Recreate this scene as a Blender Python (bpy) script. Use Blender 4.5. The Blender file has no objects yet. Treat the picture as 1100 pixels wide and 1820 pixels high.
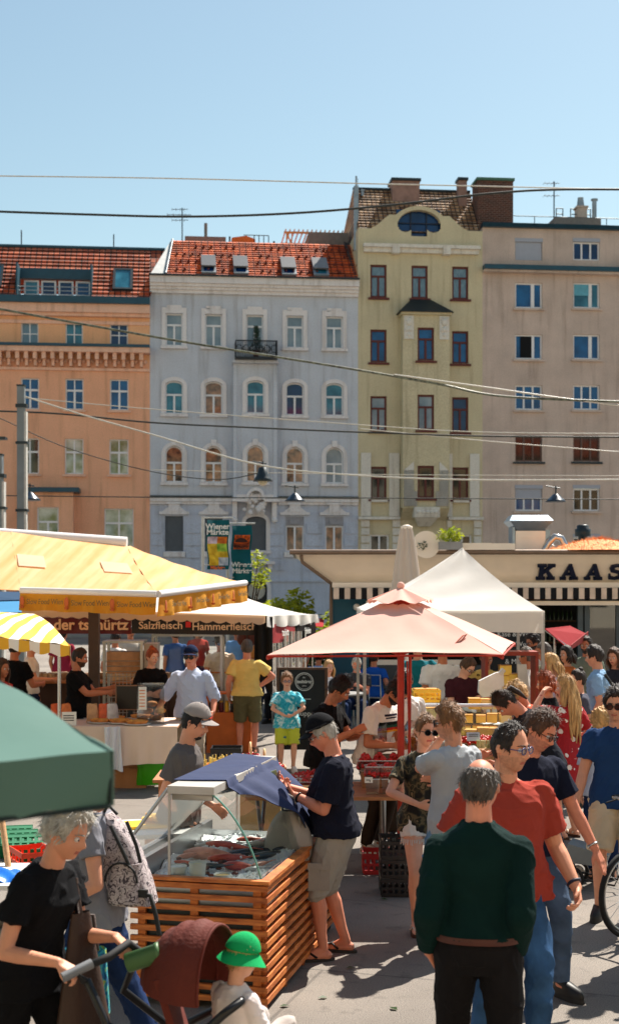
import bpy, math, random
import numpy as np
from mathutils import Vector, Matrix
R = math.radians
random.seed(7)
S = bpy.context.scene
COL = S.collection

# ------------------------------------------------------------ camera, light, exposure
CAM_Z, FPX, HOR = 2.6, 2400.0, 1037.0
cam = bpy.data.cameras.new('camera')
camera = bpy.data.objects.new('camera', cam); COL.objects.link(camera)
camera.location = (0, 0, CAM_Z); camera.rotation_euler = (R(90), 0, 0)
cam.sensor_fit = 'VERTICAL'; cam.sensor_height = 36; cam.lens = 36*FPX/1820
cam.shift_y = (HOR-910)/1820
cam.clip_end = 3000; cam.clip_start = .1
cam.dof.use_dof = True; cam.dof.focus_distance = 10.5; cam.dof.aperture_fstop = 3.6
S.camera = camera
SUN_EL, SUN_AZ = 52.0, 33.0     # azimuth: degrees to the right of the view direction
w = bpy.data.worlds.new('World'); S.world = w; w.use_nodes = True
nt = w.node_tree; bg = nt.nodes['Background']
sky = nt.nodes.new('ShaderNodeTexSky'); sky.sky_type = 'NISHITA'; sky.sun_disc = False
sky.sun_elevation = R(SUN_EL); sky.sun_rotation = R(SUN_AZ)
sky.air_density = 1.25; sky.dust_density = .7; sky.ozone_density = .9; sky.altitude = 150
tn = nt.nodes.new('ShaderNodeMix'); tn.data_type = 'RGBA'; tn.blend_type = 'MULTIPLY'; tn.inputs[0].default_value = 1; tn.inputs[7].default_value = (.97, 1.0, .88, 1)
nt.links.new(sky.outputs[0], tn.inputs[6]); nt.links.new(tn.outputs[2], bg.inputs[0]); bg.inputs[1].default_value = .072
sl = bpy.data.lights.new('sun', 'SUN'); sl.energy = 5; sl.angle = R(.5); sl.color = (1, .93, .83)
so = bpy.data.objects.new('sun', sl); COL.objects.link(so)
TS = Vector((math.sin(R(SUN_AZ))*math.cos(R(SUN_EL)), math.cos(R(SUN_AZ))*math.cos(R(SUN_EL)), math.sin(R(SUN_EL))))
so.rotation_euler = TS.to_track_quat('Z', 'Y').to_euler()
S.view_settings.view_transform = 'Standard'; S.view_settings.look = 'None'
S.view_settings.exposure = .98; S.view_settings.gamma = 1
S.render.engine = 'CYCLES'
S.cycles.max_bounces = 6; S.cycles.transparent_max_bounces = 12; S.cycles.diffuse_bounces = 3
S.cycles.glossy_bounces = 3; S.cycles.transmission_bounces = 4; S.cycles.caustics_reflective = False; S.cycles.caustics_refractive = False

# ------------------------------------------------------------ places
def P(px, py, Y):                  # photograph pixel at a depth of Y metres -> world point
    return Vector(((px-550)/FPX*Y, Y, CAM_Z+(HOR-py)/FPX*Y))
def G(px, py):                     # photograph pixel on the ground
    return P(px, py, CAM_Z*FPX/(py-HOR))
def XY(px, Y): return Vector(((px-550)/FPX*Y, Y, 0))

# ------------------------------------------------------------ objects
def tag(o, label=None, cat=None, group=None, kind=None):
    if label: o['label'] = label
    if cat: o['category'] = cat
    if group: o['group'] = group
    if kind: o['kind'] = kind
    return o
def thing(name, loc=(0,0,0), rz=0, label=None, cat=None, group=None, kind=None):
    o = bpy.data.objects.new(name, None); COL.objects.link(o); o.location = loc; o.rotation_euler = (0,0,rz)
    o.empty_display_size = .1
    return tag(o, label, cat, group, kind)
def lin(c):
    c = c/255.0
    return c/12.92 if c <= .04045 else ((c+.055)/1.055)**2.4
def rgb(c, k=1): return (min(1,lin(c[0])*k), min(1,lin(c[1])*k), min(1,lin(c[2])*k), 1)
MATS = {}
def M(name, c=None, rough=.75, var=.12, vs=6, bump=.0, bs=60, metal=0, spec=.5, ior=1.45, trans=0, c2=None, vd=4, emit=0, stretch=None, coat=0):
    """a plain procedural material: colour with a noise variation, and a fine bump"""
    if name in MATS: return MATS[name]
    m = bpy.data.materials.new(name); m.use_nodes = True; MATS[name] = m
    t = m.node_tree; b = t.nodes['Principled BSDF']; N = t.nodes.new; L = t.links.new
    co = N('ShaderNodeTexCoord'); src = co.outputs['Object']
    if stretch:
        mp = N('ShaderNodeMapping'); mp.inputs['Scale'].default_value = stretch; L(src, mp.inputs[0]); src = mp.outputs[0]
    nz = N('ShaderNodeTexNoise'); nz.inputs['Scale'].default_value = vs; nz.inputs['Detail'].default_value = vd; L(src, nz.inputs[0])
    rp = N('ShaderNodeValToRGB'); rp.color_ramp.elements[0].position = .3; rp.color_ramp.elements[1].position = .7
    rp.color_ramp.elements[0].color = rgb(c, 1-var); rp.color_ramp.elements[1].color = rgb(c2, 1) if c2 else rgb(c, 1+var)
    L(nz.outputs[0], rp.inputs[0]); L(rp.outputs[0], b.inputs['Base Color'])
    b.inputs['Roughness'].default_value = rough; b.inputs['Metallic'].default_value = metal
    b.inputs['IOR'].default_value = ior; b.inputs['Specular IOR Level'].default_value = spec
    b.inputs['Coat Weight'].default_value = coat
    if bump:
        n2 = N('ShaderNodeTexNoise'); n2.inputs['Scale'].default_value = bs; n2.inputs['Detail'].default_value = 4; L(src, n2.inputs[0])
        bp = N('ShaderNodeBump'); bp.inputs['Strength'].default_value = bump; bp.inputs['Distance'].default_value = .02
        L(n2.outputs[0], bp.inputs['Height']); L(bp.outputs[0], b.inputs['Normal'])
    if trans:
        tr = N('ShaderNodeBsdfTranslucent'); L(rp.outputs[0], tr.inputs[0])
        mx = N('ShaderNodeMixShader'); mx.inputs[0].default_value = trans
        L(b.outputs[0], mx.inputs[1]); L(tr.outputs[0], mx.inputs[2]); L(mx.outputs[0], t.nodes['Material Output'].inputs[0])
    if emit:
        b.inputs['Emission Strength'].default_value = emit; L(rp.outputs[0], b.inputs['Emission Color'])
    return m
def ramp_mat(name, build, rough=.8):
    """material whose base colour comes out of a small node function build(N, L, coord) -> socket"""
    if name in MATS: return MATS[name]
    m = bpy.data.materials.new(name); m.use_nodes = True; MATS[name] = m
    t = m.node_tree; b = t.nodes['Principled BSDF']; co = t.nodes.new('ShaderNodeTexCoord')
    s = build(t.nodes.new, t.links.new, co.outputs['Object'], b)
    t.links.new(s, b.inputs['Base Color']); b.inputs['Roughness'].default_value = rough
    return m
def setramp(rp, els, interp='LINEAR'):
    cr = rp.color_ramp; cr.interpolation = interp
    while len(cr.elements) > 1: cr.elements.remove(cr.elements[-1])
    cr.elements[0].position = els[0][0]; cr.elements[0].color = rgb(els[0][1])
    for p, c in els[1:]: e = cr.elements.new(p); e.color = rgb(c)
def glassy(name, tint=(235,245,245), refl=.9, rough=.02, alpha=None):
    """thin clear sheet: see-through with a fresnel reflection"""
    if name in MATS: return MATS[name]
    m = bpy.data.materials.new(name); m.use_nodes = True; MATS[name] = m
    t = m.node_tree; N = t.nodes.new; L = t.links.new; t.nodes.remove(t.nodes['Principled BSDF'])
    tr = N('ShaderNodeBsdfTransparent'); tr.inputs[0].default_value = rgb(tint)
    gl = N('ShaderNodeBsdfGlossy'); gl.inputs['Roughness'].default_value = rough
    fr = N('ShaderNodeFresnel'); fr.inputs[0].default_value = 1.5
    mu = N('ShaderNodeMath'); mu.operation = 'MULTIPLY_ADD'; mu.inputs[1].default_value = refl; mu.inputs[2].default_value = alpha or 0
    mx = N('ShaderNodeMixShader'); L(fr.outputs[0], mu.inputs[0]); L(mu.outputs[0], mx.inputs[0])
    L(tr.outputs[0], mx.inputs[1]); L(gl.outputs[0], mx.inputs[2]); L(mx.outputs[0], t.nodes['Material Output'].inputs[0])
    return m

class MB:
    def __init__(s, mat=None): s.v = []; s.f = []; s.mi = []; s.mats = []; s.cur = 0; s.sm = []; s.T = None; s.smooth = False
    def use(s, m):
        if m not in s.mats: s.mats.append(m)
        s.cur = s.mats.index(m); return s
    def add(s, vs, fs, smooth=None):
        o = len(s.v); sm = s.smooth if smooth is None else smooth
        for v in vs:
            v = Vector(v); s.v.append(s.T @ v if s.T else v)
        for f in fs: s.f.append([i+o for i in f]); s.mi.append(s.cur); s.sm.append(sm)
        return s
    def box(s, x0, x1, y0, y1, z0, z1):
        return s.add([(x0,y0,z0),(x1,y0,z0),(x1,y1,z0),(x0,y1,z0),(x0,y0,z1),(x1,y0,z1),(x1,y1,z1),(x0,y1,z1)],
              [(0,3,2,1),(4,5,6,7),(0,1,5,4),(1,2,6,5),(2,3,7,6),(3,0,4,7)])
    def obox(s, c, sx, sy, sz, rz=0, M3=None):
        mt = Matrix.Translation(Vector(c)) @ (M3.to_4x4() if M3 else Matrix.Rotation(rz, 4, 'Z'))
        vs = [mt @ Vector((a*sx/2, b*sy/2, d*sz/2)) for d in (-1,1) for a,b in ((-1,-1),(1,-1),(1,1),(-1,1))]
        return s.add(vs, [(0,3,2,1),(4,5,6,7),(0,1,5,4),(1,2,6,5),(2,3,7,6),(3,0,4,7)])
    def quad(s, a, b, c, d): return s.add([a,b,c,d], [(0,1,2,3)])
    def prism(s, poly, d):         # poly: list of 3D points, extruded along vector d
        n = len(poly); d = Vector(d); vs = [Vector(p) for p in poly]; vs += [p+d for p in vs]
        return s.add(vs, [tuple(range(n))[::-1], tuple(range(n, 2*n))] + [(i, (i+1) % n, n+(i+1) % n, n+i) for i in range(n)])
    def slab(s, pts, t):           # thin sheet with thickness t down its own normal
        a = [Vector(p) for p in pts]; n = (a[1]-a[0]).cross(a[-1]-a[0]).normalized()
        return s.prism(pts, n*-t)
    def tube(s, pts, r, n=8, smooth=True, caps=True, cyc=False):
        pts = [Vector(p) for p in pts]; k = len(pts); rr = r if hasattr(r, '__len__') else [r]*k
        vs = []; u = None
        for i, p in enumerate(pts):
            if cyc: d = pts[(i+1) % k]-pts[i-1]
            else: d = (pts[min(i+1,k-1)]-pts[max(i-1,0)])
            d = d.normalized() if d.length > 1e-9 else Vector((0,0,1))
            if u is None:
                u = d.cross(Vector((0,0,1)) if abs(d.z) < .9 else Vector((1,0,0))).normalized()
            else:
                u = (u-d*u.dot(d)); u = u.normalized() if u.length > 1e-6 else d.orthogonal().normalized()
            w_ = d.cross(u)
            for j in range(n):
                a = 2*math.pi*j/n; vs.append(p+(u*math.cos(a)+w_*math.sin(a))*rr[i])
        fs = []
        for i in range(k if cyc else k-1):
            for j in range(n):
                i2 = (i+1) % k
                fs.append((i*n+j, i*n+(j+1) % n, i2*n+(j+1) % n, i2*n+j))
        s.add(vs, fs, smooth)
        if caps and not cyc:
            s.add(vs[:n], [tuple(range(n))[::-1]], False); s.add(vs[-n:], [tuple(range(n))], False)
        return s
    def rings(s, secs, cap=True, smooth=True):
        n = len(secs[0]); vs = [p for sec in secs for p in sec]; fs = []
        for i in range(len(secs)-1):
            for j in range(n): fs.append((i*n+j, i*n+(j+1) % n, (i+1)*n+(j+1) % n, (i+1)*n+j))
        s.add(vs, fs, smooth)
        if cap: s.add(list(secs[0]), [tuple(range(n))[::-1]], smooth); s.add(list(secs[-1]), [tuple(range(n))], smooth)
        return s
    def lathe(s, prof, c=(0,0,0), n=20, cap=True, smooth=True):
        c = Vector(c)
        secs = [[c+Vector((r*math.cos(2*math.pi*j/n), r*math.sin(2*math.pi*j/n), z)) for j in range(n)] for r, z in prof]
        return s.rings(secs, cap, smooth)
    def ball(s, c, r, n=12, m=8, sq=(1,1,1)):
        c = Vector(c); secs = []
        for i in range(m+1):
            a = -math.pi/2+math.pi*i/m; rr = max(1e-4, math.cos(a))*r
            secs.append([c+Vector((rr*math.cos(2*math.pi*j/n)*sq[0], rr*math.sin(2*math.pi*j/n)*sq[1], math.sin(a)*r*sq[2])) for j in range(n)])
        return s.rings(secs, True, True)
    def grid(s, fn, nu, nv, smooth=True, thick=0):
        vs = [Vector(fn(i/nu, j/nv)) for j in range(nv+1) for i in range(nu+1)]
        fs = [(j*(nu+1)+i, j*(nu+1)+i+1, (j+1)*(nu+1)+i+1, (j+1)*(nu+1)+i) for j in range(nv) for i in range(nu)]
        s.add(vs, fs, smooth)
        if thick:
            k = len(vs); nn = [Vector((0,0,0)) for _ in vs]
            for f in fs:
                q = (vs[f[1]]-vs[f[0]]).cross(vs[f[3]]-vs[f[0]])
                for i in f: nn[i] += q
            v2 = [v-(n_.normalized() if n_.length else Vector((0,0,1)))*thick for v, n_ in zip(vs, nn)]
            s.add(v2, [f[::-1] for f in fs], smooth)
            bd = [i for i in range(nu+1)]+[j*(nu+1)+nu for j in range(1, nv+1)]+[nv*(nu+1)+i for i in range(nu-1, -1, -1)]+[j*(nu+1) for j in range(nv-1, 0, -1)]
            q = len(bd); s.add([vs[i] for i in bd]+[v2[i] for i in bd], [(i, q+i, q+(i+1) % q, (i+1) % q) for i in range(q)], False)
        return s
    def build(s, name, mat=None, parent=None, off=None, world=False):
        me = bpy.data.meshes.new(name)
        vs = s.v
        if off is not None: off = Vector(off); vs = [v-off for v in vs]
        if world and parent is not None:
            im = Matrix.LocRotScale(parent.location, parent.rotation_euler, None).inverted(); vs = [im @ v for v in vs]
        me.from_pydata([tuple(v) for v in vs], [], s.f)
        ms = s.mats or [mat]
        for m in ms: me.materials.append(m)
        if s.mats: me.polygons.foreach_set('material_index', s.mi)
        me.polygons.foreach_set('use_smooth', s.sm)
        me.update()
        o = bpy.data.objects.new(name, me); COL.objects.link(o)
        if parent is not None: o.parent = parent
        return o
def origin_to_base(o):
    """move a world-built mesh's origin to the bottom centre of its bounds"""
    me = o.data; n = len(me.vertices); a = np.empty(n*3); me.vertices.foreach_get('co', a); a = a.reshape(-1,3)
    c = np.array([(a[:,0].min()+a[:,0].max())/2, (a[:,1].min()+a[:,1].max())/2, a[:,2].min()])
    me.vertices.foreach_set('co', (a-c).ravel()); me.update(); o.location = Vector(c)
    return o
def solo(mb, name, mat, label, cat, group=None, kind=None):
    o = origin_to_base(mb.build(name, mat)); return tag(o, label, cat, group, kind)
def text_mesh(txt, size, mat, name, parent, mtx, thick=.004, align='CENTER', bold=0, sx=1):
    cu = bpy.data.curves.new('t', 'FONT'); cu.body = txt; cu.size = size; cu.extrude = thick; cu.offset = bold; cu.align_x = align; cu.align_y = 'CENTER'
    ob = bpy.data.objects.new('t', cu); COL.objects.link(ob)
    bpy.context.view_layer.update()
    me = bpy.data.meshes.new_from_object(ob.evaluated_get(bpy.context.evaluated_depsgraph_get()))
    bpy.data.objects.remove(ob); bpy.data.curves.remove(cu)
    me.transform(mtx @ Matrix.Diagonal((sx,1,1,1))); me.materials.clear(); me.materials.append(mat)
    o = bpy.data.objects.new(name, me); COL.objects.link(o)
    if parent is not None: o.parent = parent
    return o
def upright(loc, rz=0):            # text standing upright, read from -Y
    return Matrix.Translation(loc) @ Matrix.Rotation(rz, 4, 'Z') @ Matrix.Rotation(R(90), 4, 'X')
# ------------------------------------------------------------ ground
def asphalt():
    def f(N, L, co, b):
        n1 = N('ShaderNodeTexNoise'); n1.inputs['Scale'].default_value = .55; n1.inputs['Detail'].default_value = 8; L(co, n1.inputs[0])
        n2 = N('ShaderNodeTexNoise'); n2.inputs['Scale'].default_value = 120; n2.inputs['Detail'].default_value = 3; L(co, n2.inputs[0])
        r1 = N('ShaderNodeValToRGB'); setramp(r1, [(.3,(126,116,107)),(.5,(147,137,127)),(.7,(165,154,142))]); L(n1.outputs[0], r1.inputs[0])
        r2 = N('ShaderNodeValToRGB'); setramp(r2, [(.3,(150,150,150)),(.5,(225,225,225)),(.72,(255,255,255))]); L(n2.outputs[0], r2.inputs[0])
        mx = N('ShaderNodeMix'); mx.data_type = 'RGBA'; mx.blend_type = 'MULTIPLY'; mx.inputs[0].default_value = 1
        L(r1.outputs[0], mx.inputs[6]); L(r2.outputs[0], mx.inputs[7])
        # cracks and tar joints
        ds = N('ShaderNodeTexNoise'); ds.inputs['Scale'].default_value = 1.6; ds.inputs['Detail'].default_value = 6; L(co, ds.inputs[0])
        ad = N('ShaderNodeMix'); ad.data_type = 'VECTOR'; ad.inputs[0].default_value = .25; L(co, ad.inputs[4]); L(ds.outputs[1], ad.inputs[5])
        vo = N('ShaderNodeTexVoronoi'); vo.feature = 'DISTANCE_TO_EDGE'; vo.inputs['Scale'].default_value = .35; L(ad.outputs[1], vo.inputs[0])
        r3 = N('ShaderNodeValToRGB'); setramp(r3, [(0,(70,70,70)),(.0025,(120,120,120)),(.006,(255,255,255))]); L(vo.outputs[0], r3.inputs[0])
        m2 = N('ShaderNodeMix'); m2.data_type = 'RGBA'; m2.blend_type = 'MULTIPLY'; m2.inputs[0].default_value = .22
        L(mx.outputs[2], m2.inputs[6]); L(r3.outputs[0], m2.inputs[7])
        # repair joints
        mpj = N('ShaderNodeMapping'); mpj.inputs['Rotation'].default_value = (0,0,.3); L(co, mpj.inputs[0]); bj = N('ShaderNodeTexBrick'); bj.inputs['Scale'].default_value = 1; bj.inputs['Brick Width'].default_value = 5.2; bj.inputs['Row Height'].default_value = 2.9; bj.inputs['Mortar Size'].default_value = .012; bj.inputs['Color1'].default_value = (1,1,1,1); bj.inputs['Color2'].default_value = (.8,.8,.8,1); bj.inputs['Mortar'].default_value = (.42,.42,.42,1); L(mpj.outputs[0], bj.inputs[0])
        mj = N('ShaderNodeMix'); mj.data_type = 'RGBA'; mj.blend_type = 'MULTIPLY'; mj.inputs[0].default_value = .75; L(m2.outputs[2], mj.inputs[6]); L(bj.outputs[0], mj.inputs[7]); m2 = mj
        # spots
        v2 = N('ShaderNodeTexNoise'); v2.inputs['Scale'].default_value = 7; v2.inputs['Detail'].default_value = 5; L(co, v2.inputs[0])
        r4 = N('ShaderNodeValToRGB'); setramp(r4, [(.3,(165,165,165)),(.42,(255,255,255))]); L(v2.outputs[0], r4.inputs[0])
        m3 = N('ShaderNodeMix'); m3.data_type = 'RGBA'; m3.blend_type = 'MULTIPLY'; m3.inputs[0].default_value = .5
        L(m2.outputs[2], m3.inputs[6]); L(r4.outputs[0], m3.inputs[7])
        bp = N('ShaderNodeBump'); bp.inputs['Strength'].default_value = .5; bp.inputs['Distance'].default_value = .01
        L(n2.outputs[0], bp.inputs['Height']); L(bp.outputs[0], b.inputs['Normal'])
        return m3.outputs[2]
    return ramp_mat('asphalt', f, .85)
g = MB(); g.grid(lambda u, v: (-400+800*u, -200+1200*v, 0), 8, 8, False)
ground = g.build('ground', asphalt()); tag(ground, 'grey worn asphalt of the market square', 'ground', kind='structure')
# pavement strip with a kerb before the houses
pv = M('paving', (150,145,138), .85, .15, 2, .3, 80)
pm = MB(); pm.T = Matrix.Translation((0, 66.0, 0)) @ Matrix.Rotation(math.atan(.1), 4, 'Z')
pm.box(-60, 60, 0, 3.9, -.2, .13)
tag(pm.build('pavement', pv), 'raised pavement along the foot of the houses', 'pavement', kind='structure')

# ------------------------------------------------------------ houses: local x along the facade, y = 0 the wall face, -y towards the square
FY, FS = 70.0, .1
FA = math.atan(FS); FC = math.cos(FA)
def fu(px):                        # photograph x -> distance along the facade line
    k = (px-550)/FPX; return k*FY/(1-FS*k)/FC
def fz(py, px=550):
    k = (px-550)/FPX; Y = FY/(1-FS*k); return CAM_Z+(HOR-py)*Y/FPX
class House:
    def __init__(s, name, x0, x1, label):
        s.u0, s.u1 = fu(x0), fu(x1); s.pc = (x0+x1)/2
        Xb = s.u0*FC; s.e = thing(name, (Xb, FY+s.u0*math.sin(FA), 0), FA, label, 'building')
        s.x0, s.x1 = x0, x1
    def x(s, px): return fu(px)-s.u0
    def z(s, py, px=None): return fz(py, s.pc if px is None else px)
    def zy(s, py, y): return CAM_Z+(fz(py, s.pc)-CAM_Z)*(FY+y)/FY      # the height of something standing y metres behind the facade
    def part(s, mb, name, mat, label=None, parent=None):
        o = mb.build(name, mat, parent or s.e)
        if label: o['label'] = label
        return o
def wall_holes(mb, xa, xb, za, zb, holes, y=0, rev=.22):
    """wall face with openings; a hole is (x0,x1,z0,z1,arch) with arch the rise of a curved head"""
    xs = sorted(set([xa, xb]+[h[0] for h in holes]+[h[1] for h in holes])); zs = sorted(set([za, zb]+[h[2] for h in holes]+[h[3] for h in holes]))
    xs = [x for x in xs if xa <= x <= xb]; zs = [z for z in zs if za <= z <= zb]
    for i in range(len(xs)-1):
        for j in range(len(zs)-1):
            cx, cz = (xs[i]+xs[i+1])/2, (zs[j]+zs[j+1])/2
            if any(h[0] < cx < h[1] and h[2] < cz < h[3] for h in holes): continue
            mb.quad((xs[i],y,zs[j]), (xs[i+1],y,zs[j]), (xs[i+1],y,zs[j+1]), (xs[i],y,zs[j+1]))
    for h in holes:
        a, b, c, d = h[:4]; ar = h[4] if len(h) > 4 else 0
        mb.quad((a,y,c),(a,y+rev,c),(b,y+rev,c),(b,y,c))
        top = d-ar
        mb.quad((a,y,c),(a,y,top),(a,y+rev,top),(a,y+rev,c)); mb.quad((b,y,top),(b,y,c),(b,y+rev,c),(b,y+rev,top))
        if ar:
            pts = arch(a, b, top, ar, 12)
            for i in range(len(pts)-1):
                p, q = pts[i], pts[i+1]
                mb.quad((p[0],y,p[1]),(p[0],y,d+.0),(q[0],y,d+.0),(q[0],y,q[1]))
                mb.quad((p[0],y,p[1]),(q[0],y,q[1]),(q[0],y+rev,q[1]),(p[0],y+rev,p[1]))
        else: mb.quad((a,y,d),(b,y,d),(b,y+rev,d),(a,y+rev,d))
def arch(a, b, z, r, n):
    return [((a+b)/2-(b-a)/2*math.cos(math.pi*i/n), z+r*math.sin(math.pi*i/n)) for i in range(n+1)]
def window(H, x0, x1, z0, z1, y, fm, gm, kind='cross', ar=0, fw=.07, sill=None, name='window', label=None, trans=.36, cols=2):
    """frame > pane (and sill); the frame stands in the opening"""
    f = MB(); yy = y+.12; d = .07; top = z1-ar
    f.box(x0, x0+fw, yy, yy+d, z0, top); f.box(x1-fw, x1, yy, yy+d, z0, top); f.box(x0+fw, x1-fw, yy, yy+d, z0, z0+fw)
    if ar:
        p = arch(x0, x1, top, ar, 12); q = arch(x0+fw, x1-fw, top, ar-fw, 12)
        for i in range(12):
            f.prism([(p[i][0],yy,p[i][1]),(p[i+1][0],yy,p[i+1][1]),(q[i+1][0],yy,q[i+1][1]),(q[i][0],yy,q[i][1])], (0,d,0))
    else: f.box(x0+fw, x1-fw, yy, yy+d, z1-fw, z1)
    xc = (x0+x1)/2; tz = z1-(z1-z0)*trans
    if kind == 'cross':
        f.box(x0+fw, x1-fw, yy-.012, yy+d, tz-.05, tz+.05); f.box(xc-.05, xc+.05, yy-.008, yy+d, z0+fw, tz-.05)
        if cols == 4: f.box(xc-.03, xc+.03, yy, yy+d, tz+.05, z1-fw)
    elif kind == 'cols':
        for i in range(1, cols):
            q = x0+(x1-x0)*i/cols; f.box(q-.045, q+.045, yy-.008, yy+d, z0+fw, z1-fw)
    elif kind == 'side':
        q = x0+(x1-x0)*.66; f.box(q-.09, q+.09, yy-.008, yy+d, z0+fw, z1-fw)
    elif kind == 'four':
        f.box(xc-.03, xc+.03, yy-.008, yy+d, z0+fw, z1-fw); zc = (z0+z1)/2
        f.box(x0+fw, xc-.03, yy, yy+d, zc-.025, zc+.025); f.box(xc+.03, x1-fw, yy, yy+d, zc-.025, zc+.025)
    fo = H.part(f, name, fm, label)
    g_ = MB()
    if ar:
        p = arch(x0+fw*.5, x1-fw*.5, top, ar-fw*.5, 12)
        poly = [(x0+fw*.5,yy+.04,z0+.02),(x1-fw*.5,yy+.04,z0+.02)]+[(a,yy+.04,b) for a, b in p[::-1]]
        g_.add(poly, [tuple(range(len(poly)))])
    else: g_.quad((x0+.02,yy+.04,z0+.02),(x1-.02,yy+.04,z0+.02),(x1-.02,yy+.04,z1-.02),(x0+.02,yy+.04,z1-.02))
    g_.build('pane', gm, fo)
    if sill:
        s_ = MB(); s_.box(x0-.12, x1+.12, y-.14, y+.1, z0-.13, z0-.03); s_.build('sill', sill, fo)
    return fo
def pane(name, c, c2=None, vs=1.2, rough=.04, ior=1.5, stretch=None):
    return M(name, c, rough, .25, vs, .0, metal=0, ior=ior, c2=c2, stretch=stretch, vd=3)
PB = [pane('pane_blue', (10,70,120), (20,95,150)), pane('pane_deep', (8,38,78), (14,58,108)), pane('pane_teal', (15,85,110), (70,140,160)),
      pane('pane_curtain', (90,120,140), (130,155,165), 6, stretch=(8,1,.6)), pane('pane_grey', (110,135,150), (150,165,172), 1, .15),
      pane('pane_warm', (60,62,60), (190,140,105), 2.6), pane('pane_dark', (16,22,26), (45,52,50), 2), pane('pane_green', (110,140,90), (205,215,205), 1.6)]
def plaster(name, c, v=.08, sc=.8, b=.5):
    """painted render: broad blotches, rain streaks, patches of repair"""
    def f(N, L, co, bs):
        n1 = N('ShaderNodeTexNoise'); n1.inputs['Scale'].default_value = sc; n1.inputs['Detail'].default_value = 7; L(co, n1.inputs[0]); r1 = N('ShaderNodeValToRGB'); r1.color_ramp.elements[0].position = .3; r1.color_ramp.elements[1].position = .7; r1.color_ramp.elements[0].color = rgb(c, 1-v); r1.color_ramp.elements[1].color = rgb(c, 1+v*.6); L(n1.outputs[0], r1.inputs[0])
        mp = N('ShaderNodeMapping'); mp.inputs['Scale'].default_value = (2.2,2.2,.16); L(co, mp.inputs[0]); n2 = N('ShaderNodeTexNoise'); n2.inputs['Scale'].default_value = 1.6; n2.inputs['Detail'].default_value = 8; L(mp.outputs[0], n2.inputs[0]); r2 = N('ShaderNodeValToRGB'); setramp(r2, [(.30,(228,225,222)),(.46,(252,251,250)),(.7,(255,255,255))]); L(n2.outputs[0], r2.inputs[0])
        n3 = N('ShaderNodeTexNoise'); n3.inputs['Scale'].default_value = 22; n3.inputs['Detail'].default_value = 5; L(co, n3.inputs[0]); r3 = N('ShaderNodeValToRGB'); setramp(r3, [(.3,(226,224,222)),(.6,(255,255,255))]); L(n3.outputs[0], r3.inputs[0]); out = r1.outputs[0]
        for q in (r2, r3):
            mx = N('ShaderNodeMix'); mx.data_type = 'RGBA'; mx.blend_type = 'MULTIPLY'; mx.inputs[0].default_value = 1; L(out, mx.inputs[6]); L(q.outputs[0], mx.inputs[7]); out = mx.outputs[2]
        bp = N('ShaderNodeBump'); bp.inputs['Strength'].default_value = b; bp.inputs['Distance'].default_value = .02; L(n3.outputs[0], bp.inputs['Height']); L(bp.outputs[0], bs.inputs['Normal']); return out
    return ramp_mat(name, f, .92)
WHITE = M('white_frame', (232,230,230), .5, .04); REDF = M('red_brown_frame', (92,30,24), .5, .15); DARKM = M('dark_sheet_metal', (38,50,56), .45, .2, metal=.3)
TEAL = M('teal_sheet_metal', (28,72,88), .45, .15, 3); CREAM = M('cream_stucco', (222,208,198), .9, .08, 3, .3, 20)
ZINC = M('zinc_sheet', (150,155,158), .35, .15, 3, metal=.6); BRICK0 = None
def tiles(name, c1, c2, c3, sx=4.5, sz=3.2):
    def f(N, L, co, b):
        br = N('ShaderNodeTexBrick'); br.offset = 0; br.inputs['Scale'].default_value = 1; br.inputs['Color1'].default_value = rgb(c1); br.inputs['Color2'].default_value = rgb(c2)
        br.inputs['Mortar'].default_value = rgb(c3); br.inputs['Brick Width'].default_value = 1/sx; br.inputs['Row Height'].default_value = 1/sz
        br.inputs['Mortar Size'].default_value = .035; br.inputs['Mortar Smooth'].default_value = .6; br.inputs['Bias'].default_value = 0
        sp = N('ShaderNodeSeparateXYZ'); cb = N('ShaderNodeCombineXYZ'); L(co, sp.inputs[0]); L(sp.outputs[0], cb.inputs[0]); L(sp.outputs[2], cb.inputs[1]); L(cb.outputs[0], br.inputs[0])
        nz = N('ShaderNodeTexNoise'); nz.inputs['Scale'].default_value = 1.5; nz.inputs['Detail'].default_value = 6; L(co, nz.inputs[0])
        r = N('ShaderNodeValToRGB'); setramp(r, [(.35,(175,165,160)),(.6,(255,255,255))]); L(nz.outputs[0], r.inputs[0])
        mx = N('ShaderNodeMix'); mx.data_type = 'RGBA'; mx.blend_type = 'MULTIPLY'; mx.inputs[0].default_value = 1; L(br.outputs[0], mx.inputs[6]); L(r.outputs[0], mx.inputs[7])
        bp = N('ShaderNodeBump'); bp.inputs['Strength'].default_value = .8; bp.inputs['Distance'].default_value = .05; bp.invert = True
        L(br.outputs['Fac'], bp.inputs['Height']); L(bp.outputs[0], b.inputs['Normal'])
        return mx.outputs[2]
    return ramp_mat(name, f, .8)
def slope_rows(mb, xa0, xb0, za, xa1, xb1, zb, ya, yb, rows):
    """a tiled slope built as overlapping courses, each a step proud of the one above"""
    for i in range(rows):
        t0, t1 = i/rows, (i+1)/rows
        L0 = lambda t: (xa0+(xa1-xa0)*t, ya+(yb-ya)*t, za+(zb-za)*t); L1 = lambda t: (xb0+(xb1-xb0)*t, ya+(yb-ya)*t, za+(zb-za)*t)
        a, b, c, d = Vector(L0(t0)), Vector(L1(t0)), Vector(L1(t1)), Vector(L0(t1)); up = Vector((0,-.05,.05))
        mb.add([a+up, b+up, c, d, a, b], [(0,1,2,3),(4,5,1,0)])

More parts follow.
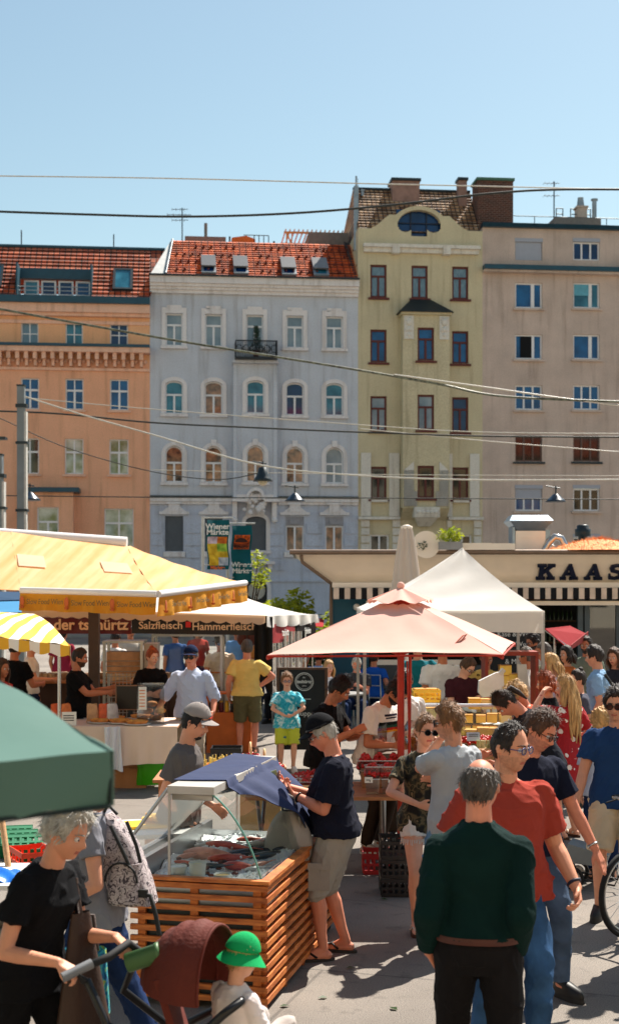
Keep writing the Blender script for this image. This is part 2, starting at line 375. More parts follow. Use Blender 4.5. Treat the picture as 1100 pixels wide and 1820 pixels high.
def antenna(mb, x, y, z0, h, arms=3):
    mb.tube([(x,y,z0),(x,y,z0+h)], .035, 6)
    for i in range(arms):
        zz = z0+h*(.95-.14*i); w_ = .55+.25*(i % 2)
        mb.tube([(x-w_,y,zz),(x+w_*.6,y,zz+.03)], .018, 5)
        for k in range(4): q = x-w_+k*w_*.4; mb.tube([(q,y-.25,zz),(q,y+.25,zz)], .012, 4)

# ---- A: orange house
A = House('orange_townhouse', -130, 267, 'orange plastered townhouse with a brown tiled attic at the left end of the row')
OR1 = plaster('salmon_plaster', (250,186,148)); OR2 = plaster('orange_plaster', (253,190,142)); ORT = plaster('salmon_trim', (250,200,172))
wx, z = A.x, A.z
WA = A.x(267); holes = []; wl = []
cols = [(-120,-88),(-42,-12),(38,69),(117,148),(196,228)]
for i, (a, b) in enumerate(cols):
    holes.append((wx(a), wx(b), z(613), z(573))); wl.append((a, b, 613, 573, 'four', PB[[0,2,3,2,1][i]]))
    holes.append((wx(a), wx(b+1), z(727), z(672))); wl.append((a, b+1, 727, 672, 'cross4', PB[[0,0,0,0,0][i]]))
    holes.append((wx(a-1), wx(b+1), z(842), z(779))); wl.append((a-1, b+1, 842, 779, 'cross4', PB[[6,6,6,7,7][i]]))
holes.append((wx(186), wx(238), z(972), z(903))); wl.append((186, 238, 972, 903, 'cross4', PB[7]))
holes.append((wx(-60), wx(-10), z(972), z(903))); wl.append((-60, -10, 972, 903, 'cross4', PB[7]))
m = MB(); m.use(OR1); wall_holes(m, 0, WA, 0, z(640), [h for h in holes if h[3] < z(640)])
m.use(OR2); wall_holes(m, 0, WA, z(640), z(541), [h for h in holes if h[2] > z(640)])
m.use(OR1); m.quad((0,0,0),(0,13,0),(0,13,z(541)),(0,0,z(541))); m.quad((WA,0,0),(WA,13,0),(WA,13,z(541)),(WA,0,z(541))); m.quad((0,13,0),(WA,13,0),(WA,13,z(541)),(0,13,z(541)))
A.part(m, 'wall', None)
for a, b, c, d, k, gm in wl:
    window(A, wx(a), wx(b), z(c), z(d), 0, WHITE, gm, 'four' if k == 'four' else 'cross', cols=4, sill=ORT if k != 'four' else None, fw=.06, trans=.38)
m = MB(); m.use(ORT)
m.box(0, WA, -.45, 0, z(556), z(541)); m.box(0, WA, -.28, 0, z(562), z(556))
m.box(0, WA, -.75, 0, z(628), z(619)); m.box(0, WA, -.12, 0, z(658), z(653)); m.box(0, WA, -.06, 0, z(575), z(569)+.0)
for k in range(26):
    q = -126+k*15.6
    if q < 258: m.box(wx(q), wx(q+7), -.62, 0, z(640), z(628)); m.box(wx(q+1), wx(q+6), -.35, 0, z(651), z(640))
m2 = MB(); 
for k in range(26):
    q = -126+k*15.6+9.5
    if q < 258: m.ball((wx(q), -.04, z(641)), .12, 10, 6, (1,.5,1))
A.part(m, 'cornice', None)
m = MB(); m.box(0, WA, -.85, .0, z(619)+.003, z(614)); m.box(0, WA, -.65, .1, z(541)+.003, z(529)); A.part(m, 'ledge_flashing', TEAL)
# bay with slab roof
m = MB(); bx0, bx1 = wx(48), wx(133); hz = [(wx(70), wx(108), z(975), z(903))]
wall_holes(m, bx0, bx1, 0, z(877), hz, -1.0, .2); m.quad((bx0,-1,0),(bx0,0,0),(bx0,0,z(877)),(bx0,-1,z(877))); m.quad((bx1,0,0),(bx1,-1,0),(bx1,-1,z(877)),(bx1,0,z(877)))
b_ = A.part(m, 'bay', OR1); window(A, wx(70), wx(108), z(975), z(903), -1.0, WHITE, PB[7], 'cross')
m = MB(); m.box(wx(44), wx(144), -1.35, 0, z(877), z(869)); A.part(m, 'bay_roof', TEAL)
# tiled attic
TA = tiles('brown_red_tiles', (186,84,50), (216,116,76), (52,18,12), 3.4, 3.2)
m = MB(); ya, yb = -.55, 2.2; za, zb = z(530), A.zy(440, 2.2)
def arow(x0, x1, t0, t1):
    L = lambda x, t: (x+0*t, ya+(yb-ya)*t, za+(zb-za)*t)
    n = max(1, round((t1-t0)*13))
    for i in range(n):
        q0, q1 = t0+(t1-t0)*i/n, t0+(t1-t0)*(i+1)/n; a, b, c, d = [Vector(L(*q)) for q in ((x0,q0),(x1,q0),(x1,q1),(x0,q1))]; up = Vector((0,-.06,.05))
        m.add([a+up, b+up, c, d, a, b], [(0,1,2,3),(4,5,1,0)])
XR = wx(267)
dz = lambda py: (z(py)-za)/(z(440)-za); Zat = lambda py: za+(zb-za)*dz(py)
arow(0, wx(33), 0, dz(481)); arow(0, XR, dz(481), 1); arow(wx(163), XR, 0, dz(481))
m.add([(XR, ya, za), (XR+.75, yb, zb), (XR, yb, zb)], [(0,1,2)]); m.quad((0,yb,zb),(XR+.75,yb,zb),(XR+.75,9,zb-1),(0,9,zb-1))
A.part(m, 'roof', TA)
m = MB(); tt = dz(481); yr = ya+(yb-ya)*tt; zr = Zat(481)
m.box(wx(33), wx(163), yr-.1, yr+.25, zr-.12, zr+.03); m.box(wx(31), wx(34), ya, yr, za, zr); m.box(wx(162), wx(165), ya, yr, za, zr)
m.box(wx(34), wx(162), yr-.3, yr+.1, A.zy(497, yr), zr-.14); m.box(wx(34), wx(162), ya, yr+.1, za-.02, za+.06)
m.tube([(0,yb,zb+.06),(XR+.75,yb,zb+.06)], .09, 8)
A.part(m, 'dormer_lining', TEAL)
for i in range(4):
    a = 40+i*31; window(A, wx(a), wx(a+27), A.zy(526, yr), A.zy(499, yr), yr-.2, WHITE, PB[[2,1,1,0][i]], 'none', fw=.09, name='dormer_window')
m = MB(); [m.tube([(wx(34),ya+.05,z(520-k*7)),(wx(162),ya+.05,z(520-k*7))], .02, 5) for k in range(2)]; A.part(m, 'rail', ZINC)
def skylight(H, xa, xb, za_, zb_, yA, yB, open_=False, fm=DARKM, gm=PB[2]):
    f = MB(); up = Vector((0,-.1,.1)); a, b, c, d = Vector((xa,yA,za_))+up, Vector((xb,yA,za_))+up, Vector((xb,yB,zb_))+up, Vector((xa,yB,zb_))+up
    w_ = .12; X = Vector((w_,0,0)); U = (d-a).normalized()*w_
    for p, q, r, s_ in ((a, b, b+U, a+U), (d-U, c-U, c, d), (a+U, a+U+X, d-U+X, d-U), (b+U-X, b+U, c-U, c-U-X)): f.slab([p,q,r,s_], .14)
    fo = H.part(f, 'skylight', fm); g_ = MB(); g_.quad(a+U*.5+X*.5-up*.25, b+U*.5-X*.5-up*.25, c-U*.5-X*.5-up*.25, d-U*.5+X*.5-up*.25); g_.build('pane', gm, fo)
    if open_:
        s_ = MB(); m_ = (a+d)/2; n_ = (b+c)/2; s_.slab([m_+Vector((0,-.5,-.2)), n_+Vector((0,-.5,-.2)), c+up*.3, d+up*.3], .08); s_.build('sash', M('pale_blind', (84,84,86), .4, .1), fo)
Yat = lambda py: ya+(yb-ya)*dz(py)
skylight(A, wx(201), wx(236), Zat(518), Zat(480), Yat(518), Yat(480), False, DARKM, PB[2])
skylight(A, wx(-30), wx(4), Zat(518), Zat(478), Yat(518), Yat(478), False, DARKM, PB[2])
m = MB(); m.use(DARKM); antenna(m, wx(198), 3, zb-.1, 1.1, 0); antenna(m, wx(27), 3, zb-.1, 1.2, 0); A.part(m, 'vent_pipe', None)

# ---- B: blue-grey house
B = House('blue_grey_townhouse', 267, 636, 'blue-grey stucco townhouse with arched windows and an orange tiled roof')
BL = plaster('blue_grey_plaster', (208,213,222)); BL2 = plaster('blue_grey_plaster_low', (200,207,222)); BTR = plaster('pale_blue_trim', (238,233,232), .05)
wx, z = B.x, B.z; WB = B.x(636)
cx = [310,380,453,524,594]; holes = []; bay = []
gl1 = [PB[4]]*5; gl2 = [PB[2],PB[5],PB[2],PB[1],PB[2]]; gl3 = [PB[5]]*4+[PB[4]]
for i, c in enumerate(cx):
    holes.append((wx(c-15), wx(c+15), z(617), z(560)))
    for (p0, p1, ar) in ((737, 679, .25), (858, 794, .44)):
        if i == 2: bay.append((wx(c-16), wx(c+16), z(p0), z(p1), ar))
        else: holes.append((wx(c-16), wx(c+16), z(p0), z(p1), ar))
    h_ = (wx(c-16), wx(c+16), z(980), z(918))
    if i != 2: holes.append(h_)
holes.append((wx(437), wx(473), z(978), z(918), .25))
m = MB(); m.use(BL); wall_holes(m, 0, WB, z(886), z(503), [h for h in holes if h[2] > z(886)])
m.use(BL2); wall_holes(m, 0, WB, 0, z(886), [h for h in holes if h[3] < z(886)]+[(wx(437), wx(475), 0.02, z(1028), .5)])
m.use(BL); m.quad((0,0,z(541)),(0,13,z(541)),(0,13,z(503)),(0,0,z(503))); m.quad((WB,0,0),(WB,13,0),(WB,13,z(503)),(WB,0,z(503)))
B.part(m, 'wall', None)
m = MB(); by = -.55; wall_holes(m, wx(418), wx(488), z(886), z(650), bay, by)
m.quad((wx(418),0,z(886)),(wx(418),by,z(886)),(wx(418),by,z(650)),(wx(418),0,z(650))); m.quad((wx(488),by,z(886)),(wx(488),0,z(886)),(wx(488),0,z(650)),(wx(488),by,z(650)))
m.box(wx(414), wx(420), by-.08, 0, z(886), z(650)); m.box(wx(484.5), wx(491), by-.08, 0, z(886), z(650))
m.box(wx(412), wx(493), by-.35, 0, z(650), z(645))
B.part(m, 'bay', BL)
def surround(x0, x1, z0, z1, ar, y, key=True, step=False):
    s_ = MB(); w_ = .2; top = z1-ar
    s_.box(x0-w_, x0-.002, y-.09, y+.02, z0, top); s_.box(x1+.002, x1+w_, y-.09, y+.02, z0, top)
    if ar:
        p = arch(x0-w_, x1+w_, top, ar+w_, 14); q = arch(x0-.002, x1+.002, top, ar+.002, 14)
        for i in range(14): s_.prism([(q[i][0],y-.09,q[i][1]),(q[i+1][0],y-.09,q[i+1][1]),(p[i+1][0],y-.09,p[i+1][1]),(p[i][0],y-.09,p[i][1])], (0,.11,0))
        if key: s_.box((x0+x1)/2-.14, (x0+x1)/2+.14, y-.16, y, z1+.02, z1+.34)
    else:
        s_.box(x0-w_, x1+w_, y-.09, y+.02, z1+.002, z1+.24)
        if step: s_.box(x0+.05, x1-.05, y-.093, y+.02, z1+.24, z1+.42); s_.box(x0-w_, x0+.25, y-.093, y+.02, z1-.0+.24, z1+.29); s_.box(x1-.25, x1+w_, y-.093, y+.02, z1+.24, z1+.29)
    s_.box(x0-w_-.05, x1+w_+.05, y-.2, y+.02, z0-.16, z0-.02)
    return s_
for i, c in enumerate(cx):
    f = window(B, wx(c-15), wx(c+15), z(617), z(560), 0, WHITE, gl1[i], 'cross', trans=.35); surround(wx(c-15), wx(c+15), z(617), z(560), 0, 0, step=True).build('surround', BTR, f)
    y = by if i == 2 else 0
    f = window(B, wx(c-16), wx(c+16), z(737), z(679), y, WHITE, gl2[i], 'cross', .25, trans=.42); surround(wx(c-16), wx(c+16), z(737), z(679), .25, y, False).build('surround', BTR, f)
    f = window(B, wx(c-16), wx(c+16), z(858), z(794), y, WHITE, gl3[i], 'cross', .44, trans=.46); surround(wx(c-16), wx(c+16), z(858), z(794), .44, y, True).build('surround', BTR, f)
SHUT = M('grey_shutter', (86,92,98), .6, .1, 4)
for i, c in enumerate(cx):
    if i == 2: continue
    x0, x1 = wx(c-16), wx(c+16)
    if i < 2:
        s_ = MB()
        for k in range(22): zz = z(978)+k*(z(920)-z(978))/22; s_.box(x0+.01, x1-.01, .1, .14, zz, zz+.07)
        s_.box(x0-.02, x1+.02, .15, .2, z(980), z(918)); fo = B.part(s_, 'roller_shutter', SHUT)
    else:
        fo = window(B, x0, x1, z(980), z(934), 0, WHITE, [None,None,None,PB[5],PB[5]][i], 'cross', trans=.02)
        s_ = MB(); s_.box(x0, x1, .05, .2, z(934)+.003, z(918)); s_.box((x0+x1)/2-.25, (x0+x1)/2+.25, -.02, .05, z(931), z(922)); s_.build('blind_box', M('pale_blue_box', (150,150,156), .5), fo)
    s_ = MB(); s_.use(BTR); xc = (x0+x1)/2
    s_.box(x0-.3, x1+.3, -.16, 0, z(915), z(910)); s_.box(xc-.28, xc+.28, -.2, 0, z(910), z(897)); s_.box(xc-.4, xc+.4, -.25, 0, z(897), z(893)); s_.box(x0-.1, x1+.1, -.12, 0, z(990), z(981))
    for sg in (-1,1): s_.prism([(xc+sg*.28,-.12,z(910)),(xc+sg*.62,-.12,z(910)),(xc+sg*.28,-.12,z(901))][::sg], (0,.12,0))
    s_.build('keystone', None, fo)
# centre lower window with ornate frame
s_ = MB()
for k in range(22): zz = z(978)+k*(z(920)-z(978))/22; s_.box(wx(437)+.01, wx(473)-.01, .1, .14, zz, zz+.07)
s_.box(wx(437)-.02, wx(473)+.02, .15, .2, z(978), z(918)); fo = B.part(s_, 'roller_shutter', SHUT); surround(wx(437), wx(473), z(978), z(918), .25, 0, False).build('surround', BTR, fo)
m = MB(); xc = wx(452); zc = z(893)
m.box(wx(412), wx(440), -.75, 0, zc, zc+.16); m.box(wx(468), wx(494), -.75, 0, zc, zc+.16); m.box(wx(418), wx(486), -.6, 0, z(886), z(880))
p = arch(wx(436), wx(470), zc+.1, z(868)-zc-.1, 14); q = arch(wx(440), wx(466), zc+.1, z(872)-zc-.15, 14)
for i in range(14): m.prism([(q[i][0],-.8,q[i][1]),(q[i+1][0],-.8,q[i+1][1]),(p[i+1][0],-.8,p[i+1][1]),(p[i][0],-.8,p[i][1])], (0,.8,0))
m.prism([(a,-.55,b) for a, b in q], (0,.55,0))
random.seed(3)
for k in range(34):
    a = random.uniform(-1,1); b = random.uniform(0,1); m.ball((xc+a*.62*(1-.4*b), -.56, z(913)+b*(z(880)-z(913))), random.uniform(.07,.14), 8, 6, (1,.6,1))
for sg in (-1,1):
    m.box(xc+sg*1.02-.12, xc+sg*1.02+.12, -.45, 0, z(925), zc-.004); m.ball((xc+sg*1.02,-.4,z(925)), .16, 10, 6)
m.prism([(wx(436),-.2,z(915)),(wx(470),-.2,z(915)),(wx(464),-.2,z(884)),(wx(442),-.2,z(884))], (0,.2,0))
B.part(m, 'ornate_pediment', BTR)
m = MB(); m.use(BTR)
for (p0, p1, pr) in ((497.5,509,.55),(509,514,.42),(514,519,.3),(519,525,.18)): m.box(0, WB, -pr, 0, z(p1), z(p0)-.001)
m.box(0, wx(412), -.22, 0, z(892), z(886)); m.box(wx(494), WB, -.22, 0, z(892), z(886)); m.box(0, wx(412), -.12, 0, z(897), z(892)-.003); m.box(wx(494), WB, -.12, 0, z(897), z(892)-.003)
B.part(m, 'cornice', None)
m = MB(); m.box(-.05, WB, -.72, .3, z(503)+.17, z(495)); m.box(0, wx(412), -.26, 0, z(886)+.002, z(882)); m.box(wx(494), WB, -.26, 0, z(886)+.002, z(882)); B.part(m, 'gutter', DARKM)
# rusticated blocks of the lower floors
m = MB()
for j, (pa, pb) in enumerate(((903,926),(930,948),(952,970),(974,992),(996,1014))):
    for a, b in ((269,292),(329,361),(399,434),(476,505),(543,575),(612,634)):
        if j == 0: continue
        m.box(wx(a+(j % 2)*2), wx(b-(j % 2)*2), -.07, 0, z(pb), z(pa))
m.box(0, WB, -.1, 0, z(1034), z(1030)); B.part(m, 'rustic_blocks', BL2)
# balcony
m = MB(); x0, x1 = wx(417), wx(490); yb_ = -1.25; m.box(x0, x1, yb_, 0, z(645)+.002, z(641))
m.box(x0, x1, yb_, yb_+.05, z(614), z(612)); m.box(x0, x0+.05, yb_, 0, z(614), z(612)); m.box(x1-.05, x1, yb_, 0, z(614), z(612))
n = 24
for k in range(n+1):
    q = x0+.02+(x1-x0-.04)*k/n; m.tube([(q,yb_+.02,z(641)),(q,yb_+.02,z(613))], .018, 4)
for k in range(8):
    for xx in (x0+.02, x1-.02): q = yb_+(-yb_)*k/8; m.tube([(xx,q,z(641)),(xx,q,z(613))], .018, 4)
for k in range(6):
    c_ = x0+(x1-x0)*(k+.5)/6; m.tube([(c_+.15*math.cos(a/8*2*math.pi), yb_+.01, z(627)+.2*math.sin(a/8*2*math.pi)) for a in range(8)], .022, 5, cyc=True)
B.part(m, 'balcony_railing', M('black_iron', (14,24,30), .5))
def leaf_cluster(mb, c, r, n, size, seed=0, sq=(1,1,1), hollow=.3):
    rnd = random.Random(seed)
    for _ in range(n):
        d = Vector((rnd.gauss(0,1), rnd.gauss(0,1), rnd.gauss(0,1))).normalized()*r*(hollow+(1-hollow)*rnd.random()**.5)
        p = Vector(c)+Vector((d.x*sq[0], d.y*sq[1], d.z*sq[2])); a = Vector((rnd.gauss(0,1), rnd.gauss(0,1), rnd.gauss(0,.5))).normalized(); b = a.orthogonal().normalized()
        b = (Matrix.Rotation(rnd.random()*6, 3, a) @ b); s_ = size*rnd.uniform(.6,1.3)
        mb.add([p-a*s_, p+b*s_*.4, p+a*s_, p-b*s_*.4], [(0,1,2,3)])
LEAF = M('leaf_green', (52,78,30), .5, .35, 5, trans=.3); LEAFY = M('leaf_yellow_green', (140,160,30), .5, .3, 4, trans=.45, c2=(185,190,50))
pt = thing('potted_plant', (0,0,0), 0, 'small dark conifer in a brown pot on the iron balcony of the blue-grey house', 'plant')
wm = Matrix.LocRotScale(B.e.location, B.e.rotation_euler, None)
pt.location = wm @ Vector((wx(454), -.8, z(641)+.01)); pt.rotation_euler = B.e.rotation_euler
m = MB(); m.lathe([(.12,0),(.17,.3),(.19,.3),(.19,.35),(.15,.35)], n=14); m.build('pot', M('terracotta', (110,50,38), .8), pt)
m = MB()
for k in range(7): leaf_cluster(m, (random.uniform(-.05,.05), 0, .5+k*.17), .26-.02*k, 90, .06, k)
m.build('foliage', M('conifer', (34,62,44), .7, .3), pt); m = MB(); m.tube([(0,0,.3),(0,0,1.6)], .025, 6); m.build('stem', M('bark', (80,60,45), .9), pt)
# roof
TB = tiles('orange_tiles', (222,98,44), (236,120,60), (130,48,24), 3, 4.4)
m = MB(); ya, yb = -.6, 2.6; za, zb = z(496), B.zy(431, 2.6); xl0, xl1 = wx(296), wx(308)
slope_rows(m, xl0, wx(633), za, xl1, wx(633), zb, ya, yb, 16); m.quad((xl1,yb,zb),(wx(633),yb,zb),(wx(633),9,zb-.5),(xl1,9,zb-.5))
B.part(m, 'roof', TB)
random.seed(5); m = MB()
for r_ in range(4):
    for k in range(24):
        t = .12+.22*r_; q = xl0+.5+(wx(625)-xl0)*k/24+(r_ % 2)*.2
        if random.random() < .75: m.box(q, q+.1, ya+(yb-ya)*t-.1, ya+(yb-ya)*t+.05, za+(zb-za)*t+.02, za+(zb-za)*t+.14)
B.part(m, 'snow_guard', M('dark_rust', (90,34,22), .7))
m = MB(); m.use(M('pale_lead', (205,205,200), .6, .12, 3)); m.add([(wx(268),ya,za),(xl0-.06,ya,za),(xl1-.06,yb,zb),(wx(304),yb,zb)], [(0,1,2,3)]); m.add([(wx(268),ya,za),(wx(304),yb,zb),(wx(304),9,zb-1),(wx(268),9,za-1)], [(0,1,2,3)])
m.use(TEAL); m.tube([(xl0-.03,ya-.05,za+.05),(xl1-.03,yb-.05,zb+.05)], .06, 6); m.use(DARKM); m.prism([(wx(633),ya,za),(wx(633),yb,zb),(wx(622),yb,zb+.1),(wx(628),ya,za+.05)], (0,.1,.1))
B.part(m, 'hip_flashing', None)
tb = lambda py: (z(py)-za)/(z(431)-za); Yb = lambda py: ya+(yb-ya)*tb(py); Zb = lambda py: za+(zb-za)*tb(py)
for i, (a, b) in enumerate(((358,384),(415,441),(500,526),(556,583))):
    skylight(B, wx(a), wx(b), Zb(494), Zb(463), Yb(494), Yb(463), True, M('pale_metal_frame', (120,130,138), .5), PB[1] if i < 3 else PB[2])
m = MB(); m.use(M('roof_structure', (120,115,110), .8)); zt = zb+.3
m.box(wx(330), wx(407), 4, 6, zt-.6, zt+.32); m.tube([(wx(370),5,zt),(wx(370),5,zt+1.3)], .09, 8); m.box(wx(560), wx(634), 3.4, 6, zt-.5, zt+.55)
m.use(M('orange_cabin', (190,110,50), .8)); m.prism([(wx(418),4,zt-.3),(wx(462),4,zt-.3),(wx(462),4,zt+.25),(wx(445),4,zt+.42),(wx(418),4,zt+.3)], (0,1.5,0))
m.use(DARKM); antenna(m, wx(325), 4.2, zt-.2, 2.1, 3)
for k in range(4): m.tube([(wx(460+k*9),4,zt-.2),(wx(460+k*9),4,zt+.45)], .025, 5)
m.tube([(wx(440),4,zt+.45),(wx(487),4,zt+.45)], .025, 5); m.tube([(wx(414),4,zt-.2),(wx(414),4,zt+.35)], .05, 6); m.tube([(wx(497),4,zt-.2),(wx(497),4,zt+.15)], .06, 6)
B.part(m, 'roof_cabin', None)
m = MB(); m.use(M('pergola_wood', (205,150,90), .7))
for yy in (4, 6.5): m.box(wx(516), wx(628), yy, yy+.1, zt+.62, zt+.72); m.box(wx(520), wx(522), yy, yy+.1, zt-.4, zt+.62)
for k in range(14): q = 518+k*8.2; m.box(wx(q), wx(q+1.6), 3.8, 6.9, zt+.725, zt+.8)
m.box(wx(530), wx(531.5), 4, 4.1, zt-.2, zt+.62); m.tube([(wx(522),4,zt+.6),(wx(532),4,zt-.2)], .04, 5)
B.part(m, 'pergola', None)
# doorway
m = MB(); m.prism([(wx(437),.15,.02),(wx(475),.15,.02)]+[(a,.15,b) for a, b in arch(wx(437), wx(475), z(1028)-.5, .5, 12)[::-1]], (0,.05,0)); d_ = B.part(m, 'door', M('dark_door', (14,30,34), .5))
m = MB(); m.tube([(wx(456)+.42*math.cos(a/20*2*math.pi), .1, z(1050)+.42*math.sin(a/20*2*math.pi)) for a in range(20)], .05, 6, cyc=True); m.add([(wx(456)+.4*math.cos(a/20*2*math.pi), .12, z(1050)+.4*math.sin(a/20*2*math.pi)) for a in range(20)], [tuple(range(20))])
m.build('round_sign', M('pale_cream_sign', (190,185,170), .6), d_); m = MB(); xc_ = wx(456); m.box(xc_-.03, xc_+.03, .085, .1, z(1059), z(1043)); m.box(xc_-.13, xc_+.13, .085, .1, z(1043), z(1041)); m.build('sign_mark', M('black_iron'), d_)
m = MB(); surround_ = surround(wx(437), wx(475), .02, z(1028), .5, 0, True); surround_.box(wx(425), wx(487), -.6, 0, z(1003), z(998)); surround_.box(wx(429), wx(436), -.4, 0, z(1012), z(1003)-.002); surround_.box(wx(476), wx(483), -.4, 0, z(1012), z(1003)-.002); surround_.build('surround', BTR, d_)

# ---- C: ochre house with curved gable
C = House('olive_gabled_townhouse', 636, 857, 'narrow olive-green townhouse with a curved gable and a projecting bay')
OC = plaster('olive_plaster', (216,203,168)); OCT = plaster('olive_white_trim', (232,226,214), .05)
wx, z = C.x, C.z; WC = C.x(857)
holes = []; bay = []; wins = []
rows = [(530,472),(645,587),(767,705),(887,830)]
gls = [[PB[3],PB[3],PB[3]],[PB[0],PB[0],PB[0]],[PB[4],PB[4],PB[1]],[PB[6],PB[6],PB[6]]]
for r_, (pb, pa) in enumerate(rows):
    for i, (a, b) in enumerate(((658,687),(731,760) if r_ == 0 else (737,766),(803,832))):
        y = -.8 if (i == 1 and r_ > 0) else 0; (bay if y else holes).append((wx(a), wx(b), z(pb), z(pa))); wins.append((a, b, pb, pa, y, gls[r_][i]))
for a, b in ((657,691),(739,768),(804,838)): holes.append((wx(a), wx(b), z(985), z(950)))
m = MB(); m.use(OC); wall_holes(m, 0, WC, z(915), z(452), [h for h in holes if h[2] > z(915)]); wall_holes(m, 0, WC, 0, z(915), [h for h in holes if h[3] < z(915)])
# gable top with the mushroom window
sil = [(636,452),(636,408)]+[(636+20*t, 408-1*t) for t in (.5,)]
def gab(px):                       # the gable's outline
    d_ = abs(px-745)
    if d_ < 42: return 366+(1-math.sqrt(max(0,1-(d_/58)**2)))*55
    if d_ < 54: return 383-(d_-42)*.05
    if d_ < 84: t = (d_-54)/30; return 384+22*math.sin(t*math.pi/2)**1.0*(t**.3)
    return 408
def mush(px):                      # the window's upper and lower edge
    d_ = abs(px-745); hw = 38
    if d_ > hw: return None
    up = 373+26*(1-math.sqrt(1-(d_/hw)**2)); lo = 420 if d_ < 14 else 402+11*math.sqrt(max(0, 1-((d_-25)/13)**2))
    return (up, lo)
xs_ = [636+k*221/110 for k in range(111)]
for k in range(110):
    a, b = xs_[k], xs_[k+1]; mm = (a+b)/2; w_ = mush(mm)
    if w_:
        u1, l1 = (mush(a) or (w_[0],w_[1])), (mush(b) or (w_[0],w_[1]))
        m.quad((wx(a),0,z(452)),(wx(b),0,z(452)),(wx(b),0,z(w_[1])),(wx(a),0,z(w_[1])))
        m.quad((wx(a),0,z(u1[0])),(wx(b),0,z(l1[0])),(wx(b),0,z(gab(b))),(wx(a),0,z(gab(a))))
        m.quad((wx(a),0,z(u1[0])),(wx(b),0,z(l1[0])),(wx(b),.4,z(l1[0])),(wx(a),.4,z(u1[0])))
    else: m.quad((wx(a),0,z(452)),(wx(b),0,z(452)),(wx(b),0,z(gab(b))),(wx(a),0,z(gab(a))))
    m.quad((wx(a),0,z(gab(a))),(wx(b),0,z(gab(b))),(wx(b),.4,z(gab(b))),(wx(a),.4,z(gab(a))))
m.quad((0,0,0),(0,13,0),(0,13,z(408)),(0,0,z(408))); m.quad((WC,0,0),(WC,13,0),(WC,13,z(408)),(WC,0,z(408))); m.quad((0,.4,z(408)),(WC,.4,z(408)),(WC,.4,z(452)),(0,.4,z(452)))
C.part(m, 'wall', None)
m = MB(); m.quad((wx(706),.35,z(424)),(wx(784),.35,z(424)),(wx(784),.35,z(370)),(wx(706),.35,z(370))); f_ = C.part(m, 'gable_window', PB[1])
m = MB(); m.box(wx(730), wx(732), .25, .3, z(420), z(374)); m.box(wx(758), wx(760), .25, .3, z(420), z(374)); m.box(wx(708), wx(782), .26, .3, z(396), z(394)); m.build('frame', M('dark_blue_frame', (18,30,52), .5), f_)
for a, b, pb, pa, y, gm in wins: window(C, wx(a), wx(b), z(pb), z(pa), y, REDF, gm, 'cross', fw=.1, trans=.35, sill=REDF)
for a, b in ((657,691),(739,768),(804,838)): window(C, wx(a), wx(b), z(985), z(950), 0, WHITE, PB[6], 'cols', fw=.09, cols=2)
m = MB(); x0, x1 = wx(711), wx(793); wall_holes(m, x0, x1, z(904), z(565), bay, -.8)
m.quad((x0-.0,0,z(904)),(x0,-.8,z(904)),(x0,-.8,z(565)),(x0,0,z(565))); m.quad((x1,-.8,z(904)),(x1,0,z(904)),(x1,0,z(565)),(x1,-.8,z(565)))
m.box(x0-.1, x1+.1, -.95, 0, z(565), z(561)); m.quad((x0,-.8,z(904)),(x1,-.8,z(904)),(x1,0,z(925)),(x0,0,z(925))); C.part(m, 'bay', OC)
m = MB(); e = (wx(703), wx(799)); m.add([(e[0],-1.1,z(561)+.002),(e[1],-1.1,z(561)+.002),(e[1],0,z(561)+.002),(e[0],0,z(561)+.002),(wx(731),-.1,z(532)),(wx(763),-.1,z(532)),(wx(763),0,z(532)),(wx(731),0,z(532))],
   [(0,1,5,4),(1,2,6,5),(3,0,4,7),(4,5,6,7),(0,3,2,1)]); C.part(m, 'bay_roof', M('black_green_sheet', (22,34,34), .5, .2, 4))
m = MB(); m.use(OCT)
m.box(wx(645), wx(851), -.35, 0, z(443), z(437)); m.box(wx(646), wx(849), -.2, 0, z(451), z(443)-.002)
for a in (695,785): m.box(wx(a), wx(a+13), -.42, 0, z(454), z(438))
for a, b in ((641,658.5),(691,709),(794,803),(834,851)): m.box(wx(a), wx(b), -.1, 0, z(918), z(806))
m.box(wx(636), wx(709), -.3, 0, z(924), z(919)); m.box(wx(795), wx(857), -.3, 0, z(924), z(919))
for j in range(5):
    for a, b in ((641,656),(697,710),(794,802),(841,854)): m.box(wx(a), wx(b), -.12, 0, z(937+j*14), z(925+j*14))
for a, b in ((659,688),(804,832)): m.box(wx(a), wx(b), -.22, 0, z(893), z(889))
C.part(m, 'stucco_trim', None)
m = MB(); m.use(OCT)
for sg, a in ((1,713),(-1,775)):
    m.box(wx(a), wx(a+17), -.87, -.8, z(608), z(567))
    for q, zz, rr in ((8.5,578,.18),(5,573,.1),(12,573,.1),(8.5,590,.13),(4,592,.08),(13,592,.08),(8.5,600,.1)): m.ball((wx(a+q),-.88,z(zz)), rr, 10, 6, (1,.5,1.1))
    b0 = 713 if sg == 1 else 768
    m.box(wx(713), wx(736), -.86, -.8, z(901), z(875)); m.box(wx(769), wx(791), -.86, -.8, z(901), z(875)); m.box(wx(713), wx(730), -.86, -.8, z(875)-.001, z(838)); m.box(wx(775), wx(791), -.86, -.8, z(875)-.001, z(838))
m.prism([(wx(713),-.86,z(838)),(wx(730),-.86,z(838)),(wx(730),-.86,z(823))], (0,.06,0)); m.prism([(wx(775),-.86,z(838)),(wx(791),-.86,z(838)),(wx(775),-.86,z(823))], (0,.06,0))
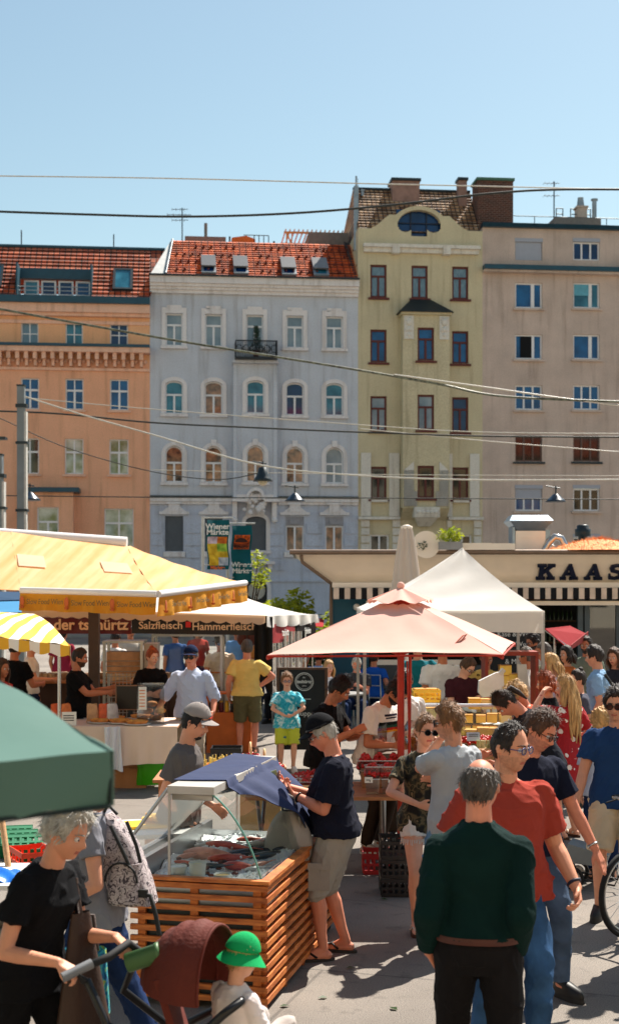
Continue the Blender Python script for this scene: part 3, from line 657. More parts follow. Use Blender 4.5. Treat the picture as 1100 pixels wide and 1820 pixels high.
m.box(wx(730), wx(774), -1.1, -.4, z(921), z(903)); m.box(wx(733), wx(771), -1.14, -1.1, z(918), z(906)); m.prism([(wx(732),-1,z(921)),(wx(772),-1,z(921)),(wx(762),-.4,z(936)),(wx(742),-.4,z(936))], (0,.4,0))
for k in range(5): m.ball((wx(737+k*7.5),-1.15,z(912)), .12, 8, 6, (1.2,.4,.8))
C.part(m, 'stucco_reliefs', None)
TC = tiles('beige_brown_tiles', (172,132,98), (206,170,134), (58,40,36), 4, 4)
m = MB(); ya, yb = .3, 2.9; za, zb = z(412), C.zy(340, 2.9); slope_rows(m, wx(640), wx(856), za, wx(640), wx(856), zb, ya, yb, 16); m.quad((wx(640),yb,zb),(wx(856),yb,zb),(wx(856),9,zb-2),(wx(640),9,zb-2))
for xx in (wx(640), wx(856)): m.add([(xx,ya,za),(xx,yb,zb),(xx,9,zb-2),(xx,9,za)], [(0,1,2,3)])
r_ = C.part(m, 'roof', TC)
m = MB(); m.box(wx(640), wx(856), yb-.1, yb+.15, zb, zb+.1); m.build('ridge_flashing', DARKM, r_)
PL = M('chimney_plaster', (150,118,106), .9, .2, 3)
def chimney(H, a, b, pt, pb, y0, y1, mat, par, cap=DARKM):
    q = MB(); q.box(H.x(a), H.x(b), y0, y1, H.z(pb)-.3, H.zy(pt, y0)); o = q.build('chimney', mat, par); q = MB(); q.box(H.x(a-2), H.x(b+2), y0-.1, y1+.1, H.zy(pt, y0)+.002, H.zy(pt, y0)+.14); q.build('cap', cap, o)
chimney(C, 709, 759, 322, 360, 2.2, 3.4, PL, r_); chimney(C, 829, 844, 318, 372, 2.0, 2.6, PL, r_)
m = MB(); m.tube([(wx(637.5),1,z(440)),(wx(637.5),1,z(324))], .13, 10); m.tube([(wx(637.5),1,z(324)),(wx(637.5),1,z(306))], .05, 8); m.tube([(wx(656),2.5,z(350)),(wx(656),2.5,z(318))], .08, 8); m.tube([(wx(656),2.5,z(318)),(wx(656),2.5,z(315))], .12, 8)
m.tube([(wx(645),2,z(350)),(wx(645),2,z(300))], .012, 5)
m.build('flue_pipe', ZINC, r_)

# ---- D: grey-brown house
D = House('grey_brown_apartment_house', 857, 1230, 'plain grey-brown rendered apartment house with white windows at the right end')
GR = plaster('grey_brown_render', (212,191,177), .16, .7, .9); wx, z = D.x, D.z; WD = D.x(1230)
zz = lambda py, px: fz(py, px)
DR = [(462,424,'cols'),(547,502,'side'),(638,594,'side'),(728,684,'cols'),(820,773,'cols'),(908,863,'cols'),(990,950,'cols')]
DC = [(915,963),(1018,1065),(1121,1168)]; holes = []; wl = []
gls = [[None,PB[1],PB[1]],[PB[0],PB[2],PB[0]],[PB[0],PB[0],PB[0]],[PB[0],PB[0],PB[0]],[PB[6],PB[6],PB[6]],[PB[0],PB[6],PB[6]],[PB[6],PB[6],PB[6]]]
for r_, (pb, pa, k) in enumerate(DR):
    for i, (a, b) in enumerate(DC):
        if r_ == 6 and i == 0: continue
        dy = (i-0)*1.2*(1 if r_ < 4 else .3); h_ = (wx(a), wx(b), zz(pb, a)-0, zz(pa, a)); holes.append(h_); wl.append((h_, k, r_, i))
m = MB(); m.use(GR); zt = zz(404,857)
wall_holes(m, 0, WD, 0, zt, holes); m.quad((0,0,z(430)),(0,13,z(430)),(0,13,zt),(0,0,zt)); m.quad((WD,0,0),(WD,13,0),(WD,13,zt),(WD,0,zt)); m.quad((0,0,zt),(WD,0,zt),(WD,13,zt),(0,13,zt))
D.part(m, 'wall', None)
BLIND = M('grey_blind', (165,168,178), .6, .03)
for h_, k, r_, i in wl:
    fm = M('rusty_frame', (104,78,68), .6) if r_ == 4 else WHITE; x0, x1, z0, z1 = h_
    if r_ in (0, 5, 6):
        top = z1-.16
        f = window(D, x0, x1, z0, top, 0, fm, gls[r_][i] or BLIND, k, fw=.08, cols=3, sill=GR if r_ else None)
        q = MB(); q.box(x0-.02, x1+.02, -.03, .1, top+.003, z1+.03)
        if (r_, i) == (0, 0): q.box(x0+.02, x1-.02, .06, .1, z0+.02, top)
        if (r_, i) == (5, 0): q.box(x0+.02, x1-.02, .06, .1, z0+(top-z0)*.55, top)
        q.build('blind_box', BLIND, f)
    else:
        f = window(D, x0, x1, z0, z1, 0, fm, gls[r_][i], k, fw=.08, cols=3, sill=DARKM if r_ == 4 else GR)
        if (r_, i) == (2, 0): q = MB(); q.box(x0+.3, x0+(x1-x0)*.62, .1, .115, z0+.1, z1-.1); q.build('open_gap', M('black_inside', (8,8,9), .9), f)
        if (r_, i) == (1, 1): q = MB(); q.box(x0+.08, x0+(x1-x0)*.6, .1, .115, z0+(z1-z0)*.5, z1-.08); q.build('blind', M('turquoise_blind', (95,165,185), .7), f)
m = MB(); m.box(-.03, WD, -.25, .3, zt, zt+.22); m.use(TEAL); m.box(-.03, WD, -.25, .3, zt+.001, zt+.222); m.box(0, WD, -.55, 0, zz(481,857), zz(473,857)); m.use(GR); m.box(0, WD, -.42, 0, zz(485,857), zz(481,857)-.002)
D.part(m, 'ledge', None)
def bricks(name, c1, c2, c3):
    def f(N, L, co, b):
        sp = N('ShaderNodeSeparateXYZ'); cb = N('ShaderNodeCombineXYZ'); ad = N('ShaderNodeMath'); L(co, sp.inputs[0]); L(sp.outputs[0], ad.inputs[0]); L(sp.outputs[1], ad.inputs[1]); L(ad.outputs[0], cb.inputs[0]); L(sp.outputs[2], cb.inputs[1])
        br = N('ShaderNodeTexBrick'); br.inputs['Scale'].default_value = 1; br.inputs['Brick Width'].default_value = .27; br.inputs['Row Height'].default_value = .1; br.inputs['Mortar Size'].default_value = .012
        br.inputs['Color1'].default_value = rgb(c1); br.inputs['Color2'].default_value = rgb(c2); br.inputs['Mortar'].default_value = rgb(c3); L(cb.outputs[0], br.inputs[0]); return br.outputs[0]
    return ramp_mat(name, f, .9)
BRK = bricks('chimney_brick', (92,50,36), (62,36,30), (120,100,88)); rt = MB(); rt.box(0, WD, 1, 12, zt, zt+.05); r_ = D.part(rt, 'roof', DARKM)
chimney(D, 855, 919, 326, 403, .9, 2.2, BRK, r_, M('green_copper', (70,110,92), .7))
m = MB(); m.T = Matrix.Translation((0,0,.38)); m.use(M('roof_structure')); m.box(wx(995), wx(1078), 1, 3, zt-.4, zt+.55); m.box(wx(940), wx(985), 2, 3, zt-.4, zt+.35); m.use(M('stack_plaster', (185,170,158), .9)); m.box(wx(1038), wx(1055), 1.2, 1.8, zt+.5, zt+1.15); m.box(wx(1036), wx(1057), 1.15, 1.85, zt+1.15, zt+1.25)
m.use(ZINC); m.lathe([(.22,0),(.16,.45),(.17,.5)], (wx(1046),1.5,zt+1.25), 10); m.tube([(wx(1070),1.4,zt+.5),(wx(1070),1.4,zt+1.6)], .13, 8); m.tube([(wx(1070),1.4,zt+1.6),(wx(1070),1.4,zt+1.68)], .2, 8)
m.use(DARKM); antenna(m, wx(998), 1.5, zt+.2, 2.4, 3)
for a, b in ((1002,1014),(1028,1064)):
    for q in (a, b): m.tube([(wx(q),1.5,zt+.5),(wx(q),1.5,zt+1.15)], .03, 5)
    m.tube([(wx(a),1.5,zt+1.15),(wx(b),1.5,zt+1.15)], .03, 5); m.tube([(wx(a),1.5,zt+.85),(wx(b),1.5,zt+.85)], .03, 5)
m.tube([(wx(922),1.2,zt+.6),(wx(1230),1.2,zt+.6)], .025, 5); 
for q in (960,1090,1130,1180): m.tube([(wx(q),1.2,zt-.4),(wx(q),1.2,zt+.6)], .025, 5)
m.build('roof_fittings', None, r_)

# ---- the row across the square, behind the viewpoint: sunlit, it bounces light back and stands in the window reflections
for k, (xa, xb, hh, c, lb) in enumerate(((-62,-38,19,(236,214,176),'cream'),(-38,-14,21,(214,226,196),'pale green'),(-14,8,18,(240,206,160),'apricot'),(8,30,22,(236,226,206),'off-white'),(30,60,19,(232,196,150),'sand coloured'))):
    e = thing('townhouse', (xa, -26, 0), 0, lb+' townhouse in the sunlit row across the square', 'building')
    m = MB(); hl = []
    for r_ in range(5):
        for q in range(7): x_ = 1.2+q*(xb-xa-2)/7; hl.append((x_, x_+1.2, 1.2+r_*3.4, 3.1+r_*3.4))
    m.T = Matrix.Rotation(math.pi, 4, 'Z') @ Matrix.Translation((-(xb-xa), 0, 0)); wall_holes(m, 0, xb-xa, 0, hh, hl); m.quad((0,12,0),(xb-xa,12,0),(xb-xa,12,hh),(0,12,hh)); m.quad((0,0,hh),(xb-xa,0,hh),(xb-xa,12,hh),(0,12,hh))
    m.build('wall', plaster('facing_plaster_%s' % lb.replace(' ','_').replace('-','_'), c), e)
    m = MB(); m.T = Matrix.Rotation(math.pi, 4, 'Z') @ Matrix.Translation((-(xb-xa), 0, 0)); m.box(.1, xb-xa-.1, .2, .3, .5, hh-.5); m.build('window_glass', PB[6], e)
    m = MB(); m.T = Matrix.Rotation(math.pi, 4, 'Z') @ Matrix.Translation((-(xb-xa), 0, 0)); m.prism([(0,-.5,hh+.01),(xb-xa,-.5,hh+.01),(xb-xa,5,hh+3),(0,5,hh+3)], (0,1,0)); m.build('roof', TB, e)
# ------------------------------------------------------------ wires, poles, lamps, banners
STEELP = M('painted_pole_grey', (120,128,132), .5, .15, 3, metal=.2); WIRED = M('wire_dark', (40,44,40), .5, .2); WIREL = M('wire_pale', (200,196,184), .4, .1)
def wire(pts, r, mat, label, Y=34, Y2=None):
    Y2 = Y2 or Y; n = len(pts); fine = []
    for i in range(n-1):
        p0, p1, p2, p3 = pts[max(i-1,0)], pts[i], pts[i+1], pts[min(i+2,n-1)]
        for k in range(8):
            t = k/8; fine.append([.5*((2*p1[j])+(-p0[j]+p2[j])*t+(2*p0[j]-5*p1[j]+4*p2[j]-p3[j])*t*t+(-p0[j]+3*p1[j]-3*p2[j]+p3[j])*t**3) for j in (0,1)])
    fine.append(pts[-1]); m = MB(); x0, x1 = pts[0][0], pts[-1][0]
    m.tube([P(a, b, Y+(Y2-Y)*(a-x0)/(x1-x0)) for a, b in fine], r, 6)
    solo(m, 'overhead_wire', mat, label, 'wire', 'wires spanning the square')
wire([(-60,312),(300,317),(640,326),(860,331),(1160,338)], .017, WIREL, 'thin pale wire, highest of all, crossing the open sky', 36)
wire([(-60,374),(150,381),(330,385),(520,379),(700,364),(860,345),(985,337),(1160,337)], .030, WIRED, 'thick black cable sagging across the sky just above the roofs', 34)
wire([(-60,536),(0,549),(300,603),(620,655),(780,683),(900,705),(1160,716)], .028, M('wire_twisted', (96,100,84), .4, .8, 14), 'twisted cable sloping from the orange house down to the grey-brown house', 30)
wire([(700,666),(860,688),(1000,708),(1160,728)], .02, WIREL, 'pale branch cable splitting off over the olive house to the right edge', 30)
wire([(-60,729),(100,735),(270,751),(450,760),(640,768),(860,775),(1160,777)], .024, WIRED, 'dark cable crossing all four houses between the second and third window rows', 34)
wire([(46,707),(270,727),(640,755),(860,768),(1160,771)], .012, WIREL, 'thin pale wire just above the dark cable at mid facade', 34)
wire([(46,705),(150,738),(270,772),(460,826),(640,845),(860,853),(1160,852)], .02, WIREL, 'pale span wire falling from the grey pole to the right edge', 32)
wire([(-60,720),(0,743),(120,796),(270,838),(390,852),(470,838)], .013, WIRED, 'thin dark wire running down from the left edge to the bell-shaped street lamp', 33)
wire([(640,762),(760,774),(900,787),(1160,808)], .014, WIREL, 'thin pale wire dipping over the dark upper windows of the grey-brown house', 34)
wire([(-60,880),(300,884),(640,885),(1160,888)], .014, WIRED, 'level dark wire carrying the two saucer street lamps', 34)
wire([(270,835),(640,843),(1160,846)], .009, WIREL, 'hair-thin pale wire just over the pale span wire', 35)
def pole(px, ytop, Y, r, label, band=True):
    e = thing('utility_pole', XY(px, Y), 0, label, 'pole'); h = CAM_Z+(HOR-ytop)/FPX*Y
    m = MB(); m.box(-r, r, -r, r, 0, h); m.build('mast', STEELP, e); m = MB(); m.box(r+.001, r+.05, -r-.01, r+.01, 0, h-.6); m.build('cable_duct', M('duct_white', (190,188,182), .5), e)
    m = MB(); m.box(-r-.03, r+.06, -r-.03, r+.03, h-.5, h-.42); m.box(-r-.03, r+.08, -r-.03, r+.03, 4.3, 4.36); m.box(-r-.03, r+.08, -r-.03, r+.03, 5.9, 5.96); m.box(-r-.01, r+.01, -r-.01, r+.01, h, h+.04); m.build('clamp', DARKM, e)
pole(38.5, 687, 32, .085, 'tall grey steel pole with a white cable duct before the orange house')
pole(-2, 810, 31, .1, 'shorter grey pole cut by the left edge of the picture')
def lamp(px, py, Y, kind, label):
    p = P(px, py, Y); e = thing('street_lamp', p, 0, label, 'street lamp', 'street lamps hung on wires'); m = MB()
    if kind == 'bell': m.lathe([(.03,.22),(.10,.2),(.13,.05),(.20,-.06),(.24,-.13),(.21,-.13)], n=18); m.build('shade', DARKM, e); m = MB(); m.ball((0,0,-.14), .12, 12, 8, (1,1,.8)); m.build('bulb_cover', M('lamp_glass', (190,180,160), .2), e)
    else: m.lathe([(.05,.16),(.1,.12),(.22,0),(.27,-.04),(.24,-.05),(.02,-.04)], n=18); m.build('shade', M('lamp_blue_black', (18,40,60), .3), e)
    m = MB(); m.tube([(0,0,.15),(0,0,.36)], .02, 6); m.tube([(-.25,0,.36),(.1,0,.3)], .015, 5); m.build('hanger', DARKM, e)
lamp(467, 846, 33, 'bell', 'black bell-shaped street lamp hanging before the middle bay of the blue-grey house')
lamp(524, 888, 34, 'disc', 'dark saucer street lamp hanging before the blue-grey house')
lamp(987, 889, 34, 'disc', 'dark saucer street lamp hanging before the grey-brown house')
lamp(54, 886, 32.5, 'disc', 'dark saucer street lamp beside the grey pole at left')
# banners
BT = M('banner_teal', (16,104,112), .8, .1, 3, trans=.35); WHT = M('print_white', (235,235,230), .8, .02); 
def banner(px0, px1, y0, y1, Y, label, kind, tilt=0):
    a = P(px0, y1, Y); b = P(px1, y0, Y); base = XY((px0+px1)/2, Y); e = thing('banner', base, 0, label, 'banner', None)
    w_ = b.x-a.x; z0, z1 = a.z, b.z
    def f(u, v): return (-w_/2+w_*u+.02*math.sin(v*9), .05*math.sin(u*5+v*6)+.03*math.sin(v*13), z0+(z1-z0)*v)
    m = MB(); m.grid(f, 12, 24, True, .006); m.build('cloth', BT, e)
    m = MB(); m.tube([(-w_/2-.09,0,0),(-w_/2-.09,0,z1+.08)], .035, 8); m.tube([(-w_/2-.09,0,z1+.05),(w_/2+.08,0,z1+.05)], .02, 6); m.tube([(-w_/2-.09,0,z0+.1),(-w_/2+.05,0,z0+.1)], .012, 6); m.build('banner_pole', M('pole_white', (200,200,196), .4), e)
    def patch(u0, u1, v0, v1, c, nm):
        q = MB(); q.grid(lambda u, v: (lambda t: (t[0], t[1]-.012, t[2]))(f(u0+(u1-u0)*u, v0+(v1-v0)*v)), 6, 6); q.build(nm, M('print_'+nm, c, .8, .35, 9, c2=c2s.get(nm)), e)
    c2s = {'pink': (235,215,225), 'orange': (235,140,40), 'yellow': (235,205,60), 'green': (190,215,70), 'white_blue': (215,225,235)}
    yy = lambda v: z0+(z1-z0)*v
    if kind == 1:
        patch(.06,.5,.52,.66,(205,175,190),'pink'); patch(.5,.94,.52,.66,(210,90,30),'orange'); patch(.06,.5,.08,.52,(225,180,30),'yellow'); patch(.5,.94,.36,.52,(120,170,40),'green'); patch(.5,.94,.08,.24,(160,180,205),'white_blue'); patch(.5,.94,.24,.36,(228,188,40),'yellow')
        for t, v in (('Wiener',.86),('Märkte',.745)): text_mesh(t, .17, WHT, 'lettering', e, upright((.0,-.10,yy(v)), 0), .004, bold=.004)
        text_mesh('Märkte', .11, M('print_orange_text', (230,110,50), .8), 'lettering', e, upright((.0,-.10,yy(.03)), 0), .004, bold=.003)
    else:
        patch(.12,.9,.58,.83,(225,95,30),'emblem_orange'); xc = .0; zc = yy(.70); q = MB(); dk = M('print_dark_brown', (60,30,24), .8)
        q.add([(xc+.14*math.cos(a), -.1, zc+.10*math.sin(a)) for a in np.linspace(0, math.pi, 12)], [tuple(range(12))])
        for i in range(7): a = math.pi*i/6; q.tube([(xc+.16*math.cos(a),-.1,zc+.12*math.sin(a)),(xc+.20*math.cos(a),-.1,zc+.16*math.sin(a))], .01, 4)
        for i in range(3): q.tube([(xc-.19,-.1,zc-.03-.03*i),(xc,-.1,zc-.05-.03*i),(xc+.19,-.1,zc-.03-.03*i)], .009, 4)
        q.build('sun_emblem', dk, e); text_mesh('BIO-ECK', .085, dk, 'lettering', e, upright((0,-.10,yy(.61)), 0), .004, bold=.003)
        for t, v in (('Wiener',.30),('Märkte',.19)): text_mesh(t, .155, WHT, 'lettering', e, upright((.02,-.10,yy(v)), 0), .004, bold=.004)
banner(368, 407, 924, 1012, 30, 'teal banner with white lettering over orange, yellow and green picture squares', 1)
banner(412, 447, 934, 1034, 30.5, 'teal banner with an orange sun emblem square above white lettering', 2)
# greenery in the gap
def small_tree(px, Y, h, r, n, seed, label, sq=(1,1,.8), lf=LEAFY, size=.075):
    e = thing('small_tree', XY(px, Y), 0, label, 'tree'); m = MB(); rnd = random.Random(seed); tips = []
    m.tube([(0,0,0),(.03,.02,h*.3),(-.03,0,h*.55)], [.06,.05,.03], 7); 
    for i in range(9):
        a = i*2.4; t = (math.cos(a)*r*rnd.uniform(.5,1)*sq[0], math.sin(a)*r*.8*sq[1], h*rnd.uniform(.55,1)); m.tube([(0,0,h*rnd.uniform(.3,.5)), (t[0]*.5,t[1]*.5,(h*.45+t[2])/2), t], [.025,.018,.008], 5); tips.append(t)
    m.build('trunk', M('bark'), e); m = MB()
    for i, t in enumerate(tips): leaf_cluster(m, t, r*.42, n//9, size, seed+i, hollow=.1)
    m.build('crown', lf, e)
small_tree(505, 29, 2.2, .8, 1500, 3, 'bright yellow-green young tree between the meat stall and the cheese kiosk')
small_tree(552, 31, 1.75, .85, 1200, 8, 'low yellow-green bush just left of the kiosk wall', lf=LEAFY)
small_tree(440, 31.5, 3.3, .5, 500, 12, 'slim young tree with pale leaves under the right-hand teal banner')
small_tree(560, 27.5, 1.55, .7, 1200, 18, 'mid-green bush behind the outdoor cafe guests', lf=LEAF)
# ------------------------------------------------------------ the cheese kiosk
KC = M('kiosk_cream', (248,234,216), .6, .04, 3); KT = M('kiosk_teal', (10,78,98), .6, .12, 3); CHR = M('chrome', (190,190,188), .25, .05, metal=.9)
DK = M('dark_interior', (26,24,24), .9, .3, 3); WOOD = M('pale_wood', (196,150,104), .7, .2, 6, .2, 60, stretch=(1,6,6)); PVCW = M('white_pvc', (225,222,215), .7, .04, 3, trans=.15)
K0 = Vector((.2, 26, 0)); ke = thing('cheese_kiosk', K0, 0, 'long cream market kiosk with dark blue serif letters, striped valance and teal wall', 'kiosk')
def W(m): m.T = Matrix.Translation(-K0); return m
XR_ = 8.6; m = W(MB()); m.use(KC)
tz, bz = 3.17, 2.62; tl, bl = -.28, .44
m.add([(tl,25.9,tz),(XR_,25.9,tz),(XR_,26.35,bz),(bl,26.35,bz),(tl,31,tz),(bl,31,bz),(XR_,31,tz),(XR_,31,bz)], [(3,2,1,0),(0,4,5,3),(1,2,7,6),(4,6,7,5)], False)
m.build('fascia', None, ke)
m = W(MB()); m.box(tl-.06, XR_, 25.82, 31.1, tz+.002, tz+.07); m.build('roof', M('grey_roof_sheet', (130,128,124), .6), ke)
m = W(MB()); m.tube([(tl-.1,25.77,tz+.03),(XR_,25.77,tz+.03)], .05, 10); a = P(537,990,25.4); b = P(590,1033,26.3); m.tube([(tl+.12,25.85,tz-.03),(tl+.14,25.88,tz-.16),(bl-.02,26.25,bz-.02),(bl-.02,26.4,2.3),(bl-.02,26.4,.2)], .035, 8); m.build('gutter', M('gutter_brown', (128,108,92), .5, .1, metal=.3), ke)
m = W(MB()); m.use(KC); m.box(bl, XR_, 26.05, 26.36, bz-.10, bz-.002); m.box(1.1, XR_, 26.1, 26.4, 2.18, 2.26); m.build('beam', None, ke)
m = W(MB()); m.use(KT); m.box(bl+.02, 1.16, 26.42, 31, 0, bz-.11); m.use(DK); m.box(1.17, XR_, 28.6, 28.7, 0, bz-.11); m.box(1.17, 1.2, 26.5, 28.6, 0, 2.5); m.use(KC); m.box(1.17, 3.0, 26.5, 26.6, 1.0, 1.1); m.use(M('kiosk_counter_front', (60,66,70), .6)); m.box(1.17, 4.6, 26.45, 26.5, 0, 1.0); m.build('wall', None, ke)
BLK = M('valance_black', (14,14,20), .85); BEI = M('valance_beige', (226,205,186), .85)
m = W(MB()); zb, zt_ = 2.30, 2.515; n = 76; x0 = bl+.02; dx = (XR_-x0)/n
for k in range(n):
    m.use(BLK if k % 2 else BEI); m.box(x0+k*dx, x0+(k+1)*dx, 25.98+.012*math.sin(k*1.7), 25.99+.012*math.sin(k*1.7), zb, zt_)
m.build('striped_valance', None, ke)
m = W(MB()); m.ball((.92,26.36,2.14), .07, 12, 8); m.build('globe_lamp', M('globe_white', (230,225,215), .3), ke)
# glass front at right
m = W(MB()); m.use(M('kiosk_frame', (70,84,92), .5))
for px in (1030,1042,1098,1150,1210): p = P(px, 1100, 26.45); m.box(p.x-.05, p.x+.05, 26.4, 26.5, 0, 2.5)
m.box(P(1030,0,26.45).x, XR_, 26.4, 26.5, 2.26, 2.5); m.build('window_frame', None, ke)
m = W(MB()); x0 = P(1046,0,26.45).x; m.quad((x0,26.45,.3),(XR_,26.45,.3),(XR_,26.45,2.26),(x0,26.45,2.26)); m.build('window_pane', glassy('shop_glass', (190,205,210), 1.0, .02, .08), ke)
m = W(MB())
for k in range(4): m.box(P(930,0,28).x, P(1026,0,28).x, 28.2, 28.5, .9+k*.45, .93+k*.45)
m.box(x0, XR_, 27.4, 28, 0, .95); m.build('shelf', M('shelf_brown', (90,62,44), .8), ke)
random.seed(11); m = W(MB())
for k in range(4):
    for j in range(12): x_ = P(935,0,28).x+j*.09; h_ = random.uniform(.16,.28); m.lathe([(.028,0),(.028,h_*.7),(.012,h_*.8),(.012,h_)], (x_,28.35,.93+k*.45), 7)
m.build('bottle_row', M('bottle_dark_green', (40,56,30), .2, .4, 9), ke)['kind'] = 'stuff'
# letters: slab serif, drawn as polygons
def slab_letter(ch, x, w_, h, e, mat, y):
    m = MB(); B3 = lambda a, b, c, d: m.box(x+a*w_, x+b*w_, y-.05, y, c*h, d*h)
    zf = lambda pts, dy=0: m.prism([(x+a*w_, y-.05-dy, b*h) for a, b in pts], (0,.05,0))
    if ch == 'K':
        B3(.12,.38,.14,.86); B3(0,.5,0,.14); B3(0,.5,.86,1); zf([(.38,.38),(.52,.52),(.86,.87),(.62,.87),(.38,.58)]); zf([(.46,.56),(.62,.64),(.98,.13),(.68,.13)],.002); B3(.56,.98,.86,1); B3(.58,1.04,0,.14)
    if ch == 'A':
        zf([(.10,.13),(.25,.13),(.50,.80),(.42,1.0)]); zf([(.42,1),(.60,1),(.95,.13),(.64,.13),(.46,.66)],.002); B3(0,.36,0,.13); B3(.54,1.04,0,.13); B3(.26,.72,.30,.42)
    if ch == 'S':
        pts = [(.92,.72),(.86,.95),(.5,1),(.1,.93),(.02,.7),(.12,.52),(.5,.44),(.68,.36),(.66,.2),(.45,.13),(.22,.2),(.14,.36),(.02,.34),(.04,.04),(.5,0),(.9,.06),(1.0,.3),(.9,.5),(.5,.6),(.32,.68),(.36,.82),(.52,.87),(.72,.82),(.80,.72)]
        m.add([(x+a*w_, y-.05, b*h) for a, b in pts]+[(x+a*w_, y, b*h) for a, b in pts], [(i, (i+1) % 24, 24+(i+1) % 24, 24+i) for i in range(24)])
        import mathutils
        tr = mathutils.geometry.tessellate_polygon([[Vector((a, b, 0)) for a, b in pts]]); m.add([(x+a*w_, y-.05, b*h) for a, b in pts], [t for t in tr])
    return m
NAVY = M('letter_navy', (10,22,52), .5, .05)
for ch, xa, xb in (('K',960,993),('A',1003,1035),('A',1047,1079),('S',1090,1117)):
    Yl = 25.7; z0 = CAM_Z+(HOR-1028)/FPX*Yl; z1 = CAM_Z+(HOR-1001)/FPX*Yl; xx = P(xa,0,Yl).x
    m = slab_letter(ch, 0, P(xb,0,Yl).x-xx, (z1-z0)*1.27, None, NAVY, 0); tl_ = math.atan((25.4-26.35)/(tz-bz)); m.T = None
    mt = Matrix.Translation((xx-K0.x, 25.9+(tz-z0)/(tz-bz)*.45-K0.y-.01, z0)) @ Matrix.Rotation(math.atan2(.45,.55), 4, 'X')
    m.v = [mt @ v for v in m.v]; m.build('letter', NAVY, ke)
# on the kiosk roof
def roofthing(name, label, cat, px, Y=27): return thing(name, Vector((P(px,0,Y).x, Y, tz+.07)), 0, label, cat)
e = roofthing('ventilation_unit', 'cream ventilation box with a flared steel hood on the kiosk roof', 'ventilation', 938, 27.5)
s_ = FPX/27.5; m = MB(); m.box(-.30, .30, -.3, .3, 0, .42); m.box(-.26, .26, -.31, -.3, .28, .38); m.build('housing', KC, e)
m = MB(); r1, r2 = .26, .44; m.add([(-r1,-r1,.42),(r1,-r1,.42),(r1,r1,.42),(-r1,r1,.42),(-r2,-r2,.62),(r2,-r2,.62),(r2,r2,.62),(-r2,r2,.62),(-r1-.1,-.25,.74),(r1+.1,-.25,.74),(r1+.1,.3,.74),(-r1-.1,.3,.74)],
    [(0,1,5,4),(1,2,6,5),(2,3,7,6),(3,0,4,7),(4,5,9,8),(5,6,10,9),(6,7,11,10),(7,4,8,11),(8,9,10,11)]); m.build('hood', M('galvanised', (140,158,172), .3, .15, 3, metal=.6), e)
m = MB(); m.box(-.36,-.31,-.28,.28,0,.5); m.box(.31,.40,-.25,.25,.05,.45); m.build('side_duct', M('galvanised'), e)
e = roofthing('exhaust_pipe', 'shiny bent silver exhaust pipe on the kiosk roof', 'pipe', 985, 27.2)
m = MB(); m.tube([(-.2,0,.02),(-.12,0,.18),(0,0,.30),(.13,0,.27),(.2,0,.12),(.22,0,.02)], .075, 12); m.tube([(-.35,.05,.0),(-.1,.05,.16),(.0,.05,.1)], .03, 8); m.build('pipe', CHR, e)
e = roofthing('air_conditioner', 'low pale air conditioning box with a grille on the kiosk roof', 'air conditioner', 893, 27.4)
m = MB(); m.box(-.2,.2,-.2,.2,.0,.17); m.build('casing', KC, e); m = MB(); [m.box(-.16+k*.04,-.14+k*.04,-.212,-.2,.04,.13) for k in range(7)]; m.build('grille', DARKM, e)
e = roofthing('chimney_cap', 'small black round vent above the orange thatch on the kiosk roof', 'vent', 1035, 28.5); m = MB(); m.lathe([(.1,0),(.1,.35),(.17,.36),(.17,.5),(.13,.52),(.13,.58),(.09,.6)], n=12); m.build('vent', DARKM, e)
e = roofthing('roof_parapet', 'low white parapet boxes standing along the kiosk roof edge', 'parapet', 830, 25.8)
m = MB(); m.box(-.35,.45,-.1,.1,0,.13); m.box(.452,.9,-.1,.1,0,.12); m.build('box', KC, e)
e = roofthing('planter', 'grey planter with yellow-green leafy plants on the kiosk roof', 'planter', 800, 25.6)
m = MB(); m.box(-.22,.22,-.09,.09,0,.15); m.build('trough', M('planter_grey', (150,150,150), .7), e); m = MB(); leaf_cluster(m, (0,0,.27), .24, 260, .045, 4, (1.1,.6,.7), .1); m.build('foliage', LEAFY, e)
e = roofthing('cable_reel', 'pale round cable reel leaning on the kiosk roof', 'reel', 757, 25.7)
m = MB(); m.lathe([(.26,-.03),(.26,.03)], n=24); m.T = None; m.v = [Matrix.Translation((0,0,.1)) @ Matrix.Rotation(R(90),4,'X') @ v for v in m.v]; m.build('disc', KC, e); m = MB(); leaf_cluster(m, (-.08,-.06,.08), .1, 60, .03, 5); m.build('foliage', LEAF, e)
e = roofthing('thatched_cover', 'orange straw-like thatched parasol top rising over the kiosk roof', 'thatch', 1062, 26.4)
THT = M('orange_straw', (226,120,48), .8, .35, 12, c2=(250,170,100)); m = MB(); m.lathe([(.98,.0),(.62,.12),(.3,.2),(.0,.24)], n=28); m.build('cover', THT, e)
rnd = random.Random(5); m = MB()
for k in range(1300):
    r_ = rnd.uniform(.02,1.0); a = rnd.uniform(0, 6.28); z_ = .24-.24*r_**1.3; p = Vector((r_*math.cos(a), r_*math.sin(a), z_)); d = Vector((math.cos(a)*.6+rnd.gauss(0,.4), math.sin(a)*.6+rnd.gauss(0,.4), .5+rnd.gauss(0,.3)))*.07; q = d.orthogonal().normalized()*.008
    m.add([p-q, p+q, p+d], [(0,1,2)])
m.build('straw', THT, e)['kind'] = 'stuff'

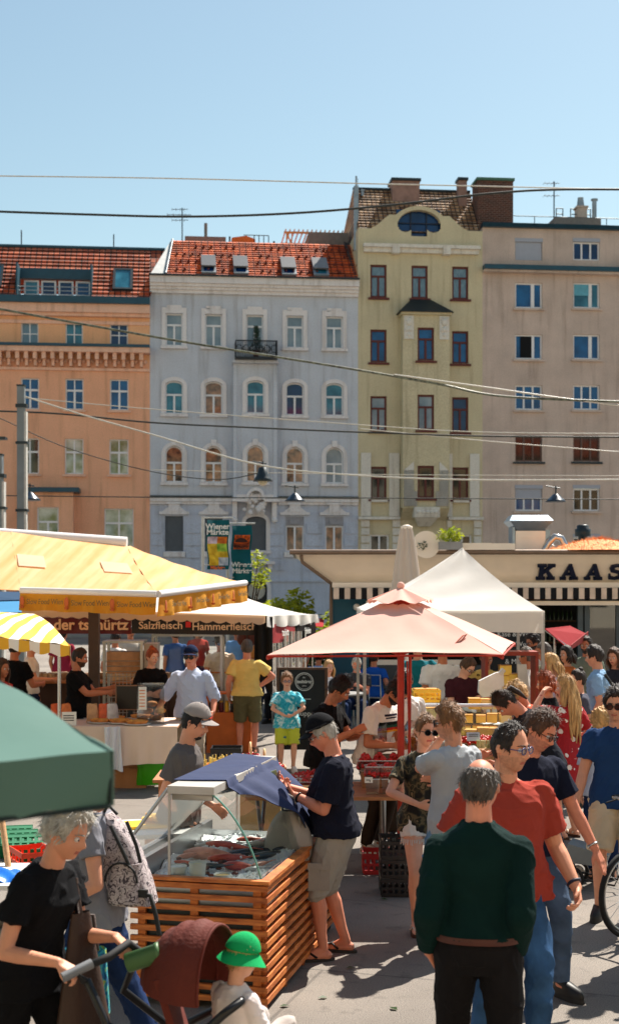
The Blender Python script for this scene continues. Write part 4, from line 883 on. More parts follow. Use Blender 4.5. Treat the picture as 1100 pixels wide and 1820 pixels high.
# ------------------------------------------------------------ parasols, tents, awnings
def cloth(name, c, tr=.35, v=.05, b=.3, rough=.85, bs=6): return M(name, c, rough, v, 2, b, bs, trans=tr)
e = thing('closed_parasol', XY(722, 22.5), 0, 'tall folded beige parasol standing before the cheese kiosk', 'parasol')
m = MB(); s_ = FPX/22.5; z1 = CAM_Z+(HOR-938)/s_; z0 = CAM_Z+(HOR-1062)/s_
def f(u, v): a = 2*math.pi*u; r_ = (.085+.16*(1-v)**.8)*(1+.13*math.sin(a*8+v)); return (r_*math.cos(a), r_*math.sin(a), z0+(z1-z0)*v)
m.grid(f, 64, 14); m.build('canopy', cloth('parasol_beige', (214,200,186), .2), e); m = MB(); m.tube([(0,0,0),(0,0,z1+.05)], .03, 8); m.lathe([(.09,z1-.02),(.1,z1+.02),(.03,z1+.05)], n=12); m.build('pole', KC, e)
# pink square umbrella
PK = cloth('faded_pink_canvas', (240,198,184), .35, .05, .25, bs=4); RW = M('red_painted_wood', (176,44,24), .45, .2, 5)
UY = 12.2; U0 = XY(712, UY); UZ = 2.02; e = thing('market_umbrella', U0, 0, 'faded pink square market umbrella on a red wooden pole over the strawberries', 'umbrella')
c = [Vector((P(475,0,11.15).x, 11.15, UZ-.01)), Vector((P(893,0,11.1).x, 11.1, UZ)), Vector((P(914,0,13.3).x, 13.3, UZ)), Vector((P(560,0,13.3).x, 13.3, UZ))]; pk = Vector((U0.x, UY, 2.50))
m = MB(); m.T = Matrix.Translation(-U0)
for i in range(4):
    a, b = c[i], c[(i+1) % 4]
    def f(u, v, a=a, b=b): q = a.lerp(b, u); k = 1-v*.83; p = pk.lerp(q, k); p.z -= .05*math.sin(math.pi*u)*math.sin(math.pi*k)*k-(.02*math.sin(u*math.pi)*(k > .99)); p.z += .006*math.sin(u*23)*math.sin(k*9); return p
    m.grid(f, 18, 14, True, .004)
m.build('canopy', PK, e)
m = MB(); m.T = Matrix.Translation(-U0)
for i in range(4):
    a, b = c[i], c[(i+1) % 4]
    def f(u, v, a=a, b=b): q = a.lerp(b, u); k = .27*(1-v)**.9; p = pk.lerp(q, k); p.z += .07+.018*math.sin(u*14)*(1-v); return p
    m.grid(f, 14, 6, True, .004)
m.ball(pk+Vector((0,0,.08)), .035, 10, 8); m.build('vent_cap', PK, e)
m = MB(); m.T = Matrix.Translation(-U0)
for i in range(4): m.tube([c[i]-Vector((0,0,.03)), pk-Vector((0,0,.05))], .016, 6); m.tube([c[i].lerp(pk,.5)-Vector((0,0,.06)), Vector((U0.x,UY,1.95))], .012, 6)
for i in range(4): m.tube([c[i]-Vector((0,0,.012)), c[(i+1) % 4]-Vector((0,0,.012))], .01, 6)
m.build('rib', RW, e)
m = MB(); m.tube([(0,0,0),(0,0,2.45)], .032, 12); m.build('pole', RW, e); m = MB(); m.tube([(.075,.0,.95),(.085,0,1.95)], .014, 8); m.tube([(.03,0,1.0),(.09,0,.95)], .01, 6); m.tube([(.07,-.03,1.3),(.055,-.03,1.9)], .008, 6); m.build('strut', RW, e)
m = MB(); L_ = lambda a, b, k, z_=.012: pk.lerp(c[1].lerp(c[2], a), b)+Vector((0,0,.012)) ; s0 = P(800,1158,11.6)-U0; m.tube([P(788,1162,11.25)-U0, P(806,1147,11.3)-U0, P(822,1130,11.35)-U0, P(829,1127,11.4)-U0, P(822,1136,11.35)-U0, P(806,1150,11.28)-U0, P(795,1160,11.22)-U0], .007, 6); m.build('tie_strap', M('strap_pink', (190,110,90), .8), e)
m = MB(); m.lathe([(.26,0),(.26,.07),(.06,.1),(.05,.3)], n=18); m.build('base', DARKM, e)
# white gazebo
GW = cloth('white_tent_canvas', (240,236,230), .4, .03, .35, bs=3); GY = 16.8; gx0, gx1 = P(648,0,GY).x, P(965,0,GY).x; G0 = Vector(((gx0+gx1)/2, GY+1.2, 0)); gz = 2.26; gv = 1.98
e = thing('gazebo', G0, 0, 'white pop-up gazebo with a pointed roof over the cheese counter', 'tent'); m = MB(); m.T = Matrix.Translation(-G0)
gp = Vector((P(821,0,18.0).x, 18.0, CAM_Z+(HOR-974)/FPX*18.0)); gc = [Vector((gx0,GY,gz)), Vector((gx1,GY,gz)), Vector((gx1+.05,GY+2.4,gz)), Vector((gx0,GY+2.4,gz))]
for i in range(4):
    a, b = gc[i], gc[(i+1) % 4]
    def f(u, v, a=a, b=b): q = a.lerp(b, u); k = 1-v; p = gp.lerp(q, k); p.z -= .10*math.sin(math.pi*k)*(1 if True else 0)*(.5+.5*math.sin(math.pi*u))+.012*math.sin(k*16+u*7)*math.sin(math.pi*u); return p
    m.grid(f, 16, 16, True, .004)
m.build('roof', GW, e)
m = MB(); m.T = Matrix.Translation(-G0)
for i in range(4):
    a, b = gc[i], gc[(i+1) % 4]; o_ = Vector(((0,-1,0),(1,0,0),(0,1,0),(-1,0,0))[i])
    def f(u, v, a=a, b=b): q = a.lerp(b, u); q = q+o_*(.012+.018*math.sin(u*19)*(v)); q.z = gz-(gz-gv)*v+.02*math.sin(math.pi*u)*v; return q
    m.grid(f, 30, 4, True, .004)
m.build('valance', GW, e)
for i, p in enumerate(gc): m = MB(); m.T = Matrix.Translation(-G0); m.box(p.x-.02, p.x+.02, p.y-.02+(.04 if i < 2 else -.04), p.y+.02+(.04 if i < 2 else -.04), 0, gz-.02); m.build('leg', M('tent_steel', (150,150,150), .4, metal=.5), e)
# red awning beside it
e = thing('red_awning', XY(1005, 20.5), 0, 'small dark red awning flap sticking out behind the white gazebo', 'awning'); O = XY(1005, 20.5)
m = MB(); a, b, c_, d = P(968,1117,19.8), P(1012,1112,20.8), P(1045,1128,20.8), P(1012,1155,19.8); m.slab([a-O, d-O, c_-O, b-O], .01); m.build('cloth', cloth('red_awning_cloth', (170,20,34), .4), e)
m = MB(); m.slab([P(1012,1155,19.78)-O, P(1014,1146,19.78)-O, P(1044,1122,20.8)-O, P(1042,1137,20.8)-O], .008); m.build('valance', cloth('red_valance_cloth', (190,90,90), .4), e); m = MB(); m.tube([P(968,1120,19.85)-O, P(1012,1152,19.85)-O], .015, 6); m.tube([P(985,1125,20)-O, P(985,1180,20)-O, XY(985,20)-O], .02, 6); m.build('arm', CHR, e)

# yellow bread-stall awning
YL = M('yellow_awning_cloth', (243,190,122), .85, .07, 2.5, .25, 3, trans=.4, c2=(249,212,164), stretch=(2.6,.12,.12)); YV = cloth('yellow_valance_cloth', (238,180,60), .5, .06, .5, bs=9); CAS = M('awning_white_rail', (225,220,218), .4, .03)
FL, FC_, FR = P(38,1049,17.6), P(280,1056,16.9), P(436,1036,20.6); RL, RR = P(-120,938,21.5), P(226,970,21.5)
O = Vector((FC_.x-1.5, 18.5, 0)); e = thing('folding_arm_awning', O, 0, 'big pale yellow awning with printed valance over the bread stall', 'awning')
m = MB(); m.T = Matrix.Translation(-O); FLL = P(-160,1041,18.1)
def f(u, v): a = FL.lerp(FC_, u); b = RL.lerp(RR, u) if u > -1 else RL; p = a.lerp(P(20+206*u, 943+27*u, 21.5), v); p.z -= .05*math.sin(math.pi*v)+.008*math.sin(v*31+u*6); return p
m.grid(f, 26, 16, True, .006)
def f2(u, v): a = FC_.lerp(FR, u); p = a.lerp(RR.lerp(P(232,971,21.5), u), v); p.z -= .04*math.sin(math.pi*v)+.008*math.sin(v*25+u*5); return p
m.grid(f2, 16, 16, True, .006)
def f3(u, v): a = FLL.lerp(FL, u); b = P(-180,930,21.5).lerp(P(20,943,21.5), u); p = a.lerp(b, v); p.z -= .05*math.sin(math.pi*v); return p
m.grid(f3, 10, 12, True, .006); m.build('awning_cloth', YL, e)
m = MB(); m.T = Matrix.Translation(-O); m.tube([RL+Vector((-1,0,.03)), RR+Vector((.0,0,.03))], .11, 12); m.build('cassette', CAS, e)
m = MB(); m.T = Matrix.Translation(-O); m.tube([FL, FC_], .045, 10); m.build('front_rail', CAS, e); m = MB(); m.T = Matrix.Translation(-O); m.tube([FC_+Vector((.01,0,0)), FR], .045, 10); m.build('front_rail', CAS, e)
def val(a, b, h, seed, nm='valance'):
    m = MB(); m.T = Matrix.Translation(-O); n_ = (b-a).cross(Vector((0,0,1))).normalized()
    def f(u, v): p = a.lerp(b, u); p = p+n_*(.02+.03*v*math.sin(u*37+seed)+.02*v*math.sin(u*71)); p.z -= .04+h*v+.008*math.sin(u*23)*v; return p
    m.grid(f, 70, 6, True, .003); m.build(nm, YV, e)
    L2 = (b-a).length; ang = math.atan2(b.y-a.y, b.x-a.x); n = 3 if L2 < 2.5 else 4
    for k in range(n):
        p = a.lerp(b, (k+.62)/n); p = p+n_*.085; p.z -= .04+h*.45
        text_mesh('Slow Food Wien', .10, M('faded_print', (120,100,66), .9), 'lettering', e, Matrix.Translation(-O) @ upright(p, ang), .001, sx=.8)
        q = MB(); p2 = a.lerp(b, (k+.10)/n)+n_*.08; p2.z -= .04+h*.45; q.T = Matrix.Translation(p2-O) @ Matrix.Rotation(ang, 4, 'Z'); q.ball((0,0,0), .07, 10, 8, (.5,.1,1)); q.lathe([(.02,-.01),(.035,.02)], (0,0,-.08), 8); q.build('printed_emblem', M('faded_red_print', (196,100,50), .9), e)
val(FL, FC_, .22, 1); val(FC_, FR, .24, 4)
for (a, b, u0) in ((P(-30,968,21.3),P(60,1010,19.6),0),(P(190,985,20.6),P(280,1020,19),1)):
    pass
for uu in (.02,.70):
    def f(u, v): 
        U_ = uu+.22*u; a = FL.lerp(FC_, U_); p = a.lerp(P(20+206*U_, 943+27*U_, 21.5), .40+.2*v); p.z -= .05*math.sin(math.pi*(.4+.2*v))-.02; return p
    m = MB(); m.T = Matrix.Translation(-O); m.grid(f, 5, 4); m.build('printed_picture', M('print_pale_blue', (232,210,176), .85, .08, 2, trans=.38, c2=(236,206,182)), e)
pst = thing('stall_post', XY(168, 18.6), 0, 'dark brown square post holding the yellow awning', 'post'); m = MB(); m.box(-.07,.07,-.07,.07,0,2.45); m.build('post', M('dark_brown_post', (74,58,48), .6, .2, 5), pst); m = MB(); m.box(-.1,.1,-.1,.1,0,.03); m.build('base_plate', DARKM, pst)
# striped yellow-white awning at the left edge
def stripes_mat():
    def f(N, L, co, b):
        sp = N('ShaderNodeSeparateXYZ'); L(co, sp.inputs[0]); m_ = N('ShaderNodeMath'); m_.operation = 'MULTIPLY'; m_.inputs[1].default_value = 4.6; L(sp.outputs[0], m_.inputs[0])
        fr = N('ShaderNodeMath'); fr.operation = 'FRACT'; L(m_.outputs[0], fr.inputs[0]); r = N('ShaderNodeValToRGB'); setramp(r, [(0,(238,178,50)),(.5,(240,232,220))], 'CONSTANT'); L(fr.outputs[0], r.inputs[0]); return r.outputs[0]
    return ramp_mat('yellow_white_stripes', f, .85)
O = XY(60, 16); e = thing('striped_awning', O, 0, 'small awning striped yellow and white with a scalloped edge', 'awning')
m = MB(); m.T = Matrix.Translation(-O); A1, A2, A3, A4 = P(-120,1082,17.2), P(62,1092,17.2), P(124,1148,15.4), P(-120,1118,14.9)
def f(u, v): p = A1.lerp(A2, u).lerp(A4.lerp(A3, u), v); p.z += .06*math.sin(math.pi*v)+.012*math.sin(u*30)*v; return p
m.grid(f, 40, 12, True, .005)
def f(u, v): p = A4.lerp(A3, u); p.z -= v*(.10+.035*abs(math.sin(u*22))); p.y -= .03*math.sin(u*33)*v; return p
m.grid(f, 60, 4, True, .004)
def f(u, v): p = A3.lerp(A2, u); p.z -= v*(.12+.03*abs(math.sin(u*12))); p.x += .01+.02*math.sin(u*20)*v; return p
m.grid(f, 30, 4, True, .004); m.build('awning_cloth', stripes_mat(), e)
m = MB(); m.T = Matrix.Translation(-O); p = P(106,1160,15.45); m.tube([(p.x,15.45,0),(p.x,15.45,p.z+.1)], .02, 8); m.tube([(P(-120,0,15).x,15,p.z+.2),(p.x,15.45,p.z+.1)], .015, 6); m.build('pole', CHR, e)
# blue tent far left
O = XY(0, 24); e = thing('blue_tent', O, 0, 'dark and light blue tent roof glimpsed under the yellow awning', 'tent'); m = MB(); m.T = Matrix.Translation(-O); m.use(cloth('navy_tent', (12,62,98), .2)); m.slab([P(-90,1052,24), P(38,1054,24), P(38,1068,23), P(-90,1072,23)], .02); m.use(cloth('light_blue_tent', (70,150,200), .3)); m.slab([P(-90,1072,23)-Vector((0,.01,.02)), P(38,1068,23)-Vector((0,.01,.02)), P(42,1090,22), P(-90,1090,22)], .02); m.build('roof', None, e)
# white scalloped canopy and banner of the meat stall
SC = cloth('canopy_yellow_glow', (236,214,188), .45, .04, .3, bs=3); O = XY(300, 22); e = thing('meat_stall_canopy', O, 0, 'white scalloped canopy of the smoked meat stall behind the yellow awning', 'canopy')  # white valance cloth with the yellow awning's glow painted into its colour
a, b = P(40,1080,21.4), P(472,1094,20.8); pkL, pkR = P(80,1055,23), P(410,1052,22.6); br = P(562,1092,24.6)
m = MB(); m.T = Matrix.Translation(-O); m.smooth = True
def f(u, v): p = a.lerp(b, u).lerp(pkL.lerp(pkR, u), v); p.z -= .06*math.sin(math.pi*v)*(1+.3*math.sin(u*20)); return p
m.grid(f, 30, 10, True, .005)
def f(u, v): p = b.lerp(br, u).lerp(pkR, v); p.z -= .08*math.sin(math.pi*v)*(1+.5*math.sin(u*14)); return p
m.grid(f, 16, 10, True, .005); m.build('roof', GW, e)
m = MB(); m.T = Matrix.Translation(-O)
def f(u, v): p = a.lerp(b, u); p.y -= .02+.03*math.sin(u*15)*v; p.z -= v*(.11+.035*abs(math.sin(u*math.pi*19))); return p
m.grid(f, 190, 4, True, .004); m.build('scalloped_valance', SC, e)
m = MB(); m.T = Matrix.Translation(-O)
def f(u, v): p = b.lerp(br, u); p.x += .02+.04*math.sin(u*26)*v; p.z -= v*(.17+.02*math.sin(u*30)); return p
m.grid(f, 60, 4, True, .004); m.build('side_valance', GW, e)
BR_ = M('banner_dark_red', (96,14,22), .45, .1, 3); BK_ = M('banner_black', (26,20,22), .4, .2, 3); CR_ = M('banner_cream_print', (240,200,160), .6, .02)
bn = thing('stall_banner', XY(262, 21.3), 0, 'long dark red and black banner with cream lettering under the meat stall canopy', 'banner'); O2 = XY(262, 21.3)
def bx(p0, p1, y0a, y0b, hpx, mat, nm):
    m = MB(); m.T = Matrix.Translation(-O2)
    def f(u, v): q = P(p0+(p1-p0)*u, y0a+(y0b-y0a)*u+hpx*v, 21.3); q.y += .015*math.sin(u*17+v*2); return q
    m.grid(f, 20, 3, True, .006); return m.build(nm, mat, bn)
bx(70, 234, 1097, 1098, 29, BR_, 'panel'); bx(234.2, 455, 1098, 1101, 28, BK_, 'panel')
Rz = lambda: 0
for t, px, py, sz, sx in (('der tschürtz',162,1111,.235,1.0),('Salzfleisch',286,1112,.165,1.05),('Hammerfleisch',399,1114,.165,1.02)):
    text_mesh(t, sz, CR_, 'lettering', bn, upright(P(px,py,21.24)-O2), .003, bold=.006 if px < 200 else .002, sx=sx)
m = MB(); q = P(335,1110,21.25)-O2; m.box(q.x-.04, q.x+.04, q.y-.01, q.y, q.z-.045, q.z+.045); m.build('red_square', M('print_red', (215,40,36), .6), bn)
# side banners and the small red parasol at its right corner
for nm, u0, u1, mat, t in (('a',.08,.5,M('side_banner_red', (150,40,44), .6),'tschürtz'),('b',.52,.95,BK_,'Schinken')):
    p0, p1 = b.lerp(br, u0), b.lerp(br, u1); lb = 'faded red side banner with white lettering at the corner of the meat stall' if nm == 'a' else 'black side banner with white lettering at the corner of the meat stall'
    e2 = thing('side_banner', Vector((p0.x,p0.y,0)), 0, lb, 'banner'); m = MB(); o3 = Vector((p0.x,p0.y,0))
    def f(u, v): q = p0.lerp(p1, u); q.x += .03*math.sin(u*13+v*3); q.z -= .14+.30*v; return q-o3
    m.grid(f, 16, 4, True, .005); m.build('panel', mat, e2); text_mesh(t, .16, WHT, 'lettering', e2, upright((p0+p1)/2-o3+Vector((.06,-.06,-.28)), math.atan2(p1.y-p0.y, p1.x-p0.x)), .003, sx=.9)
e2 = thing('small_red_parasol', XY(555, 25), 0, 'small tilted red parasol with white lettering behind the meat stall', 'parasol'); o3 = XY(555,25); m = MB(); m.slab([P(528,1110,24.6)-o3, P(574,1114,24.6)-o3, P(576,1102,25)-o3, P(548,1092,25.2)-o3, P(530,1094,25)-o3], .01); m.build('canopy', cloth('red_parasol_cloth', (190,30,36), .4), e2)
text_mesh('tschürtz', .13, WHT, 'lettering', e2, upright(P(547,1103,24.5)-o3, .0), .003); m = MB(); m.tube([(0,0,0),(0,0,1.95)], .02, 6); m.build('pole', CHR, e2)
# clear plastic side curtain and black drape of the meat stall
m = MB(); m.grid(lambda u, v: P(482+62*u, 1122+128*v, 21.6+1.2*u)+Vector((0,.04*math.sin(u*34),0)), 40, 4, True); solo(m, 'plastic_curtain', glassy('clear_plastic', (225,220,215), 1, .15, .38), 'clear plastic side curtain hanging at the right end of the meat stall', 'curtain')
m = MB(); m.grid(lambda u, v: P(452+32*u, 1096+100*v+40*u*(v > .8), 21.0)+Vector((0,.05*math.sin(u*12),0)), 16, 6, True, .01); solo(m, 'black_drape', M('black_cloth', (16,15,18), .9), 'black cloth hanging at the right end of the meat stall', 'drape')
# ------------------------------------------------------------ people
# local frame: the figure faces -y, its left is +x, feet at z = 0; lengths are for a 1.75 m person and scaled afterwards
TMP = bpy.data.scenes.new('workbench')
def remesh(mb, vox, smooth=2):
    me = bpy.data.meshes.new('t'); me.from_pydata([tuple(v) for v in mb.v], [], mb.f); me.update()
    o = bpy.data.objects.new('t', me); TMP.collection.objects.link(o)
    r = o.modifiers.new('r', 'REMESH'); r.mode = 'VOXEL'; r.voxel_size = vox
    if smooth: s_ = o.modifiers.new('s', 'SMOOTH'); s_.iterations = smooth; s_.factor = .5
    vl = TMP.view_layers[0]; vl.update(); dg = vl.depsgraph
    out = bpy.data.meshes.new_from_object(o.evaluated_get(dg)); bpy.data.objects.remove(o); bpy.data.meshes.remove(me)
    return out
def coords(me): a = np.empty(len(me.vertices)*3); me.vertices.foreach_get('co', a); return a.reshape(-1,3)
def vnorm(me): a = np.empty(len(me.vertices)*3); me.vertices.foreach_get('normal', a); return a.reshape(-1,3)
def setco(me, a): me.vertices.foreach_set('co', a.ravel()); me.update()
def fcent(me): a = np.empty(len(me.polygons)*3); me.polygons.foreach_get('center', a); return a.reshape(-1,3)
def wrinkle(me, amp, seed, freq=16, dirv=None):
    """folds: ridged waves bent by slower waves"""
    p = coords(me); n = vnorm(me); r = np.random.RandomState(seed); d = np.zeros(len(p))
    for k in range(5):
        w_ = r.normal(size=3)*np.array([1,1,.75]); w_ = w_/np.linalg.norm(w_); f = freq*(.6+.8*r.rand())
        b = np.sin(p@(r.normal(size=3)*7)+r.rand()*6)*1.3+np.sin(p@(r.normal(size=3)*15)+r.rand()*6)*.6
        m_ = .5+.5*np.sin(p@(r.normal(size=3)*5)+r.rand()*6)
        d += (1-2*np.abs(np.sin((p@w_)*f+b)))*m_
    setco(me, p+n*(np.maximum(d, -.55)*amp/1.5)[:,None])
def sm(a, b, x): t = np.clip((x-a)/(b-a), 0, 1); return t*t*(3-2*t)
def g2(x, z, cx, cz, sx, sz): return np.exp(-((x-cx)/sx)**2-((z-cz)/sz)**2)
def head_pos(d, fem=0, child=0, fat=0):
    """unit directions -> points of a head centred between the eyes' height and the ears; faces -y"""
    x, y, z = d[:,0], d[:,1], d[:,2]
    X = x*.0755; Y = y*.096; Z = z*.118
    low = np.clip(-z, 0, 1)
    X = X*(1-(.30+.08*fem-.12*fat)*low**1.6); 
    back = np.clip(y, 0, 1); Y = np.where(y > 0, Y*(1-.55*low**1.1), Y*(1-.10*low**2))
    Y = Y-.012*low*(y < .2)
    # flatten the front of the face
    front = sm(.25, .8, -y); Y = Y+front*.010*(1-np.abs(z))
    f = (y < 0)*1.0
    nose = g2(X, Z, 0, -.030, .0135-.002*fem, .016)*.022+g2(X, Z, 0, -.006, .009, .022)*.012+g2(np.abs(X), Z, .013, -.034, .008, .008)*.007
    brow = g2(np.abs(X), Z, .027, .021, .026, .010)*(.007-.003*fem)
    sock = g2(np.abs(X), Z, .031, .001, .017, .012)*.010
    cheek = g2(np.abs(X), Z, .042, -.030, .020, .022)*(.005+.004*fat)
    lips = g2(X, Z, 0, -.058, .022, .0055)*.005+g2(X, Z, 0, -.068, .019, .0055)*.005-g2(X, Z, 0, -.063, .026, .0025)*.003
    chin = g2(X, Z, 0, -.098, .022, .016)*.010
    Y = Y-f*(nose*(1-.35*child)+brow-sock+cheek+lips+chin)
    Y = Y-f*0
    return np.stack([X, Y, Z], 1)
def head_grid(nu, nv):
    a = np.linspace(0, 2*np.pi, nu, endpoint=False); b = np.linspace(-np.pi/2, np.pi/2, nv+1)[1:-1]
    A, B = np.meshgrid(a, b); d = np.stack([np.cos(B)*np.cos(A), np.cos(B)*np.sin(A), np.sin(B)], -1).reshape(-1,3)
    d = np.vstack([d, [[0,0,-1],[0,0,1]]]); fs = []; R_ = nv-1
    for j in range(R_-1):
        for i in range(nu): fs.append((j*nu+i, j*nu+(i+1) % nu, (j+1)*nu+(i+1) % nu, (j+1)*nu+i))
    k = R_*nu
    for i in range(nu): fs.append((k, (i+1) % nu, i)); fs.append((k+1, (R_-1)*nu+i, (R_-1)*nu+(i+1) % nu))
    return d, fs
HG = head_grid(56, 44); HGL = head_grid(26, 20)
def V3(*a): return np.array(a, float)
def nrm(v): l = np.linalg.norm(v); return v/l if l > 1e-9 else v
def rotm(ax, an): return np.array(Matrix.Rotation(an, 3, Vector(ax)))
def cap(mb, a, b, ra, rb, n=10, steps=3):
    """tapered capsule, closed"""
    a, b = V3(*a), V3(*b); d = nrm(b-a); u = nrm(np.cross(d, [0,0,1] if abs(d[2]) < .9 else [1,0,0])); w_ = np.cross(d, u); secs = []
    for k in range(steps): t = math.pi/2*(1-k/steps); secs.append((a-d*ra*math.sin(t), ra*math.cos(t)))
    secs.append((a, ra)); secs.append((b, rb))
    for k in range(1, steps+1): t = math.pi/2*k/steps; secs.append((b+d*rb*math.sin(t), rb*math.cos(t)))
    S_ = [[c+(u*math.cos(2*math.pi*j/n)+w_*math.sin(2*math.pi*j/n))*max(r, 1e-4) for j in range(n)] for c, r in secs]
    mb.rings(S_, True)
def chain(mb, pts, rs, n=12, flat_end=False):
    """string of tapered pieces through points (kept round at the joints)"""
    for i in range(len(pts)-1):
        if flat_end and i == len(pts)-2:
            mb.tube([Vector(pts[i]), Vector(pts[i+1])], [rs[i], rs[i+1]], n)
            cap(mb, pts[i], V3(*pts[i])*.999+V3(*pts[i+1])*.001, rs[i], rs[i], n)
        else: cap(mb, pts[i], pts[i+1], rs[i], rs[i+1], n)
def lerp(a, b, t): return V3(*a)*(1-t)+V3(*b)*t
def ik(a, c, l1, l2, hint):
    v = c-a; D = np.linalg.norm(v)
    if D > (l1+l2)*.998: c = a+v/D*(l1+l2)*.998; v = c-a; D = np.linalg.norm(v)
    if D < abs(l1-l2)+.02: c = a+nrm(v)*(abs(l1-l2)+.02); v = c-a; D = np.linalg.norm(v)
    u = v/D; x = (l1*l1-l2*l2+D*D)/(2*D); h = math.sqrt(max(0, l1*l1-x*x)); p = hint-u*np.dot(hint, u); p = nrm(p)
    return a+u*x+p*h, c
def sect(c, X, Y, w_, f, b, n=24, p=2.4):
    out = []
    for j in range(n):
        t = 2*math.pi*j/n; cx, sy = math.cos(t), math.sin(t)
        xx = w_*math.copysign(abs(cx)**(2/p), cx); yy = (b if sy > 0 else f)*math.copysign(abs(sy)**(2/p), sy)
        out.append(c+X*xx+Y*yy)
    return out
SKIN = {}
def skin_mat(k):
    cols = {'fair': (226,168,140), 'light': (214,150,120), 'tan': (190,120,88), 'red': (216,140,112), 'brown': (150,92,64)}
    return M('skin_'+k, cols[k], .5, .10, 9, .06, 220, spec=.35)
def cloth_mat(name, c, **k):
    k.setdefault('rough', .92); k.setdefault('var', .09); k.setdefault('bump', .25); k.setdefault('bs', 260); k.setdefault('spec', .15)
    return M(name, c, **k)
def hair_mat(name, c, v=.45): return M('hair_'+name, c, .55, v, 30, .6, 90, stretch=(1,1,.22), spec=.4)
HAIRS = {'black': (26,21,20), 'dark': (44,32,26), 'brown': (78,52,36), 'grey': (128,120,112), 'silver': (176,170,160), 'blond': (196,154,100), 'ginger': (150,72,36), 'fair_brown': (128,90,56), 'salt': (84,76,70)}
def hair_mask(d, style):
    x, y, z = d[:,0], d[:,1], d[:,2]; az = np.arctan2(np.abs(x), -y)/np.pi     # 0 at the face, 1 at the nape
    def line(*pts): return np.interp(az, [p[0] for p in pts], [p[1] for p in pts])
    wob = .03*np.sin(az*40)+.02*np.sin(az*91+1)
    if style in ('short','long','bun','tail','bob','curly'): lo = line((0,.62),(.2,.58),(.3,.25),(.36,-.10),(.45,.02),(.55,-.02),(.65,-.42),(1,-.62))
    elif style == 'receding': lo = line((0,.78),(.12,.86),(.2,.70),(.3,.32),(.36,-.10),(.45,.02),(.55,-.02),(.65,-.42),(1,-.60))
    elif style == 'bald': lo = line((0,2),(.28,2),(.31,.2),(.36,-.05),(.45,.02),(.55,-.02),(.65,-.42),(1,-.60))
    m_ = sm(-.06, .06, z-lo+wob)
    if style == 'bald': m_ = m_*(1-sm(.50, .72, z-.12*np.clip(y,0,1)))
    return m_
